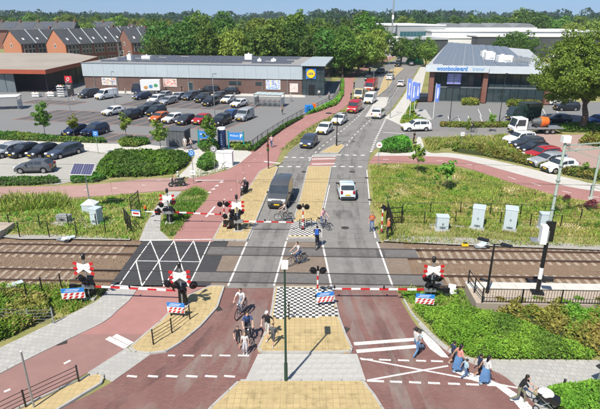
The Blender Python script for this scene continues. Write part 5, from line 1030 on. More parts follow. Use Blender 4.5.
    for s_, x in ((1, L / 2 + .045), (-1, -L / 2 - .03)): q = MB(); q.box((x, 0, .5 if s_ > 0 else .62), (.02, .5, .12)); part('number_plate', q, yellowplate, root)
    if kind in ('suv', 'estate'):
        for s_ in (-1, 1): q = MB(); q.tube((xrf - .3, s_ * (W / 2 * .7), tz(0) + .04), (xrr + .2, s_ * (W / 2 * .7), tz(0) + .03), .025, .025, 6); part('roof_rail', q, steel, root)
    return root
CARS = {k: [car_proto(k), False] for k in SPEC}
def car(kind, loc, head, col, label, group=None, name='parked_car', cat='car', rough=.3):
    pr = CARS[kind]; r = copy_tree(pr[0]); r.name = name; tag(r, label, cat, group)
    r.location = loc; r.rotation_euler = (0, 0, head)
    m = paintm(col, COLS[col], rough, .3 if col in ('silver', 'grey', 'dgrey', 'blugrey') else 0)
    for ch in r.children:
        if ch.name.split('.')[0] == 'body': ch.material_slots[0].link = 'OBJECT'; ch.material_slots[0].material = m
    return r
def car_px(kind, x, y, hd, col, label, group=None, name='parked_car', cat='car', z=.012):
    p = G(x, y); return car(kind, (p.x, p.y, z), R(hd), col, label, group, name, cat)
gr = 'vehicles on the main road'
car_px('van', 281, 200.5, 263, 'vangrey', 'dark grey van waiting behind the lowered barrier', gr, 'van', 'van')
car_px('small', 346, 195, 90, 'lightblue', 'pale blue small hatchback driving away over the crossing', gr, 'moving_car')
car_px('hatch', 309, 145.5, 254, 'blugrey', 'dark blue hatchback in the queue, nearest behind the grey van', gr, 'moving_car')
car_px('hatch', 324.5, 132.5, 251, 'white', 'white hatchback in the queue behind the dark blue one', gr, 'moving_car')
car_px('estate', 339.5, 123, 250, 'white', 'second white car in the queue, just ahead of the red van', gr, 'moving_car')
car_px('van', 354.5, 111.5, 250, 'red', 'red van in the queue behind two white cars', gr, 'van', 'van')
car_px('van', 370, 102.5, 251, 'white', 'white van in the queue behind the red van', gr, 'van', 'van')
car_px('hatch', 368.5, 80.5, 256, 'dgrey', 'dark car on the far bend near the red lorry', gr, 'moving_car')
car_px('hatch', 380, 73.2, 238, 'navy', 'dark navy car coming round the far bend', gr, 'moving_car')
car_px('suv', 390, 79.8, 71, 'white', 'white car beside the tan median far up the road', gr, 'moving_car')
car_px('hatch', 401, 86, 72, 'white', 'white car driving away beside the showroom flags', gr, 'moving_car')
car_px('suv', 378, 117, 70, 'white', 'white car with dark rear driving away past the side street', gr, 'moving_car')
car_px('suv', 398, 66.2, 248, 'black', 'black car far up the road, nearer of two', gr, 'moving_car')
car_px('hatch', 399, 61.0, 248, 'dgrey', 'dark car far up the road, behind the black one', gr, 'moving_car')
car_px('hatch', 409.5, 61.2, 68, 'white', 'tiny white car at the far end of the road', gr, 'moving_car')
car_px('hatch', 412, 65.5, 68, 'blugrey', 'dark car driving away near the showroom roof corner', gr, 'moving_car')
car_px('suv', 416, 130.5, 186, 'white', 'white car waiting on the side street', gr, 'moving_car')
car_px('suv', 421, 101.5, 183, 'black', 'black car parked behind the showroom flags')
g = 'cars in the brick car park'
for k, x, y, c, lb in (('suv', 519, 143.5, 'white', 'white car at the far end of the row in the brick car park'), ('estate', 526, 147.5, 'dgrey', 'dark grey car second in the row in the brick car park'), ('hatch', 533, 153, 'black', 'black car third in the row, beside the red one'), ('estate', 541, 158.5, 'red', 'dark red car in the brick car park row'), ('estate', 547, 165, 'silver', 'silver car in the row next to the red one'), ('hatch', 559, 171.0, 'white', 'white car nearest the hedge, end of the brick car park row')):
    car_px(k, x, y, 196, c, lb, g)
car_px('suv', 558, 104.5, 184, 'white', 'white car right of the showroom under the huge tree'); car_px('suv', 566, 110.3, 182, 'black', 'black car under the huge tree crown'); car_px('suv', 529.5, 110.3, 98, 'black', 'black car facing the showroom hedge, seen from behind')
car_px('hatch', 557, 122.5, 170, 'dgrey', 'dark car in the tree shade behind the tow truck'); car_px('hatch', 597, 123.5, 190, 'blue', 'blue car at the right edge under the huge tree')
g = 'cars in the lower left car park'
car_px('estate', 9, 155, 243, 'silver', 'silver estate car cut by the left edge', g); car_px('hatch', 25, 155.0, 246, 'black', 'black hatchback left of another black one', g); car_px('hatch', 44, 155.5, 246, 'black', 'black hatchback beside the blue grey car', g); car_px('estate', 65.5, 155.5, 243, 'blugrey', 'blue grey estate car with headlights, end of its row', g); car_px('hatch', 36, 171.5, 184, 'grey', 'grey hatchback crossing the lower left car park', None, 'moving_car')
g = 'cars in the supermarket car park'
for k, x, y, h, c, lb in (('hatch', 76, 134.5, 249, 'navy', 'dark blue car behind the hedge, left of a pair'), ('suv', 96, 134.5, 249, 'navy', 'dark blue car behind the hedge, right of a pair'),
    ('hatch', 114, 114.5, 236, 'white', 'white hatchback at the left end of the front row'), ('suv', 131, 119, 250, 'black', 'black car behind the slim dark tree'), ('hatch', 142.5, 114.5, 250, 'dgrey', 'dark grey car between black ones in the front row'), ('suv', 156.5, 115, 250, 'black', 'black car just behind the orange one'), ('hatch', 160, 120.8, 247, 'orange', 'orange hatchback in the front row'), ('hatch', 173.5, 122, 240, 'white', 'white hatchback with black roof next to the orange car'), ('hatch', 202, 123, 250, 'red', 'red car behind the young tree in the front row'), ('suv', 221.5, 124.5, 250, 'black', 'black car right of the red one in the front row'), ('hatch', 230, 118.5, 250, 'blue', 'bright blue hatchback beside the silver van'),
    ('hatch', 142.5, 99, 235, 'navy', 'navy hatchback left in the far row'), ('suv', 157, 103, 250, 'white', 'white car with a person beside it in the far row'), ('hatch', 164.5, 98, 250, 'silver', 'silver car at the back of the far row'), ('estate', 168, 104, 248, 'silver', 'silver estate at the front of the far row'), ('hatch', 178.5, 99.5, 250, 'silver', 'silver hatchback, right neighbour of the silver pair'), ('suv', 190.5, 99.3, 250, 'blugrey', 'blue grey car in the middle of the far row'), ('suv', 203, 101.5, 250, 'black', 'black car in the far row, left of two'), ('suv', 211, 105, 249, 'black', 'black car in the far row, right of two'), ('hatch', 228.5, 102.5, 250, 'white', 'white car with blue tint in the far row'), ('hatch', 239.5, 106.5, 240, 'white', 'white hatchback beside the trolley shelter'),
    ('suv', 229, 94.2, 184, 'black', 'black car parked along the brick wall')):
    car_px(k, x, y, h, c, lb, g)
for k, x, y, h, c, lb in (('hatch', 186, 123.5, 250, 'dgrey', 'dark grey car between the white hatchback and the red car'), ('hatch', 219.5, 98.5, 250, 'dgrey', 'dark car behind the two black ones of the far row'), ('estate', 150.5, 110, 250, 'grey', 'grey car in the back of the front double row'), ('hatch', 197.5, 97, 250, 'black', 'black car right of the blue grey one in the far row')): car_px(k, x, y, h, c, lb, g)
car_px('lowvan', 245, 119.5, 250, 'silver', 'silver van at the right end of the front row', g, 'van', 'van'); car_px('lowvan', 209, 93.6, 184, 'black', 'black van parked along the brick wall', g, 'van', 'van'); car_px('van', 107, 98.5, 240, 'white', 'white van in the far left of the supermarket car park', g, 'van', 'van'); car_px('lowvan', 89.5, 97.3, 240, 'dgrey', 'dark grey van left of the white one', g, 'van', 'van')
for k in CARS:                                   # take the patterns themselves out of the scene
    def rm(o):
        for c in list(o.children): rm(c)
        bpy.data.objects.remove(o)
    rm(CARS[k][0])
# ---- lorries and special vehicles
def wheels(t, spots, r=.42, w_=.28):
    for x, y in spots:
        wl = link('wheel', None, t, (x, y, r)); q = MB(); q.tube((0, -w_ / 2, 0), (0, w_ / 2, 0), r, r, 18); part('tyre', q, rubber, wl); q = MB(); s = 1 if y > 0 else -1; q.tube((0, s * w_ * .45, 0), (0, s * w_ * .56, 0), r * .6, r * .55, 14); part('rim', q, rimm, wl)
def cab(t, x0, L, W, H, m, zb=.45):
    q = MB(); q.prof([(x0, zb), (x0 + L, zb), (x0 + L + .05, zb + .55), (x0 + L - .08, zb + .75), (x0 + L - .38, H - .08), (x0 + L - .5, H), (x0 + .05, H), (x0, H - .1)], 'y', -W / 2, W / 2); part('cab', q, m, t)
    q = MB(); q.add([(x0 + L - .055, -W / 2 + .1, zb + .8), (x0 + L - .055, W / 2 - .1, zb + .8), (x0 + L - .365, W / 2 - .14, H - .12), (x0 + L - .365, -W / 2 + .14, H - .12)], [(0, 1, 2, 3)]); part('windscreen', q, glass, t)
    for s in (-1, 1):
        q = MB(); q.add([(x0 + .3, s * (W / 2 + .012), zb + .85), (x0 + L - .25, s * (W / 2 + .012), zb + .85), (x0 + L - .5, s * (W / 2 + .012), H - .18), (x0 + .3, s * (W / 2 + .012), H - .18)], [(0, 1, 2, 3)]); part('side_window', q, glass, t)
        q = MB(); q.box((x0 + L + .03, s * (W / 2 - .25), zb + .35), (.1, .32, .2)); part('headlight', q, lampg, t); q = MB(); q.box((x0 + L - .2, s * (W / 2 + .12), zb + 1.0), (.1, .12, .32)); part('wing_mirror', q, blackp, t)
    q = MB(); q.box((x0 + L + .04, 0, zb + .08), (.14, W * .95, .22)); part('front_bumper', q, blackp, t); q = MB(); q.box((x0 + L + .115, 0, zb + .1), (.02, .5, .12)); part('number_plate', q, yellowplate, t)
def lorry(label, x, y, hd, cabc, boxc, Lb=3.6, H=2.6, W=2.1):
    p = G(x, y); t = thing('lorry', label, 'lorry', (p.x, p.y, .012), R(hd)); cab(t, Lb / 2 - .2, 1.9, W - .1, 2.3, paintm(cabc, COLS[cabc]))
    q = MB(); q.box((-.35, 0, .8 + (H - .8) / 2), (Lb, W, H - .8)); part('cargo_box', q, paintm(boxc, COLS[boxc]), t); q = MB(); q.box((0, 0, .6), (Lb + 1.4, W * .5, .2)); part('chassis', q, blackp, t)
    for s in (-1, 1): q = MB(); q.box((-Lb / 2 - .38, s * (W / 2 - .2), .72), (.06, .25, .16)); part('tail_light', q, tailr, t)
    wheels(t, [(Lb / 2 + .8, W / 2 - .2), (Lb / 2 + .8, -W / 2 + .2), (-Lb / 2 + .5, W / 2 - .2), (-Lb / 2 + .5, -W / 2 + .2)]); return t
lorry('red lorry up the road behind the white van', 371.5, 90.5, 251, 'red', 'red', 3.6, 2.7)
t = lorry('white box truck with navy cab parked by the brick wall', 150, 93.6, 187, 'navy', 'white', 4.2, 3.1)
for k, c in enumerate(((.1, .35, .15), (.1, .3, .5), (.6, .3, .1))):
    q = MB(); q.ball((-1.6 + k * 1.1, 1.06, 1.9 - .2 * k), (.45, .02, .4), 10, 6); part('side_print', q, pm('truck_print%d' % k, c, None, 3, .5), t)
lorry('small yellow loaded lorry between the red van and red lorry', 361, 98.5, 250, 'cream', 'cream', 2.2, 1.9, 1.8)
t = lorry('dark green high sided lorry behind the tow truck', 526, 120.5, 188, 'green', 'green', 3.0, 3.0)
p = G(533, 133.2); t = thing('flatbed_truck', 'white flatbed truck carrying an orange drum by the brick car park', 'truck', (p.x, p.y, .012), R(184))
cab(t, 1.6, 1.9, 2.0, 2.4, paintm('white', COLS['white'])); q = MB(); q.box((-1.3, 0, .85), (5.6, 2.15, .14)); part('flatbed', q, steel, t); q = MB(); q.box((0, 0, .65), (6, .9, .22)); part('chassis', q, blackp, t)
q = MB(); q.box((1.35, 0, 1.3), (.1, 2.0, .9)); part('headboard', q, steel, t); wheels(t, [(2.6, .85), (2.6, -.85), (-1.6, .85), (-1.6, -.85), (-2.5, .85), (-2.5, -.85)], .38)
t2 = thing('mixer_drum', 'orange drum with dark grey end lying on the flatbed truck', 'drum', Vector((p.x, p.y, .95)) + Vector((.9, .2, 0)), R(184))
q = MB()
for (x0, r0), (x1, r1) in zip([(-1.3, .35), (-1.05, .66), (-.2, .74), (.1, .7)], [(-1.05, .66), (-.2, .74), (.1, .7), (.11, .68)]): q.tube((x0, 0, .78), (x1, 0, .78), r0, r1, 18)
part('drum', q, orange, t2, True); q = MB(); q.tube((.11, 0, .78), (.8, 0, .78), .66, .46, 18); q.tube((.8, 0, .78), (1.25, 0, .78), .46, .3, 18); part('drum_neck', q, pm('drum_grey', (.1, .11, .11), None, 4, .6), t2, True)
for x in (-.9, .8): q = MB(); q.box((x, 0, .12), (.2, 1.3, .3)); part('cradle', q, blackp, t2)
# ================================================================ LEVEL CROSSING EQUIPMENT AND STREET FURNITURE
def cyl(p0, p1, r, n=10): return MB().tube(p0, p1, r, r, n)
def saltire(t, z, y=-.14, s=1.0):
    """double St Andrew's cross: an X and a lower V, white boards with red ends"""
    for k, (a0, a1, dz) in enumerate((((-.62, .30), (.62, -.10), 0), ((.62, .30), (-.62, -.10), 0), ((0, .0), (-.62, -.46), 0), ((0, .0), (.62, -.46), 0))):
        p0 = Vector((a0[0] * s, y - .012 * k, z + a0[1] * s)); p1 = Vector((a1[0] * s, y - .012 * k, z + a1[1] * s))
        q = MB(); q.obox(p0, p1, .02, .185 * s, up=(0, 0, 1)); bd = part('cross_board', q, white, t)
        for (e, f_) in (((p0, p1),) if k < 2 else ()) + ((p1, p0),):
            d = (f_ - e).normalized(); q = MB(); q.obox(e + d * .0, e + d * .24 * s, .026, .188 * s, up=(0, 0, 1)); part('red_end', q, red, bd)
def lamp(t, x, z, y=-.1, r=.17, ang=0):
    h = link('signal_lamp', None, t, (x, y, z), ang); q = MB(); q.tube((0, .02, 0), (0, -.03, 0), r + .06, r + .06, 18); part('backboard', q, black, h)
    q = MB(); q.tube((0, -.03, 0), (0, -.07, 0), r * .62, r * .58, 14); part('lens', q, pm('dark_red_lens', (.06, .005, .005), None, 4, .15), h)
    q = MB(); n = 9
    for i in range(n): a0, a1 = math.pi * (i / n) - .0, math.pi * ((i + 1) / n); q.add([(math.cos(a0) * r, -.03, math.sin(a0) * r), (math.cos(a1) * r, -.03, math.sin(a1) * r), (math.cos(a1) * r, -.3, math.sin(a1) * r), (math.cos(a0) * r, -.3, math.sin(a0) * r)], [(0, 1, 2, 3)])
    part('visor', q, black, h); q = MB(); q.tube((0, .02, 0), (0, .14, 0), r * .7, r * .5, 12); part('housing', q, black, h)
def striped_post(t, h, r=.055, n=6, base=True):
    for i in range(n): q = cyl((0, 0, h * i / n), (0, 0, h * (i + 1) / n), r); part('post_band', q, red if i % 2 == 0 else white, t)
    q = MB(); q.box((0, 0, .04), (.32, .32, .1)); part('base', q, black, t)
def chevron_board(label, x, y, rz, w_=1.35, h=.8):
    p = G(x, y); t = thing('marker_board', label, 'sign', (p.x, p.y, 0), rz); zb = .35
    for s in (-1, 1): q = MB(); q.box((s * w_ * .35, .05, .4), (.06, .06, .8)); part('leg', q, black, t)
    q = MB(); q.box((0, 0, zb + h * .68), (w_, .05, h * .32)); part('blue_panel', q, signblue, t); q = MB(); q.box((0, 0, zb + h * .26), (w_, .05, h * .5)); st = part('striped_panel', q, white, t)
    for r_ in range(2):
        for i in range(4):
            x0 = -w_ / 2 + .02 + i * w_ / 4 + (.08 if r_ else 0); z0 = zb + h * (.03 + .25 * r_); dd = .12 if r_ else -.0
            q = MB(); q.add([(x0, -.03, z0), (x0 + w_ / 8, -.03, z0), (min(x0 + w_ / 8 + .13, w_ / 2), -.03, z0 + h * .2), (x0 + .13, -.03, z0 + h * .2)], [(0, 1, 2, 3)]); part('red_stripe', q, red, st)
    for k in range(2): q = MB(); q.box((-.1 * k, -.028, zb + h * (.75 - .12 * k)), (w_ * .6, .006, .035)); part('text_line', q, white, t)
    return t
def arm(t, z, L, side, rise=0.0, y=.0, n=None, thick=.085):
    """boom from the drive to the side (+1 right, -1 left), red and white bands"""
    bm_ = link('barrier_arm', None, t, (0, y, z)); n = n or int(L / .55)
    for i in range(n):
        q = MB(); x0, x1 = side * (.35 + L * i / n), side * (.35 + L * (i + 1) / n); tp = thick * (1 - .35 * i / n)
        q.obox((x0, 0, rise * i / n), (x1, 0, rise * (i + 1) / n), .06, tp * 1.5); part('arm_band', q, red if i % 2 == 0 else white, bm_)
    q = MB(); q.box((side * .1, 0, 0), (.75, .2, .26)); part('arm_clamp', q, steel, bm_)
    for f_ in (.45, .98): q = MB(); x = side * (.35 + L * f_); q.tube((x, 0, rise * f_ + .06), (x, 0, rise * f_ + .22), .06, .05, 10); part('warning_lamp', q, black, bm_)
    q = MB(); q.obox((-side * .2, .12, 0), (-side * .95, .12, -.1), .06, .14); q.box((-side * .95, .12, -.14), (.4, .16, .34)); part('counterweight', q, black, bm_)
def barrier(label, x, y, zx, lamps, side=None, L=5.0, rz=0.0, az=1.05, rise=0, extra=None):
    p = G(x, y); t = thing('level_crossing_barrier', label, 'barrier', (p.x, p.y, 0), rz, 'level crossing barriers and signals')
    q = MB(); q.box((0, .05, .05), (.75, .6, .14)); part('base', q, concrete, t)
    q = MB(); q.tube((0, 0, .1), (0, 0, zx + .55), .06, .05, 10); part('mast', q, steel, t); q = MB(); q.tube((0, 0, zx + .5), (0, 0, zx + .78), .11, .11, 12); q.tube((0, 0, zx + .78), (0, 0, zx + .86), .14, .05, 12); part('bell', q, black, t)
    q = MB(); q.box((.0, .2, .72), (.46, .5, 1.15), 0, 0, .85, .85); q.box((.0, .2, 1.34), (.5, .54, .1)); part('drive_housing', q, black, t)
    saltire(t, zx)
    for (lx, lz, an) in lamps: lamp(t, lx, lz, -.12, .19, an)
    q = MB(); q.obox((-.35, -.02, zx - .75), (.35, -.02, zx - .75), .05, .06); part('lamp_bracket', q, black, t)
    if side: arm(t, az, L, side, rise, -.12)
    if extra: arm(t, az, extra[1], extra[0], extra[2], -.16, thick=.06)
    return t
barrier('barrier with crossed boards at the left pavement, arm over the red path', 90, 298.5, 2.25, [(-.25, 1.5, -.3), (.0, 1.2, .2), (.3, 1.0, .4)], 1, 5.15, R(-3), .95, -.15)
barrier('crossed boards with black lamps on the yellow corner by the road', 183, 307, 2.2, [(-.75, 1.7, -.4), (-.35, 1.62, .0), (.75, 1.55, .35), (.1, 1.25, 0)], None, 0, R(4))
barrier('barrier with crossed boards at the grass island, arm over the red path', 170, 223.5, 2.3, [(-.55, 1.75, -.3), (.45, 2.0, .3), (-.25, 1.25, .2), (.35, 1.2, .5), (-.8, 1.2, -.6)], 1, 4.1, R(-1), 1.1, -.2, (-1, 1.6, .05))
barrier('barrier with crossed boards before the grey van, arm over its lane', 238, 231.5, 2.35, [(-.4, 1.85, -.2), (.35, 1.8, .2), (-.2, 1.2, -.5)], 1, 4.2, R(-1), .95, -.05)
barrier('barrier with crossed boards on the right, long arm over the right lane', 430, 299, 2.1, [(-.38, 1.55, -.15), (.38, 1.55, .15), (-.2, 1.05, .2), (.2, .9, -.2)], -1, 5.75, R(0), .75, .05)
def pole_signal(label, x, y, h, lamps, rz=0):
    p = G(x, y); t = thing('signal_post', label, 'signal', (p.x, p.y, .1), rz, 'level crossing barriers and signals'); striped_post(t, h)
    for lx, an in lamps: lamp(t, lx, h + .05, -.06, .17, an)
    q = MB(); q.obox((-.3, 0, h + .05), (.3, 0, h + .05), .05, .05); q.tube((0, 0, h), (0, 0, h + .3), .05, .07, 8); part('lamp_bracket', q, black, t); return t
pole_signal('striped signal post with twin lamps left of the grey van barrier', 225, 227.5, 1.95, [(-.3, -.1), (.3, .1)])
pole_signal('striped signal post with twin lamps on the near checkered median', 317.5, 298.5, 1.85, [(-.28, -.5), (.3, .4)])
pole_signal('striped signal post with twin lamps on the far checkered median', 303, 230.5, 1.95, [(-.3, 0), (.3, 0)])
t = pole_signal('striped signal post by the meadow fence beside the track workers', 381.5, 232.5, 2.1, [(.12, -.9)]); t.location.z = 0
# second dark signal cluster by the yellow pavement
p = G(229, 229.5); t = thing('signal_post', 'low black signal cluster between the striped post and the barrier', 'signal', (p.x, p.y, .1)); striped_post(t, 1.0, .05, 4); lamp(t, -.25, 1.1, -.05, .17, -.4); lamp(t, .3, 1.15, -.05, .17, .5); q = MB(); q.box((.2, .2, .4), (.5, .4, .8), 0, 0, .9, .9); part('control_box', q, black, t)
chevron_board('blue and striped marker board by the left barrier', 75, 303.5, R(8), 1.35, .85); chevron_board('blue and striped marker board on the yellow corner', 177, 318, R(-8), 1.05, .8); chevron_board('blue and striped marker board on the near median', 325, 307, R(10), 1.05, .8); chevron_board('blue and striped marker board by the right barrier', 424, 309, R(-8), 1.1, .8)
def rail_fence(label, pts, h, rails, name='railing', mat=None, post=1.6, pick=None, rw=.04, cat='fence', group=None, pw=.06, z=0.0):
    mat = mat or black; P = [Vector(p) for p in pts]; t = thing(name, label, cat, P[0], 0, group); o = P[0]
    for a, c in zip(P[:-1], P[1:]):
        L = (c - a).length; n = max(1, round(L / post)); d = (c - a) / n
        for i in range(n + 1):
            if i == 0 and a != P[0]: continue
            s = a + d * i - o; q = MB(); q.box((s.x, s.y, s.z + h / 2 + z), (pw, pw, h)); part('post', q, mat, t)
        for zz in rails: q = MB(); q.obox((a - o) + Vector((0, 0, zz)), (c - o) + Vector((0, 0, zz)), rw * .7, rw); part('rail', q, mat, t)
        if pick:
            k = int(L / pick)
            for i in range(k):
                s = a.lerp(c, (i + .5) / k) - o; q = MB(); q.box((s.x, s.y, s.z + h * .5), (.018, .018, h * .86)); part('bar', q, mat, t)
    return t
rail_fence('dark wire railing on the southwest yellow island', gp([(153.5, 344.5), (172, 333), (190, 319)], .09), .95, (.25, .45, .65, .88), post=2.4, rw=.025)
rail_fence('dark wire railing on the narrow lower left island', gp([(-6, 423), (26, 407), (79, 381.5)], .1), .95, (.25, .45, .65, .88), post=2.9, rw=.025)
rail_fence('black guard rail on the far checkered median, left of two', gp([(299.5, 228), (304.5, 227)], .12), .75, (.2, .4, .6, .74), post=.7)
rail_fence('black guard rail on the far checkered median, right of two', gp([(306.5, 227.5), (311.5, 226.5)], .12), .75, (.2, .4, .6, .74), post=.7)
rail_fence('black bar fence along the near edge of the platform', [(10.7, 25.85 - .0338 * 10.7, .72), (38, 25.85 - .0338 * 38, .72)], .95, (.1, .92), pick=.16, post=2.3)
rail_fence('short black railing on the ramp at the platform end', [(10.55, 29.7 - 1.7 - .36, .72), (10.6, 26.6, .72), (10.7, 25.5, .72)], 1.0, (.3, .6, .98), post=1.1)
rail_fence('green wire mesh fence between the tracks and the meadow on the right', gp([(402, 223.5), (424, 223.8), (455, 223.5), (500, 224.5), (560, 228), (640, 233)]), 1.15, (.1, .55, 1.1), post=2.6, rw=.02)
rail_fence('black wire fence along the meadow by the cabinets', gp([(402, 203 + 13), (430, 214), (460, 213.5), (520, 216), (580, 221), (640, 226)]), 1.1, (.1, .55, 1.05), post=2.4, rw=.018)
rail_fence('wire fence with leaning posts along the far side of the tracks on the left', gp([(-50, 238.5), (20, 237), (49.5, 237), (77, 236), (106, 234), (128, 232.5)]), 1.25, (.6, 1.15), post=2.9, rw=.015)
rail_fence('second wire fence row behind the trackside fence on the left', gp([(-50, 228), (10, 227.5), (40.5, 228.5), (69, 227.5), (97, 227)]), 1.2, (.6, 1.1), post=2.8, rw=.015)
rail_fence('wire fence along the near side of the tracks on the left', gp([(-40, 312), (28, 301.5), (43, 294), (62, 290)]), 1.2, (.6, 1.1), post=2.2, rw=.018)
rail_fence('grey mesh railing above the lower left green bank', gp([(-30, 326), (0, 323), (30, 325), (54, 324)]), 1.1, (.15, .35, .55, .75, .95), post=2.2, rw=.02, mat=steel)
rail_fence('black bar railing between the car park and the cycle track', gp([(248.5, 151.5), (262, 141), (283, 127), (301, 116.5)]), 1.15, (.15, 1.1), pick=.28, post=2.3, rw=.05)
rail_fence('black railing in front of the shop entrance along the cycle track', gp([(302, 116), (318, 108.5), (333, 101), (339.5, 93), (341, 82)]), 1.1, (.2, .65, 1.05), post=2.4, rw=.06)
def gate(label, px, h=1.6):
    P = gp(px); t = rail_fence(label, P, h, (.1, .55, 1.0, h - .08), 'gate', post=1.4, rw=.06, cat='gate', pick=.14); return t
gate('black gate panel by the right meadow, standing open', [(386, 224), (401, 223)], 1.5); gate('black gate leaf beside the striped post, swung towards the track', [(387, 219), (391.5, 233.5)], 1.6)
gate('black gate leaf at the left footpath, nearer the tracks', [(125.5, 224), (132, 233)], 1.5); gate('black gate leaf at the left footpath, farther from the tracks', [(131.5, 213), (139.5, 205.5)], 1.5)
p = G(137, 219.5); t = thing('notice_sign', 'small white notice with blue edge and red print beside the left gate', 'sign', p, R(-12))
for s in (-1, 1): q = MB(); q.box((s * .42, 0, .45), (.05, .05, .9)); part('leg', q, black, t)
q = MB(); q.box((0, -.04, .62), (.8, .04, .55)); part('panel', q, white, t); q = MB(); q.box((0, -.065, .85), (.8, .02, .1)); part('blue_edge', q, signblue, t); q = MB(); q.box((0, -.065, .6), (.55, .02, .14)); part('red_print', q, red, t)
p = G(146.5, 219); t = thing('warning_light', 'orange warning lamp at the end of the short barrier arm', 'lamp', (p.x, p.y, 1.1)); q = MB(); q.tube((0, 0, -.14), (0, 0, .1), .1, .12, 12); part('lens', q, orange, t, True); q = MB(); q.box((0, .05, -.2), (.22, .1, .12)); part('holder', q, black, t); q = MB(); q.tube((0, .05, -1.1), (0, .05, -.15), .03, .03, 8); part('stem', q, steel, t)
# cabinets
cabm = pm('cabinet_grey_blue', (.5, .57, .6), (.45, .52, .55), 1.5, .5)
def cabinet(label, x, y, w_, d, h, rz=0, pad=True, m=None, roof=.06, pitched=False):
    p = G(x, y); t = thing('equipment_cabinet', label, 'cabinet', p, rz, 'trackside equipment cabinets'); m = m or cabm
    q = MB(); q.box((0, 0, h / 2 + .05), (w_, d, h)); part('body', q, m, t)
    if pitched: q = MB(); q.box((0, 0, h + .2), (w_ + .1, d + .1, .35), 0, 0, .35, .35); part('roof', q, m, t)
    else: q = MB(); q.box((0, 0, h + .05 + roof / 2), (w_ + .08, d + .08, roof), 0, 0, .96, .96); part('roof', q, m, t)
    q = MB(); q.box((0, 0, .03), (w_ + .2, d + .2, .12)); part('plinth', q, concrete, t)
    n = 2 if w_ > .8 else 1
    for i in range(n): q = MB(); q.box(((-.5 + (i + .5) / n) * w_, -d / 2 - .012, h / 2 + .08), (w_ / n - .06, .025, h - .16)); dr = part('door', q, m, t); q = MB(); q.box(((-.5 + (i + .5) / n) * w_ + .2 * (1 if i == 0 else -1), -d / 2 - .04, h * .55), (.03, .04, .16)); part('handle', q, black, dr)
    for k in range(3): q = MB(); q.box((0, -d / 2 - .03, .25 + k * .06), (w_ * .5, .015, .025)); part('vent_slat', q, dark, t)
gravel = pm('gravel_pad', (.4, .38, .34), (.24, .23, .2), 7, 1.0, .8, 10)
for px in ([(428, 223.5), (470, 220), (520, 219.5), (560, 223), (556, 231), (500, 228.5), (450, 226.5), (430, 229)], [(382, 241), (450, 244.5), (600, 250), (600, 245), (470, 238), (400, 235.5)], [(50, 224), (60, 218), (100, 215), (118, 219), (108, 227), (78, 228)], [(-20, 234.5), (20, 239), (70, 239), (130, 240), (130, 236), (70, 235)]): flat('gravel_patch', gp(px), .006, gravel)
cabinet('grey blue cabinet nearest the crossing, beside the right meadow fence', 441.5, 229.5, .95, .7, 1.15, R(-6)); cabinet('tall grey blue cabinet, second from the crossing on the right', 477, 227, .95, 1.0, 1.75, R(-22)); cabinet('tall grey blue cabinet, third from the crossing on the right', 509, 229, .95, 1.0, 1.8, R(-22)); cabinet('grey blue cabinet at the foot of the green mast', 543.5, 228.5, .85, .6, 1.3, R(-8))
cabinet('tall narrow grey blue cabinet left of the crossing', 97.5, 223.5, .75, .7, 1.35, R(-20)); cabinet('low flat grey box on the gravel left of the cabinet', 64.5, 221.5, 1.1, .6, .5, R(-8), m=pm('box_grey', (.28, .29, .29), None, 3, .7))
p = G(91, 211); t = thing('solar_mast', 'solar panel on a mast with pale box base by the red path', 'solar panel', p, R(-6))
q = MB(); q.box((0, 0, .35), (1.15, 1.0, .8)); part('box', q, cabm, t); q = MB(); q.box((0, 0, .95), (1.25, 1.1, .42), 0, 0, .12, .12); part('lid', q, white, t); q = MB(); q.tube((0, 0, 1.1), (0, 0, 3.9), .06, .05, 10); part('mast', q, steel, t)
pf = link('panel_frame', None, t, (-.1, -.1, 3.95)); pf.rotation_euler = (R(38), 0, 0)
q = MB(); q.box((0, 0, 0), (2.0, 1.22, .05)); part('frame', q, white, pf)
for s in (-1, 1): q = MB(); q.box((s * .49, 0, .04), (.94, 1.14, .03)); part('solar_panel', q, pm('solar_violet', (.05, .05, .11), (.07, .07, .14), 5, .2), pf)
for k in range(9): q = MB(); q.box((-.88 + k * .22, 0, .058), (.01, 1.12, .006)); part('cell_line', q, steel, pf)
# spare parts on the ballast
for i, (x, y, lb) in enumerate(((66, 239.5, 'pile of grey metal sheets on the ballast left of the crossing'), (12, 286.5, 'scrap of pale sheeting beside the near track at the left'), (483, 246, 'pale track equipment box by the far track, right side'), (452, 292.5, 'white flat hatch cover in the grass right of the barrier'))):
    p = G(x, y); t = thing('track_equipment', lb, 'equipment', (p.x, p.y, -.1 if i != 3 else 0), R(12 * i))
    for k in range(3): q = MB(); q.box((.3 * k - .3, .12 * k, .1 + .06 * k), (.8 - .1 * k, .45, .05), R(25 * k - 20)); part('sheet', q, [steel, white, cabm][k] if i != 3 else white, t)
    q = MB(); q.box((.2, -.2, .08), (.35, .3, .16)); part('block', q, dark, t)
for i, (x, y) in enumerate(((465, 245.2),)):
    p = G(x, y); t = thing('track_equipment', 'small yellow marker box on the far track bed', 'equipment', (p.x, p.y, -.1)); q = MB(); q.box((0, 0, .15), (.5, .25, .2), 0, 0, .8, .8); part('box', q, yellowplate, t); q = MB(); q.box((0, 0, .28), (.3, .12, .08)); part('lid', q, black, t)
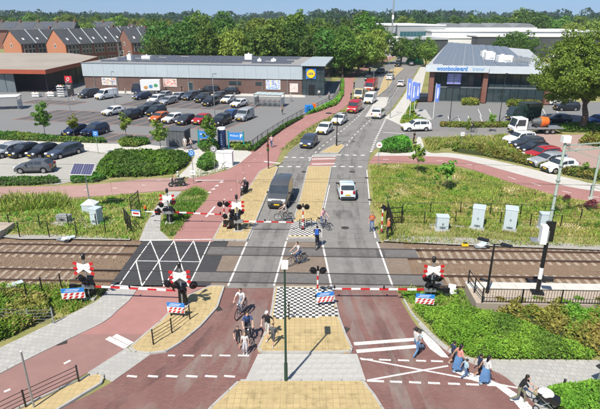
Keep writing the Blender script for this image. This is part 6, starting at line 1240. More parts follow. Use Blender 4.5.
# lamp posts
def lamp_post(label, x, y, top=None, h=None, mat=None, arms=((1, 0),), headm_=None, rz=0, r=.06, reach=.45, group='street lamps'):
    p = G(x, y); h = h or zat(top, p.y); t = thing('street_lamp', label, 'lamp post', p, rz, group); mat = mat or black
    q = MB(); q.tube((0, 0, 0), (0, 0, 1.1), r * 1.5, r * 1.4, 10); q.tube((0, 0, 1.1), (0, 0, h), r, r * .7, 10); part('pole', q, mat, t, True); q = MB(); q.tube((0, 0, -.05), (0, 0, .08), r * 2.4, r * 2.2, 12); part('base', q, mat, t)
    for dx, dy in arms:
        d = Vector((dx, dy, 0)); q = MB(); q.tube((0, 0, h - .05), d * reach + Vector((0, 0, h + .08)), r * .55, r * .5, 8); ar = part('arm', q, mat, t)
        c = d * (reach + .25) + Vector((0, 0, h + .1)); q = MB(); q.obox(c - d * .35, c + d * .35, .3, .1); hd_ = part('lamp_head', q, headm_ or mat, ar); q = MB(); q.obox(c - d * .28 - Vector((0, 0, .06)), c + d * .28 - Vector((0, 0, .06)), .22, .03); part('diffuser', q, lampg, ar)
    return t
greenp = pm('dark_green_paint', (.02, .06, .04), None, 3, .5)
lamp_post('dark green street lamp with pale head on the near island', 286, 382, h=6.1, mat=greenp, arms=((0, 1),), headm_=white, reach=.0)
lamp_post('black double armed lamp at the platform end', 485.5, 303, h=4.0, arms=((-.7, .55), (.7, -.55)), r=.075, reach=.5)
lamp_post('dark lamp post on the small traffic island', 336.5, 146.5, h=4.4, arms=((-1, 0), (.8, 0)), reach=.9, r=.07)
g = 'car park lamps'
for x, y, top, lb in ((215, 117, 74, 'thin grey lamp mast in the supermarket car park, right one'), (115, 104, 72, 'thin grey lamp mast beside the white van'), (71, 116, 82, 'thin grey lamp mast left of the front car row')):
    lamp_post(lb, x, y, top, mat=steel, arms=((.7, -.7),), reach=.4, group=g)
for x, y, top, lb in ((390, 118, 66, 'grey lamp mast at the side street corner'), (387, 98, 55, 'grey lamp mast on the far median'), (373, 92, 68, 'grey lamp mast between the lanes behind the white van')):
    lamp_post(lb, x, y, top, mat=steel, arms=((-.8, 0),), reach=.8)
lamp_post('dark grey lamp mast before the showroom front', 449.5, 122, 76, mat=dark, arms=((.0, -1),), reach=.3); lamp_post('dark lamp mast before the right showroom wing', 499, 122, 74, mat=dark, arms=((.0, -1),), reach=.3)
lamp_post('short dark lamp post by the square hedge at the right', 591, 142.5, 124, mat=black, arms=((.7, 0),), reach=.3)
p = Vector((xat(391, 48, 260), 260, 0)); t = thing('tall_mast', 'very tall thin grey mast rising above the trees', 'mast', p); hh = 29.0
q = MB(); q.tube((0, 0, 0), (0, 0, hh), .45, .3, 8); part('pole', q, steel, t); q = MB(); q.box((0, 0, hh * .55), (.9, .9, 2.0)); part('antenna', q, hw, t)
# slanted grey sign pole bottom-left
p = G(34.5, 409); t = thing('sign_pole', 'plain grey pole standing on the lower left island', 'pole', p); q = MB(); q.tube((0, 0, 0), (0, 0, 3.1), .045, .04, 10); part('pole', q, steel, t); q = MB(); q.tube((0, 0, 3.1), (0, 0, 3.14), .05, .03, 10); part('cap', q, white, t)
# lower right lamp or sign
p = G(597, 388); t = thing('low_lamp', 'short grey bollard lamp in the lower right ground cover', 'lamp', p); q = MB(); q.tube((0, 0, 0), (0, 0, 1.2), .07, .06, 10); part('post', q, steel, t); q = MB(); q.obox((-.25, -.1, 1.25), (.3, .05, 1.4), .3, .06); part('head', q, dark, t)
p = G(562, 389.5); t = thing('bollard', 'small dark bollard at the pavement edge lower right', 'bollard', p); q = MB(); q.tube((0, 0, 0), (.05, 0, .55), .06, .05, 10); part('post', q, dark, t); q = MB(); q.ball((.05, 0, .56), (.07, .07, .05)); part('cap', q, dark, t)
p = G(289, 321); t = thing('bollard', 'thin black post at the edge of the near checkered tiles', 'bollard', (p.x, p.y, .12)); q = MB(); q.tube((0, 0, 0), (0, 0, 1.1), .035, .035, 8); part('post', q, black, t); q = MB(); q.ball((0, 0, 1.1), .05, 8, 5); part('cap', q, black, t)
# railway signal, catenary masts and wires
p = G(537, 293, .72); t = thing('railway_signal', 'railway signal on a black and white banded post on the platform', 'signal', (p.x, p.y, .72), R(-10))
zt = zat(231, p.y) - .72
for i, (z0, z1, m_) in enumerate(((0, 1.0, black), (1.0, 1.75, white), (1.75, 3.4, black), (3.4, zt, steel))): q = cyl((0, 0, z0), (0, 0, z1), .12 if i < 3 else .07, 12); part('post_band', q, m_, t)
q = MB(); q.box((0, 0, .05), (.7, .55, .12)); part('base', q, black, t); q = MB(); q.tube((0, 0, zt - .3), (0, 0, zt - .3), .2, .2); q = MB(); q.box((.12, .18, zt - .1), (.5, .1, 1.25)); part('backboard', q, black, t)
for k in range(3): q = MB(); q.tube((.12, .22, zt + .28 - k * .38), (.12, .6, zt + .28 - k * .38), .16, .17, 14); part('lamp_hood', q, steel, t)
q = MB(); q.box((-.28, -.05, zt - .2), (.35, .5, 1.1)); part('equipment_case', q, white, t); q = MB(); q.box((.5, .1, .95), (.55, .3, .2)); part('side_box', q, dark, t); q = MB(); q.box((-.4, .2, zt - .7), (.9, .6, .05)); part('work_platform', q, steel, t)
mastg = pm('catenary_pale_green', (.4, .48, .4), (.34, .42, .35), 3, .6)
p1 = G(548.5, 231); h1 = zat(141, p1.y); t = thing('catenary_mast', 'pale green catenary mast with long bracket on the right', 'mast', p1)
q = MB(); q.tube((0, 0, 0), (0, 0, h1), .13, .10, 12); part('pole', q, mastg, t, True); q = MB(); q.tube((0, 0, -.1), (0, 0, .25), .3, .28, 12); part('foundation', q, concrete, t); q = MB(); q.box((0, 0, h1 + .15), (.6, .45, .5)); part('top_box', q, white, t)
p2 = G(590.5, 199.5); h2 = zat(163, p2.y); e = Vector((p2.x - p1.x, p2.y - p1.y, 0)); far = e * 1.0 + Vector((2.5, -3.0, 0))
for k, (dz, dd) in enumerate(((-.35, 0), (-.8, 0))): q = MB(); q.obox((0, 0, h1 + dz), (far.x, far.y, h1 + dz - .55), .09, .09); part('bracket_chord', q, mastg, t)
for k in range(9): a = far * ((k + .1) / 9); c = far * ((k + .9) / 9); q = MB(); q.obox((a.x, a.y, h1 - .35 - .55 * k / 9 - (.45 if k % 2 else 0)), (c.x, c.y, h1 - .35 - .55 * k / 9 - (0 if k % 2 else .45)), .04, .04); part('lattice_bar', q, mastg, t)
q = MB(); q.obox((0, 0, h1 - .5), (far.x * .8, far.y * .8, h1 - 3.4), .05, .05); part('stay', q, mastg, t)
for k in range(4): q = MB(); q.tube((0, 0, h1 * (.25 + .16 * k)), (0, -.001, h1 * (.25 + .16 * k) + .08), .17, .17, 10); part('clamp', q, steel, t)
t = thing('catenary_mast', 'second pale green mast by the bend path at the right edge', 'mast', p2); q = MB(); q.tube((0, 0, 0), (0, 0, h1 - 1.0), .12, .1, 12); part('pole', q, mastg, t, True); q = MB(); q.tube((0, 0, -.1), (0, 0, .2), .28, .26, 12); part('foundation', q, concrete, t); q = MB(); q.obox((0, 0, h1 - 1.2), (1.6, -2.6, h1 - 3.0), .06, .06); part('stay', q, mastg, t)
wirem = pm('catenary_wire', (.06, .05, .045), None, 3, .6)
for y0 in (33.70, 29.70):
    for z, dy in ((5.5, 0), (6.9, 0)):
        t = thing('overhead_wire', {(33.70, 5.5): 'contact wire over the far track', (33.70, 6.9): 'carrying wire over the far track', (29.70, 5.5): 'contact wire over the near track', (29.70, 6.9): 'carrying wire over the near track'}[(y0, z)], 'wire', (0, y0, 0), TA)
        pts = [(x, dy, z + (0.55 * ((abs(x - 5) % 60) / 30 - 1) ** 2 - .3 if z > 6 else 0)) for x in range(-150, 151, 5)]
        q = MB(); q.path(pts, .009, 5); part('wire', q, wirem, t)
        if z > 6:
            for x in range(-60, 61, 8): q = MB(); zc = z + 0.55 * ((abs(x - 5) % 60) / 30 - 1) ** 2 - .3; q.tube((x, 0, 5.5), (x, 0, zc), .006, .006, 4); part('dropper', q, wirem, t)
# signs around the shop corner
def board(label, x, y, w_, h, z0, words, rz, postm):
    p = G(x, y); t = thing('welcome_board', label, 'sign', p, rz)
    for s in (-1, 1): q = MB(); q.box((s * w_ / 2, 0, (z0 + h + .2) / 2), (.16, .12, z0 + h + .2)); part('post', q, postm, t)
    q = MB(); q.box((0, -.02, z0 + h / 2), (w_ - .16, .08, h)); pn = part('panel', q, signblue, t); text(words, .42, white, pn, (-.2, -.07, z0 + h * .58), sx=.8); text('P', .7, white, pn, (w_ / 2 - .32, -.07, z0 + h * .52), bold=.02)
teal_ = pm('teal_post', (.02, .25, .22), None, 3, .5)
board('blue welcome board left of the young tree', 206.5, 147.5, 2.05, .95, 1.25, 'Welkom', R(-10), teal_); board('blue welcome board beside the car park railing', 236.5, 149, 2.05, .95, 1.25, 'Welkom', R(-8), teal_)
p = G(222.5, 148.5); t = thing('advertising_column', 'dark blue advertising column between the welcome boards', 'column', p)
q = MB(); q.tube((0, 0, 0), (0, 0, 2.6), .55, .55, 20); part('drum', q, pm('column_navy', (.02, .04, .14), None, 3, .35), t, True); q = MB(); q.tube((0, 0, 2.6), (0, 0, 2.85), .6, .5, 20); part('cap', q, white, t); q = MB(); q.tube((0, 0, 0), (0, 0, .2), .62, .62, 20); part('plinth', q, concrete, t)
for k in range(6): q = MB(); q.box((0, -.56, .7 + k * .26), (.22, .03, .17)); part('letter_block', q, pm('column_print', (.3, .5, .75), None, 3, .5), t)
p = G(225, 165); t = thing('electricity_box', 'large white box standing at the edge of the cycle track', 'box', p, R(-6)); q = MB(); q.box((0, 0, .8), (1.95, .7, 1.6)); part('body', q, white, t); q = MB(); q.box((0, 0, 1.64), (2.05, .8, .1), 0, 0, .97, .95); part('lid', q, white, t); q = MB(); q.box((0, -.36, .8), (.02, .02, 1.5)); part('door_seam', q, steel, t)
p = G(224, 168.5); t = thing('stray_bicycle_stand', 'small dark stand in front of the white box', 'stand', p); q = MB(); q.tube((-.3, 0, 0), (-.1, 0, .6), .03, .03, 6); q.tube((.2, 0, 0), (-.1, 0, .6), .03, .03, 6); part('legs', q, black, t); q = MB(); q.tube((-.1, 0, .55), (.35, .1, .85), .03, .03, 6); part('bar', q, black, t)
def round_sign(label, x, y, ys, m, r=.38, rz=0, square=False, mark=None):
    p = G(x, y); h = zat(ys, p.y); t = thing('traffic_sign', label, 'sign', p, rz); q = MB(); q.tube((0, 0, 0), (0, 0, h + r), .035, .035, 8); part('pole', q, steel, t)
    q = MB()
    if square: q.box((0, -.06, h), (r * 2, .03, r * 2))
    else: q.tube((0, -.045, h), (0, -.075, h), r, r, 20)
    f_ = part('face', q, m, t); q = MB(); q.ring((0, -.08, h), (0, 1, 0), r * .45, r * .1, 12, 5) if mark is None else q.box((0, -.08, h), (r * .9, .02, r * .3)); part('symbol', q, mark or white, f_); return t
round_sign('round blue cycle sign beside the pale path', 193.5, 178, 153, signblue, .34); round_sign('round grey sign in front of the shrub clump', 215, 172, 149, steel, .4); round_sign('square blue parking sign on the pale pavement left', 98.5, 154, 133.5, signblue, .34, 0, True); round_sign('round sign with red ring by the side street corner', 378, 168, 145, white, .35, 0, False, red)
round_sign('small sign on the tall grass by the side street', 461, 147, 134, white, .25, 0, True, steel); round_sign('white sign plate beside the pale path corner', 193.7, 184, 172.5, white, .25, 0, True, steel)
p = G(268.5, 169.5); t = thing('traffic_light', 'thin dark traffic light pole at the tip of the yellow pavement', 'traffic light', (p.x, p.y, .1)); q = MB(); q.tube((0, 0, 0), (0, 0, 4.2), .07, .06, 10); part('pole', q, pm('pole_brown', (.09, .03, .03), None, 3, .5), t); q = MB(); q.box((0, -.12, 2.5), (.25, .22, .75)); hs_ = part('signal_head', q, black, t)
for k, c in enumerate(((.3, .01, .01), (.3, .2, .01), (.01, .2, .05))): q = MB(); q.tube((0, -.23, 2.75 - k * .25), (0, -.27, 2.75 - k * .25), .08, .08, 12); part('lens', q, pm('tl_lens%d' % k, c, None, 3, .2), hs_)
# shed, trolley shelters
p = G(179, 144.5); t = thing('shed', 'dark grey flat roofed shed beside the car park', 'shed', p, R(-12)); shm = pm('shed_grey', (.1, .11, .12), (.085, .09, .1), 2, .6); q = MB(); q.box((0, 0, 1.05), (2.7, 2.0, 2.1)); part('body', q, shm, t); q = MB(); q.box((0, 0, 2.15), (2.9, 2.2, .12)); part('roof', q, shm, t)
for i in range(5): q = MB(); q.box((-1.1 + i * .55, -1.02, 1.05), (.5, .03, 2.0)); part('panel', q, shm, t)
q = MB(); q.box((1.36, 0, .95), (.03, .9, 1.8)); part('door', q, dark, t)
def shelter(label, x, y, w_, d, h, rz, roofm, panels):
    p = G(x, y); t = thing('trolley_shelter', label, 'shelter', p, rz)
    for sx in (-1, 1):
        for sy in (-1, 1): q = MB(); q.box((sx * w_ * .47, sy * d * .45, h / 2), (.1, .1, h)); part('post', q, steel, t)
    for i in range(panels): q = MB(); ww = w_ / panels; q.box((-w_ / 2 + ww * (i + .5), 0, h + .12), (ww - .08, d, .07), 0, 0, 1, 1); o = part('roof_panel', q, roofm, t)
    for sy in (-1, 1): q = MB(); q.obox((-w_ / 2, sy * d * .45, h), (w_ / 2, sy * d * .45, h), .1, .14); part('beam', q, steel, t)
    for sx in (-1, 1): q = MB(); q.box((sx * w_ * .48, 0, h * .45), (.04, d * .85, h * .6)); part('side_glass', q, pm('shelter_glass', (.45, .52, .52), None, 2, .1), t)
    return t, p
pr = pm('shelter_roof', (.5, .57, .56), (.45, .52, .52), 1, .3)
t, p = shelter('glass roofed trolley shelter in the supermarket car park', 269.5, 106, 5.6, 3.2, 2.3, R(-12), pr, 5)
shelter('white roofed trolley shelter at the far left edge', 3, 109, 6.5, 3.4, 2.3, R(14), white, 4)
g = 'shopping trolleys in the shelter'
tm = MB()
for z in (.45, .6, .75, .95): tm.obox((-.3, -.45, z), (.3, -.45, z), .02, .02); tm.obox((-.3, .45, z), (.3, .45, z), .02, .02); tm.obox((-.3, -.45, z), (-.3, .45, z), .02, .02); tm.obox((.3, -.45, z), (.3, .45, z), .02, .02)
for i in range(7): x = -.3 + .1 * i; tm.obox((x, -.45, .45), (x, -.45, .95), .015, .015); tm.obox((x, .45, .45), (x, .45, .95), .015, .015); tm.obox((x, -.45, .45), (x, .45, .45), .015, .015)
tmm = tm.mesh('basket', steel); cm = MB()
for sx in (-.25, .25): cm.obox((sx, -.45, .12), (sx, .4, .2), .04, .04); cm.obox((sx, .4, .2), (sx, .45, .5), .04, .04); cm.tube((sx - .03, -.42, .07), (sx + .03, -.42, .07), .07, .07, 8); cm.tube((sx - .03, .4, .07), (sx + .03, .4, .07), .07, .07, 8)
cmm = cm.mesh('undercarriage', steel); hm = MB(); hm.tube((-.32, .52, 1.02), (.32, .52, 1.02), .03, .03, 8); hmm = hm.mesh('handle', red)
for i in range(10):
    a = R(-12); u = -2.2 + (i % 5) * 1.05; v = -.9 + (i // 5) * 1.3; tr = thing('shopping_trolley', 'steel shopping trolley nested in the glass roofed shelter', 'trolley', (p.x + math.cos(a) * u - math.sin(a) * v, p.y + math.sin(a) * u + math.cos(a) * v, .012), a, g); link('basket', tmm, tr); link('undercarriage', cmm, tr); link('handle', hmm, tr)
# blue collection bin and small things by the shop
p = G(310, 112); t = thing('rental_bike_rack', 'bright blue machine with orange panel by the shop railing', 'machine', p, R(20)); q = MB(); q.box((-.2, 0, .65), (1.5, .9, 1.3), 0, 0, .85, .9); part('blue_body', q, pm('bright_blue', (.02, .25, .7), None, 3, .4), t); q = MB(); q.box((.85, .1, .75), (.5, .8, 1.4), 0, 0, .9, .9); part('orange_body', q, orange, t); q = MB(); q.tube((-.2, -.5, .3), (-.2, -.42, .3), .25, .25, 14); part('wheel', q, rubber, t)
# flags by the showroom
fb = pm('flag_blue', (.12, .2, .62), (.18, .28, .7), 1.2, .7); fw = pm('flag_white', (.7, .72, .78), None, 2, .7)
for i, (x, y, top, lb) in enumerate(((405, 118, 78, 'blue banner flag nearest the road'), (409.5, 119.5, 81, 'blue banner flag second from the road'), (414, 114, 82, 'blue banner flag third from the road'), (433, 119, 83, 'blue banner flag standing apart before the showroom glass'))):
    p = G(x, y); h = zat(top, p.y); t = thing('banner_flag', lb, 'flag', p, R(-8), 'banner flags'); q = MB(); q.tube((0, 0, 0), (0, 0, h), .05, .035, 8); part('pole', q, white, t); q = MB(); vv = []; n = 10
    L = h * .5
    for k in range(n + 1):
        for s in range(4): vv.append((.05 + .22 * s, .1 * math.sin(k * .9 + s * 1.1 + i) * s / 3, h - .15 - L * k / n))
    q.add(vv, [(k * 4 + s, k * 4 + s + 1, k * 4 + s + 5, k * 4 + s + 4) for k in range(n) for s in range(3)]); c = part('cloth', q, fb, t, True)
    q = MB(); w2 = [(v[0], v[1] - .02, v[2]) for v in vv]; q.add([w2[k * 4 + s] for k in range(2, 9) for s in (1, 2)], [(2 * k, 2 * k + 1, 2 * k + 3, 2 * k + 2) for k in range(6)]); part('print', q, fw, c, True)
p = G(423, 119); t = thing('steps', 'flight of pale concrete steps below the showroom flags', 'steps', (p.x, p.y, 0), R(-6))
for k in range(6): q = MB(); q.box((0, k * 1.5, .03 + .03 * k), (2.9, 1.3, .1)); part('step', q, concrete, t)
# ================================================================ PEOPLE, BICYCLES, MOPEDS
SKIN = [pm('skin_light', (.55, .34, .25), (.5, .3, .22), 6, .55), pm('skin_tan', (.4, .23, .15), (.36, .2, .13), 6, .55)]
CLO = {}
def cloth(c):
    k = 'cloth_%.2f_%.2f_%.2f' % c
    return MT.get(k) or pm(k, c, tuple(x * .78 for x in c), 7, .9, .3, 25)
HAIR = {'brown': pm('hair_brown', (.05, .028, .015), None, 12, .6), 'black': pm('hair_black', (.01, .009, .008), None, 12, .5), 'blond': pm('hair_blond', (.3, .2, .09), None, 12, .6), 'grey': pm('hair_grey', (.35, .34, .33), None, 12, .6)}
def ik(a, b, l1, l2, pole):
    a, b = Vector(a), Vector(b); d = b - a; L = min(d.length, (l1 + l2) * .995); d.normalize(); b = a + d * L
    x = (l1 * l1 - l2 * l2 + L * L) / (2 * L); h = math.sqrt(max(0, l1 * l1 - x * x)); p = Vector(pole); p = (p - d * p.dot(d)).normalized()
    return a + d * x + p * h, b
POSE = {  # pelvis, lean forward, feet (left, right), hands (left, right)
 'stand': ((0, 0, .93), 2, ((.02, .11, .08), (-.02, -.11, .08)), ((.08, .27, .84), (.06, -.27, .84))),
 'walk': ((0, 0, .91), 5, ((.30, .09, .08), (-.30, -.09, .14)), ((-.2, .27, .9), (.24, -.26, .92))),
 'talk': ((0, 0, .93), 2, ((.05, .14, .08), (-.05, -.12, .08)), ((.3, .12, 1.12), (.06, -.28, .86))),
 'carry': ((0, 0, .92), -3, ((.2, .1, .08), (-.2, -.1, .1)), ((.27, .08, 1.12), (.27, -.1, 1.05))),
 'push': ((0, 0, .88), 22, ((.32, .1, .08), (-.34, -.1, .14)), ((.62, .18, .98), (.62, -.18, .98))),
 'cycle': ((-.2, 0, 1.0), 18, ((.10, .11, .42), (-.02, -.11, .2)), ((.36, .25, 1.1), (.36, -.25, 1.1))),
 'moped': ((-.22, 0, .84), 6, ((.18, .17, .36), (.18, -.17, .36)), ((.42, .29, 1.06), (.42, -.29, 1.06)))}
def person(label, loc, head, pose='stand', h=1.75, top=(.5, .5, .5), legs=(.05, .07, .14), sleeve='short', leg='long', hair='brown', skin=0, shoes=(.03, .03, .03), female=False, hat=None, helmet=None, vest=None, pack=None, skirt=None, longhair=False, child=None, z=0.0, group=None):
    s = h / 1.75; pel, lean, feet, hands = POSE[pose]; la = R(lean); up = Vector((math.sin(la), 0, math.cos(la)))
    pel = Vector(pel); chest = pel + up * .36; neck = pel + up * .53; hd = neck + Vector((up.x * .1 + .02, 0, .14)); B = []; V = []; E_ = []; RD = []
    def v(p, r, rg): V.append(Vector(p)); RD.append(r if hasattr(r, '__len__') else (r, r)); B.append(rg); return len(V) - 1
    w_ = .17 if female else .19
    i0 = v(pel, (.135, .105), 'legs'); i1 = v(pel + up * .17, (.125, .095) if female else (.14, .1), 'top'); i2 = v(chest, (.16, .115), 'top'); i3 = v(neck - up * .03, (.09, .075), 'top'); i4 = v(neck + Vector((.01, 0, .05)), .055, 'skin')
    E_ += [(i0, i1), (i1, i2), (i2, i3), (i3, i4)]
    wr = []
    for k, sg in ((0, 1), (1, -1)):
        sh = neck + Vector((0, sg * w_, -.07)); el, hn = ik(sh, hands[k], .29, .26, (-.5, sg * .5, -.3)); a = v(sh, .062, 'top'); b_ = v(sh.lerp(el, .5), .05, 'top' if sleeve != 'none' else 'skin'); c = v(el, .043, 'top' if sleeve == 'long' else 'skin'); d = v(hn, .03, 'skin' if sleeve != 'long' else 'top'); E_ += [(i3 if False else i2, a), (a, b_), (b_, c), (c, d)]; wr.append((el, hn, sg))
    for k, sg in ((0, 1), (1, -1)):
        hp = pel + Vector((0, sg * .09, -.05)); kn, an = ik(hp, feet[k], .42, .43, (1, sg * .05, .1)); lr = 'legs'; lo = 'legs' if leg == 'long' else 'skin'
        a = v(hp, .093, lr); b_ = v(hp.lerp(kn, .55), .078, lr); c = v(kn, .058, lr if leg != 'bare' else 'skin'); cc = v(kn.lerp(an, .35), .056, lo); d = v(an, .04, lo); e = v(an + Vector((.02, 0, -.04)), .045, 'shoes'); f_ = v(an + Vector((.17, sg * .02, -.045)), .036, 'shoes'); E_ += [(i0, a), (a, b_), (b_, c), (c, cc), (cc, d), (d, e), (e, f_)]
    me = bpy.data.meshes.new('sk'); me.from_pydata([p for p in V], E_, []); o = bpy.data.objects.new('sk', me); md = o.modifiers.new('s', 'SKIN'); md.use_smooth_shade = True
    if not me.skin_vertices: bm = bmesh.new(); bm.from_mesh(me); bm.verts.layers.skin.verify(); bm.to_mesh(me); bm.free()
    for i, sv in enumerate(me.skin_vertices[0].data): sv.radius = RD[i]; sv.use_root = (i == 0)
    sb = o.modifiers.new('u', 'SUBSURF'); sb.levels = 1; sb.render_levels = 1
    ev = evaluated(o)
    m = MB(); regs = ['skin', 'top', 'legs', 'shoes']; segs = [(V[a], V[b_], B[a], B[b_]) for a, b_ in E_]
    vs2 = [p.co.copy() for p in ev.vertices]; fs2 = [tuple(p.vertices) for p in ev.polygons]; m.v = [tuple(p) for p in vs2]
    for f_ in fs2:
        c = sum((vs2[i] for i in f_), Vector()) / len(f_); best = None
        for a, b_, ra, rb_ in segs:
            d = b_ - a; t_ = max(0, min(1, (c - a).dot(d) / (d.length_squared + 1e-9))); q = (c - a - d * t_).length
            if best is None or q < best[0]: best = (q, ra if t_ < .5 else rb_)
        m.f.append(f_); m.m.append(regs.index(best[1]))
    bpy.data.meshes.remove(ev)
    # head with face, on the neck
    m.ball(hd, (.095, .075, .115), 12, 8, 0); m.ball(hd + Vector((.06, 0, -.05)), (.045, .05, .06), 8, 5, 0); m.ball(hd + Vector((.1, 0, -.01)), (.02, .014, .026), 6, 4, 0)
    for sg in (-1, 1): m.ball(hd + Vector((-.0, sg * .077, -.01)), (.02, .012, .03), 6, 4, 0); m.ball(hd + Vector((.083, sg * .032, .015)), .008, 6, 4, 3)
    m.box(hd + Vector((.098, 0, -.062)), (.008, .04, .008), 0, 2)
    # hands: palm, four fingers and a thumb, slightly curled
    for el, hn, sg in wr:
        d = (hn - el).normalized(); sd = Vector((0, 1, 0)) - d * d.y
        if sd.length < .2: sd = Vector((1, 0, 0))
        sd.normalize(); nr = d.cross(sd); pa = hn + d * .045; m.obox(hn, hn + d * .085, .07, .028, up=tuple(nr), mi=0); cr = Vector((.4, 0, -.3))
        for k in range(4): a = hn + d * .08 + sd * (-.027 + .018 * k); b_ = a + d * (.035 + .006 * (1 if k in (1, 2) else 0)); e = b_ + (d * .5 + cr * .6).normalized() * .032; m.tube(a, b_, .009, .008, 5, 0); m.tube(b_, e, .008, .006, 5, 0)
        a = hn + d * .03 + sd * .035; b_ = a + (d + sd * .8).normalized() * .035; m.tube(a, b_, .011, .009, 5, 0); m.tube(b_, b_ + d * .025, .009, .007, 5, 0)
    t = thing('person', label, 'person', (loc[0], loc[1], z), head, group); t.scale = (s, s, s)
    part('body', m, [SKIN[skin], cloth(top), cloth(legs), cloth(shoes)], t, True)
    # hair
    q = MB(); hm_ = HAIR[hair]
    if helmet: q.ball(hd + Vector((-.005, 0, .035)), (.125, .11, .12), 14, 8); part('helmet', q, cloth(helmet), t, True); q = MB(); q.ball(hd + Vector((.06, 0, .01)), (.07, .085, .05), 10, 6); part('visor', q, glass, t, True)
    elif hat: q.ball(hd + Vector((-.01, 0, .05)), (.11, .095, .09), 12, 6); q.box(hd + Vector((.11, 0, .06)), (.1, .13, .015)); part('cap', q, cloth(hat), t, True)
    else:
        q.ball(hd + Vector((-.022, 0, .032)), (.1, .088, .105), 12, 7)
        if longhair: q.ball(hd + Vector((-.07, 0, -.09)), (.055, .095, .17), 10, 6); q.ball(hd + Vector((-.085, 0, -.2)), (.045, .085, .12), 10, 6)
        part('hair', q, hm_, t, True)
    if vest is not None:
        q = MB(); a = pel + up * .12; c = chest + up * .1
        q.tube(a, a.lerp(c, .6), .165, .18, 14); q.tube(a.lerp(c, .6), c, .18, .14, 14); vb = part('vest', q, orange, t, True)
        vb.scale = (.78, 1.08, 1); vb.location = (a.x * .22, 0, 0)
        for k in (.25, .6): q = MB(); pz = a.lerp(c, k); q.tube(pz, pz + up * .045, .182, .183, 14); part('reflective_band', q, steel, vb, True)
    if pack: q = MB(); c = chest + Vector((-.2, 0, .02)); q.box(c, (.17, .29, .42), 0, 0, .8, .85); part('backpack', q, cloth(pack), t)
    if skirt:
        q = MB(); n = 14; rings = [(pel + up * .12, .15, .13), (pel, .19, .17), (pel - Vector((0, 0, .3)), .235, .19), (pel - Vector((0, 0, .62)), .29, .22)]; vv = []
        for c, rx, ry in rings:
            for k in range(n): a = 2 * math.pi * k / n; f_ = 1 + .12 * math.sin(k * 2.7 + rings.index((c, rx, ry))); vv.append((c.x + rx * f_ * math.cos(a), c.y + ry * f_ * math.sin(a), c.z))
        q.add(vv, [(r_ * n + k, r_ * n + (k + 1) % n, (r_ + 1) * n + (k + 1) % n, (r_ + 1) * n + k) for r_ in range(3) for k in range(n)]); part('skirt', q, cloth(skirt), t, True)
    return t
spokem = steel
def bike_proto():
    t = link('bicycle', None); fr = pm('bike_frame', (.02, .02, .022), None, 4, .4)
    q = MB()
    for a, c in (((-.2, 0, .86), (-.05, 0, .3)), ((-.05, 0, .3), (.36, 0, .82)), ((-.17, 0, .74), (.36, 0, .86)), ((-.05, 0, .3), (-.52, 0, .345)), ((-.18, 0, .72), (-.52, 0, .345))): q.tube(a, c, .02, .02, 7)
    part('frame', q, fr, t); q = MB(); q.tube((.34, 0, .98), (.54, 0, .345), .018, .016, 7); part('fork', q, fr, t)
    q = MB(); q.path([(.2, .28, 1.08), (.36, .22, 1.1), (.36, 0, 1.03), (.36, -.22, 1.1), (.2, -.28, 1.08)], .014, 6); part('handlebar', q, steel, t)
    q = MB(); q.ball((-.23, 0, .94), (.14, .09, .045), 10, 5); q.tube((-.2, 0, .84), (-.22, 0, .93), .015, .015, 6); part('saddle', q, black, t, True)
    for x in (.54, -.52):
        w_ = link('wheel', None, t, (x, 0, .345)); q = MB(); q.ring((0, 0, 0), (0, 1, 0), .325, .021, 22, 6); part('tyre', q, rubber, w_); q = MB(); q.ring((0, 0, 0), (0, 1, 0), .3, .012, 22, 5)
        for k in range(9): a = math.pi * k / 9; q.tube((math.cos(a) * .3, 0, math.sin(a) * .3), (-math.cos(a) * .3, 0, -math.sin(a) * .3), .004, .004, 3, 0, False)
        q.tube((0, -.04, 0), (0, .04, 0), .03, .03, 8); part('rim', q, steel, w_)
    q = MB(); q.tube((-.05, -.09, .3), (-.05, .09, .3), .025, .025, 8); q.obox((-.05, .08, .3), (.06, .08, .4), .02, .02); q.obox((-.05, -.08, .3), (-.14, -.08, .17), .02, .02); q.box((.06, .12, .4), (.09, .09, .02)); q.box((-.14, -.12, .17), (.09, .09, .02)); q.tube((-.05, .06, .3), (-.05, .065, .3), .1, .1, 14); part('crank', q, steel, t)
    q = MB(); q.box((-.52, 0, .74), (.4, .13, .02)); q.tube((-.6, .06, .74), (-.53, .06, .36), .01, .01, 5); q.tube((-.6, -.06, .74), (-.53, -.06, .36), .01, .01, 5); part('rack', q, black, t)
    q = MB(); q.ball((.44, 0, .95), .045, 8, 5); part('lamp', q, white, t)
    return t
BP = [bike_proto(), False]
def pose_px(front, rear):
    a, c = G(*front), G(*rear); m = (a + c) / 2; return m, math.atan2(a.y - c.y, a.x - c.x)
def bicycle(label, front, rear, z=.012):
    m, hd = pose_px(front, rear); t = copy_tree(BP[0]); t.location = (m.x, m.y, z); t.rotation_euler = (0, 0, hd); tag(t, label, 'bicycle', 'bicycles'); return m, hd
def cyclist(blabel, plabel, front, rear, **kw):
    zz = kw.pop('z', .012); m, hd = bicycle(blabel, front, rear, zz); person(plabel, (m.x, m.y), hd, 'cycle', z=zz, **kw)
cyclist('black bicycle under the rider in white shirt on the near left lane', 'person in white shirt and light jeans cycling towards the camera', (236.5, 321), (246, 309), top=(.75, .76, .76), legs=(.3, .36, .45), hair='brown')
cyclist('bicycle of the rider in blue shirt beside two children', 'person in blue shirt on a bicycle with two children in front', (249, 346), (247.5, 334), top=(.04, .08, .2), legs=(.03, .03, .04), hair='brown')
cyclist('bicycle crossing the tracks towards the left', 'person in pale shirt and blue jeans cycling over the tracks', (291.5, 266), (303, 263), top=(.6, .55, .52), legs=(.08, .12, .24), hair='brown')
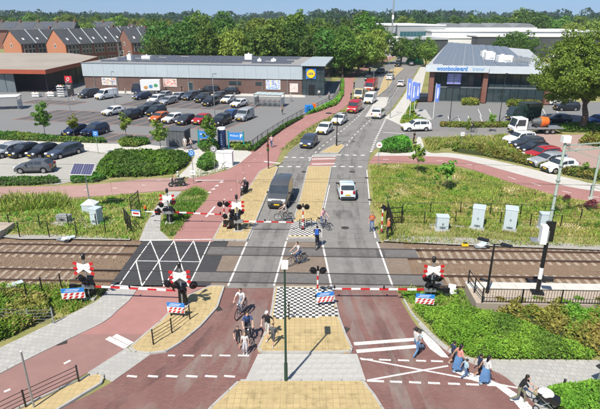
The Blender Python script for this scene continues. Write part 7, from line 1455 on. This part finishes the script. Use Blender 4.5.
cyclist('bicycle of the rider with the blue pack on the far rails', 'person with bright blue pack cycling away over the far rails', (318.5, 241.5), (315.5, 252.5), top=(.03, .03, .04), legs=(.03, .03, .05), hair='black', pack=(.03, .12, .5))
cyclist('bicycle of the rider in pink shirt by the far median', 'person in pink shirt with a bicycle by the far median', (328, 230.5), (318.5, 226), top=(.7, .35, .42), legs=(.06, .1, .2), hair='brown', female=True, leg='long')
cyclist('bicycle standing across the lane in front of the grey van', 'person in beige clothes on the bicycle in front of the grey van', (277.5, 221), (291, 221), top=(.5, .42, .38), legs=(.3, .26, .24), hair='grey')
cyclist('bicycle on the side street by the tall grass', 'person in dark clothes cycling on the side street', (468, 132.5), (475, 132.5), top=(.04, .04, .05), legs=(.03, .03, .04), hair='black')
cyclist('bicycle on the cycle track beside the shop hedge, farther one', 'person in black cycling by the shop hedge, farther of two', (353.5, 91), (354.5, 87), top=(.03, .03, .03), legs=(.03, .03, .05), hair='black')
cyclist('bicycle on the cycle track beside the shop hedge, nearer one', 'person in dark clothes cycling by the shop hedge, nearer of two', (350.5, 103), (351.5, 98), top=(.05, .04, .05), legs=(.03, .03, .05), hair='brown')
def rm(o):
    for c in list(o.children): rm(c)
    bpy.data.objects.remove(o)
rm(BP[0])
def moped(label, front, rear, col, big=False, z=.012):
    m, hd = pose_px(front, rear); t = thing('motor_scooter', label, 'scooter', (m.x, m.y, z), hd); b_ = cloth(col); r = .3 if big else .25
    for x in (.66, -.6):
        w_ = link('wheel', None, t, (x, 0, r)); q = MB(); q.ring((0, 0, 0), (0, 1, 0), r - .06, .06, 20, 7); part('tyre', q, rubber, w_); q = MB(); q.tube((0, -.05, 0), (0, .05, 0), r * .5, r * .5, 12); part('rim', q, rimm, w_)
    q = MB(); q.prof([(-.75, .5), (-.7, .8), (-.2, .76), (-.02, .5), (.3, .4), (.42, .9), (.52, .95), (.58, .55), (.4, .25), (-.2, .25), (-.5, .32)], 'y', -.15, .15); part('body', q, b_, t)
    q = MB(); q.ball((-.38, 0, .82), (.4, .15, .08), 12, 6); part('seat', q, black, t, True); q = MB(); q.tube((.46, 0, .95), (.66, 0, r), .04, .035, 8); part('fork', q, steel, t); q = MB(); q.path([(.34, .34, 1.04), (.46, .2, 1.06), (.46, -.2, 1.06), (.34, -.34, 1.04)], .02, 6); part('handlebar', q, black, t)
    q = MB(); q.ball((.58, 0, .88), (.08, .1, .09), 10, 6); part('headlight', q, lampg, t, True)
    for sg in (-1, 1): q = MB(); q.tube((.42, sg * .24, 1.05), (.4, sg * .34, 1.25), .008, .008, 5); q.ball((.4, sg * .35, 1.27), (.02, .06, .04), 8, 5); part('mirror', q, black, t)
    q = MB(); q.box((-.72, 0, .9), (.3, .3, .28) if big else (.2, .2, .1), 0, 0, .85, .85); part('top_box', q, black, t); return m, hd
m, hd = moped('black motor scooter waiting on the red path near the van', (240, 198), (249, 190.5), (.02, .02, .025), True); person('person in black with white helmet on the waiting motor scooter', (m.x, m.y), hd, 'moped', top=(.03, .03, .04), legs=(.03, .035, .05), sleeve='long', helmet=(.75, .75, .75), z=.012)
m, hd = moped('dark moped riding left on the red path by the grass island', (171, 187), (184, 186.2), (.03, .04, .03)); person('person in pale green top on the moped riding left', (m.x, m.y), hd, 'moped', top=(.5, .6, .45), legs=(.05, .05, .06), helmet=(.6, .62, .6), sleeve='short', z=.012)
def ped(label, x, y, hd, pose='walk', **kw): p = G(x, y); return person(label, (p.x, p.y), R(hd), pose, z=kw.pop('z', .01), **kw)
ped('person in black shirt, pale shorts and white cap on the near island', 268, 339, 250, 'walk', z=.12, top=(.012, .012, .014), legs=(.5, .48, .44), leg='short', hat=(.8, .8, .8), hair='grey', shoes=(.6, .6, .6))
ped('child in grey shirt walking beside the person in white cap', 273.5, 346, 250, 'walk', h=1.35, z=.12, top=(.12, .12, .13), legs=(.07, .07, .08), leg='short', hair='brown', shoes=(.6, .6, .6))
ped('child in black top beside the blue shirted cyclist', 238.5, 346, 275, 'walk', h=1.3, top=(.02, .02, .025), legs=(.03, .03, .04), leg='short', hair='brown', shoes=(.4, .1, .08))
ped('child in white outfit standing before the blue shirted cyclist', 245.5, 354, 268, 'stand', h=1.35, top=(.7, .66, .62), legs=(.5, .52, .56), hair='blond', sleeve='short', shoes=(.6, .6, .6))
ped('track worker in orange vest standing at the road edge', 371.5, 231.5, 262, 'stand', top=(.35, .12, .08), legs=(.1, .16, .28), vest=1, hair='brown', sleeve='short')
ped('track worker in orange vest and black trousers beside the gate', 388, 238, 190, 'talk', top=(.5, .16, .05), legs=(.015, .015, .018), vest=1, hair='blond', sleeve='long')
ped('person in grey shirt and jeans walking on the zebra stripes', 415, 356, 30, 'carry', top=(.55, .55, .55), legs=(.12, .24, .42), hair='black', female=True)
ped('small child in pale blue carried on the zebra stripes', 418.6, 356.5, 200, 'stand', h=.85, z=.66, top=(.35, .55, .65), legs=(.25, .4, .6), hair='black')
ped('boy in navy vest at the left of the walking family', 451.5, 363, 10, 'walk', h=1.35, top=(.03, .04, .09), legs=(.02, .02, .03), leg='short', hair='black', skin=1, shoes=(.6, .6, .6))
ped('person in salmon top and blue skirt in the walking family', 457, 372, 8, 'walk', h=1.68, top=(.7, .3, .25), legs=(.15, .3, .5), skirt=(.1, .22, .42), hair='black', longhair=True, female=True, skin=1, shoes=(.6, .6, .6))
ped('small child in pale blue walking behind the salmon top', 464, 378, 8, 'walk', h=1.15, top=(.4, .58, .7), legs=(.12, .2, .35), hair='black', skin=1)
ped('child in navy walking left of the person in the long denim dress', 477.5, 376, 5, 'walk', h=1.35, top=(.02, .03, .07), legs=(.02, .02, .03), leg='short', hair='black', skin=1, shoes=(.6, .6, .6))
ped('person in white top and long denim dress at the right of the family', 484, 384, 5, 'walk', h=1.68, top=(.7, .7, .7), legs=(.15, .3, .5), skirt=(.11, .23, .44), hair='black', longhair=True, female=True, skin=1, shoes=(.6, .6, .6))
p = G(517, 402); hdg = R(-25); person('person in black top and olive trousers pushing a pram', (p.x, p.y), hdg, 'push', h=1.7, top=(.015, .015, .016), legs=(.2, .2, .13), hair='black', longhair=True, female=True, shoes=(.7, .7, .7), z=.012)
c = p + Vector((math.cos(hdg), math.sin(hdg), 0)) * 1.15; t = thing('pram', 'black and white pram pushed along the white hatching', 'pram', (c.x, c.y, .012), hdg)
q = MB(); q.prof([(-.35, .62), (.45, .5), (.52, .72), (-.1, .95), (-.42, .9)], 'y', -.22, .22); part('seat', q, black, t); q = MB(); q.ball((-.1, 0, .88), (.36, .25, .24), 12, 6); part('hood', q, white, t, True)
q = MB(); q.tube((-.62, -.2, 1.0), (-.62, .2, 1.0), .02, .02, 8)
for sg in (-1, 1): q.tube((-.62, sg * .2, 1.0), (.3, sg * .22, .3), .015, .015, 6); q.tube((-.35, sg * .22, .2), (.1, sg * .22, .6), .015, .015, 6)
part('frame', q, steel, t)
for x in (-.38, .36):
    for sg in (-1, 1): w_ = link('wheel', None, t, (x, sg * .25, .15)); q = MB(); q.ring((0, 0, 0), (0, 1, 0), .125, .025, 16, 6); part('tyre', q, rubber, w_); q = MB(); q.tube((0, -.02, 0), (0, .02, 0), .09, .09, 10); part('hub', q, steel, w_)
ped('person in pale pink top walking on the red cycle track', 271.5, 147.5, 80, 'walk', top=(.6, .4, .42), legs=(.1, .14, .25), hair='blond', female=True)
ped('person in black standing beside the corner shrub', 414, 143.5, 200, 'stand', top=(.02, .02, .02), legs=(.03, .03, .04), hair='brown', skin=1)
ped('person in white shirt beside the grey shed, left of a pair', 185.5, 149.5, 260, 'stand', top=(.7, .68, .65), legs=(.5, .45, .4), leg='short', hair='brown')
ped('person in pinkish top beside the grey shed, right of a pair', 191.5, 150.5, 200, 'walk', top=(.6, .42, .38), legs=(.12, .12, .14), hair='grey', female=True)
ped('person in tan hat pushing a trolley near the shelter', 282.5, 114.5, 250, 'walk', top=(.3, .22, .15), legs=(.06, .06, .07), hat=(.55, .35, .12), hair='brown')
ped('person in pale clothes loading the white car', 150, 106.5, 60, 'stand', top=(.65, .58, .52), legs=(.4, .36, .3), hair='blond', female=True)
ped('person walking between the white van and the box truck', 125.5, 95, 10, 'walk', top=(.35, .35, .36), legs=(.2, .22, .26), hair='brown')
ped('person in black standing by the brick wall next to the door', 182, 92.8, 270, 'stand', top=(.015, .015, .017), legs=(.02, .02, .02), hair='brown')
ped('person in white beside the display rack', 47, 99.5, 20, 'walk', top=(.72, .7, .68), legs=(.6, .58, .55), hair='brown', female=True)
ped('person in dark top walking to the shop canopy', 73.5, 101, 120, 'walk', top=(.05, .05, .06), legs=(.6, .6, .6), hair='black')
ped('person in light clothes near the trolley shelter', 291, 101.5, 200, 'walk', top=(.68, .68, .66), legs=(.3, .32, .36), hair='grey')
ped('person in pale shirt at the glass shop entrance, left one', 319, 97.5, 90, 'walk', top=(.6, .62, .62), legs=(.1, .1, .12), hair='brown')
ped('person in grey at the glass shop entrance, right one', 329, 100, 260, 'walk', top=(.3, .3, .32), legs=(.05, .05, .06), hair='grey')
# ---- haze of a warm summer day
hz = MB(); hz.box((0, 900, 19.5), (3400, 2100, 43)); ho = link('haze', hz.mesh('haze', [])); stuff(ho)
hm2 = bpy.data.materials.new('haze_air'); hm2.use_nodes = True; nn = hm2.node_tree; nn.nodes.remove(nn.nodes['Principled BSDF']); pv = nn.nodes.new('ShaderNodeVolumePrincipled'); pv.inputs['Color'].default_value = (.72, .84, 1.0, 1); pv.inputs['Density'].default_value = 0.0002; pv.inputs['Anisotropy'].default_value = 0.2
nn.links.new(pv.outputs[0], nn.nodes['Material Output'].inputs['Volume']); ho.data.materials.append(hm2)
bpy.data.scenes.remove(TMP)
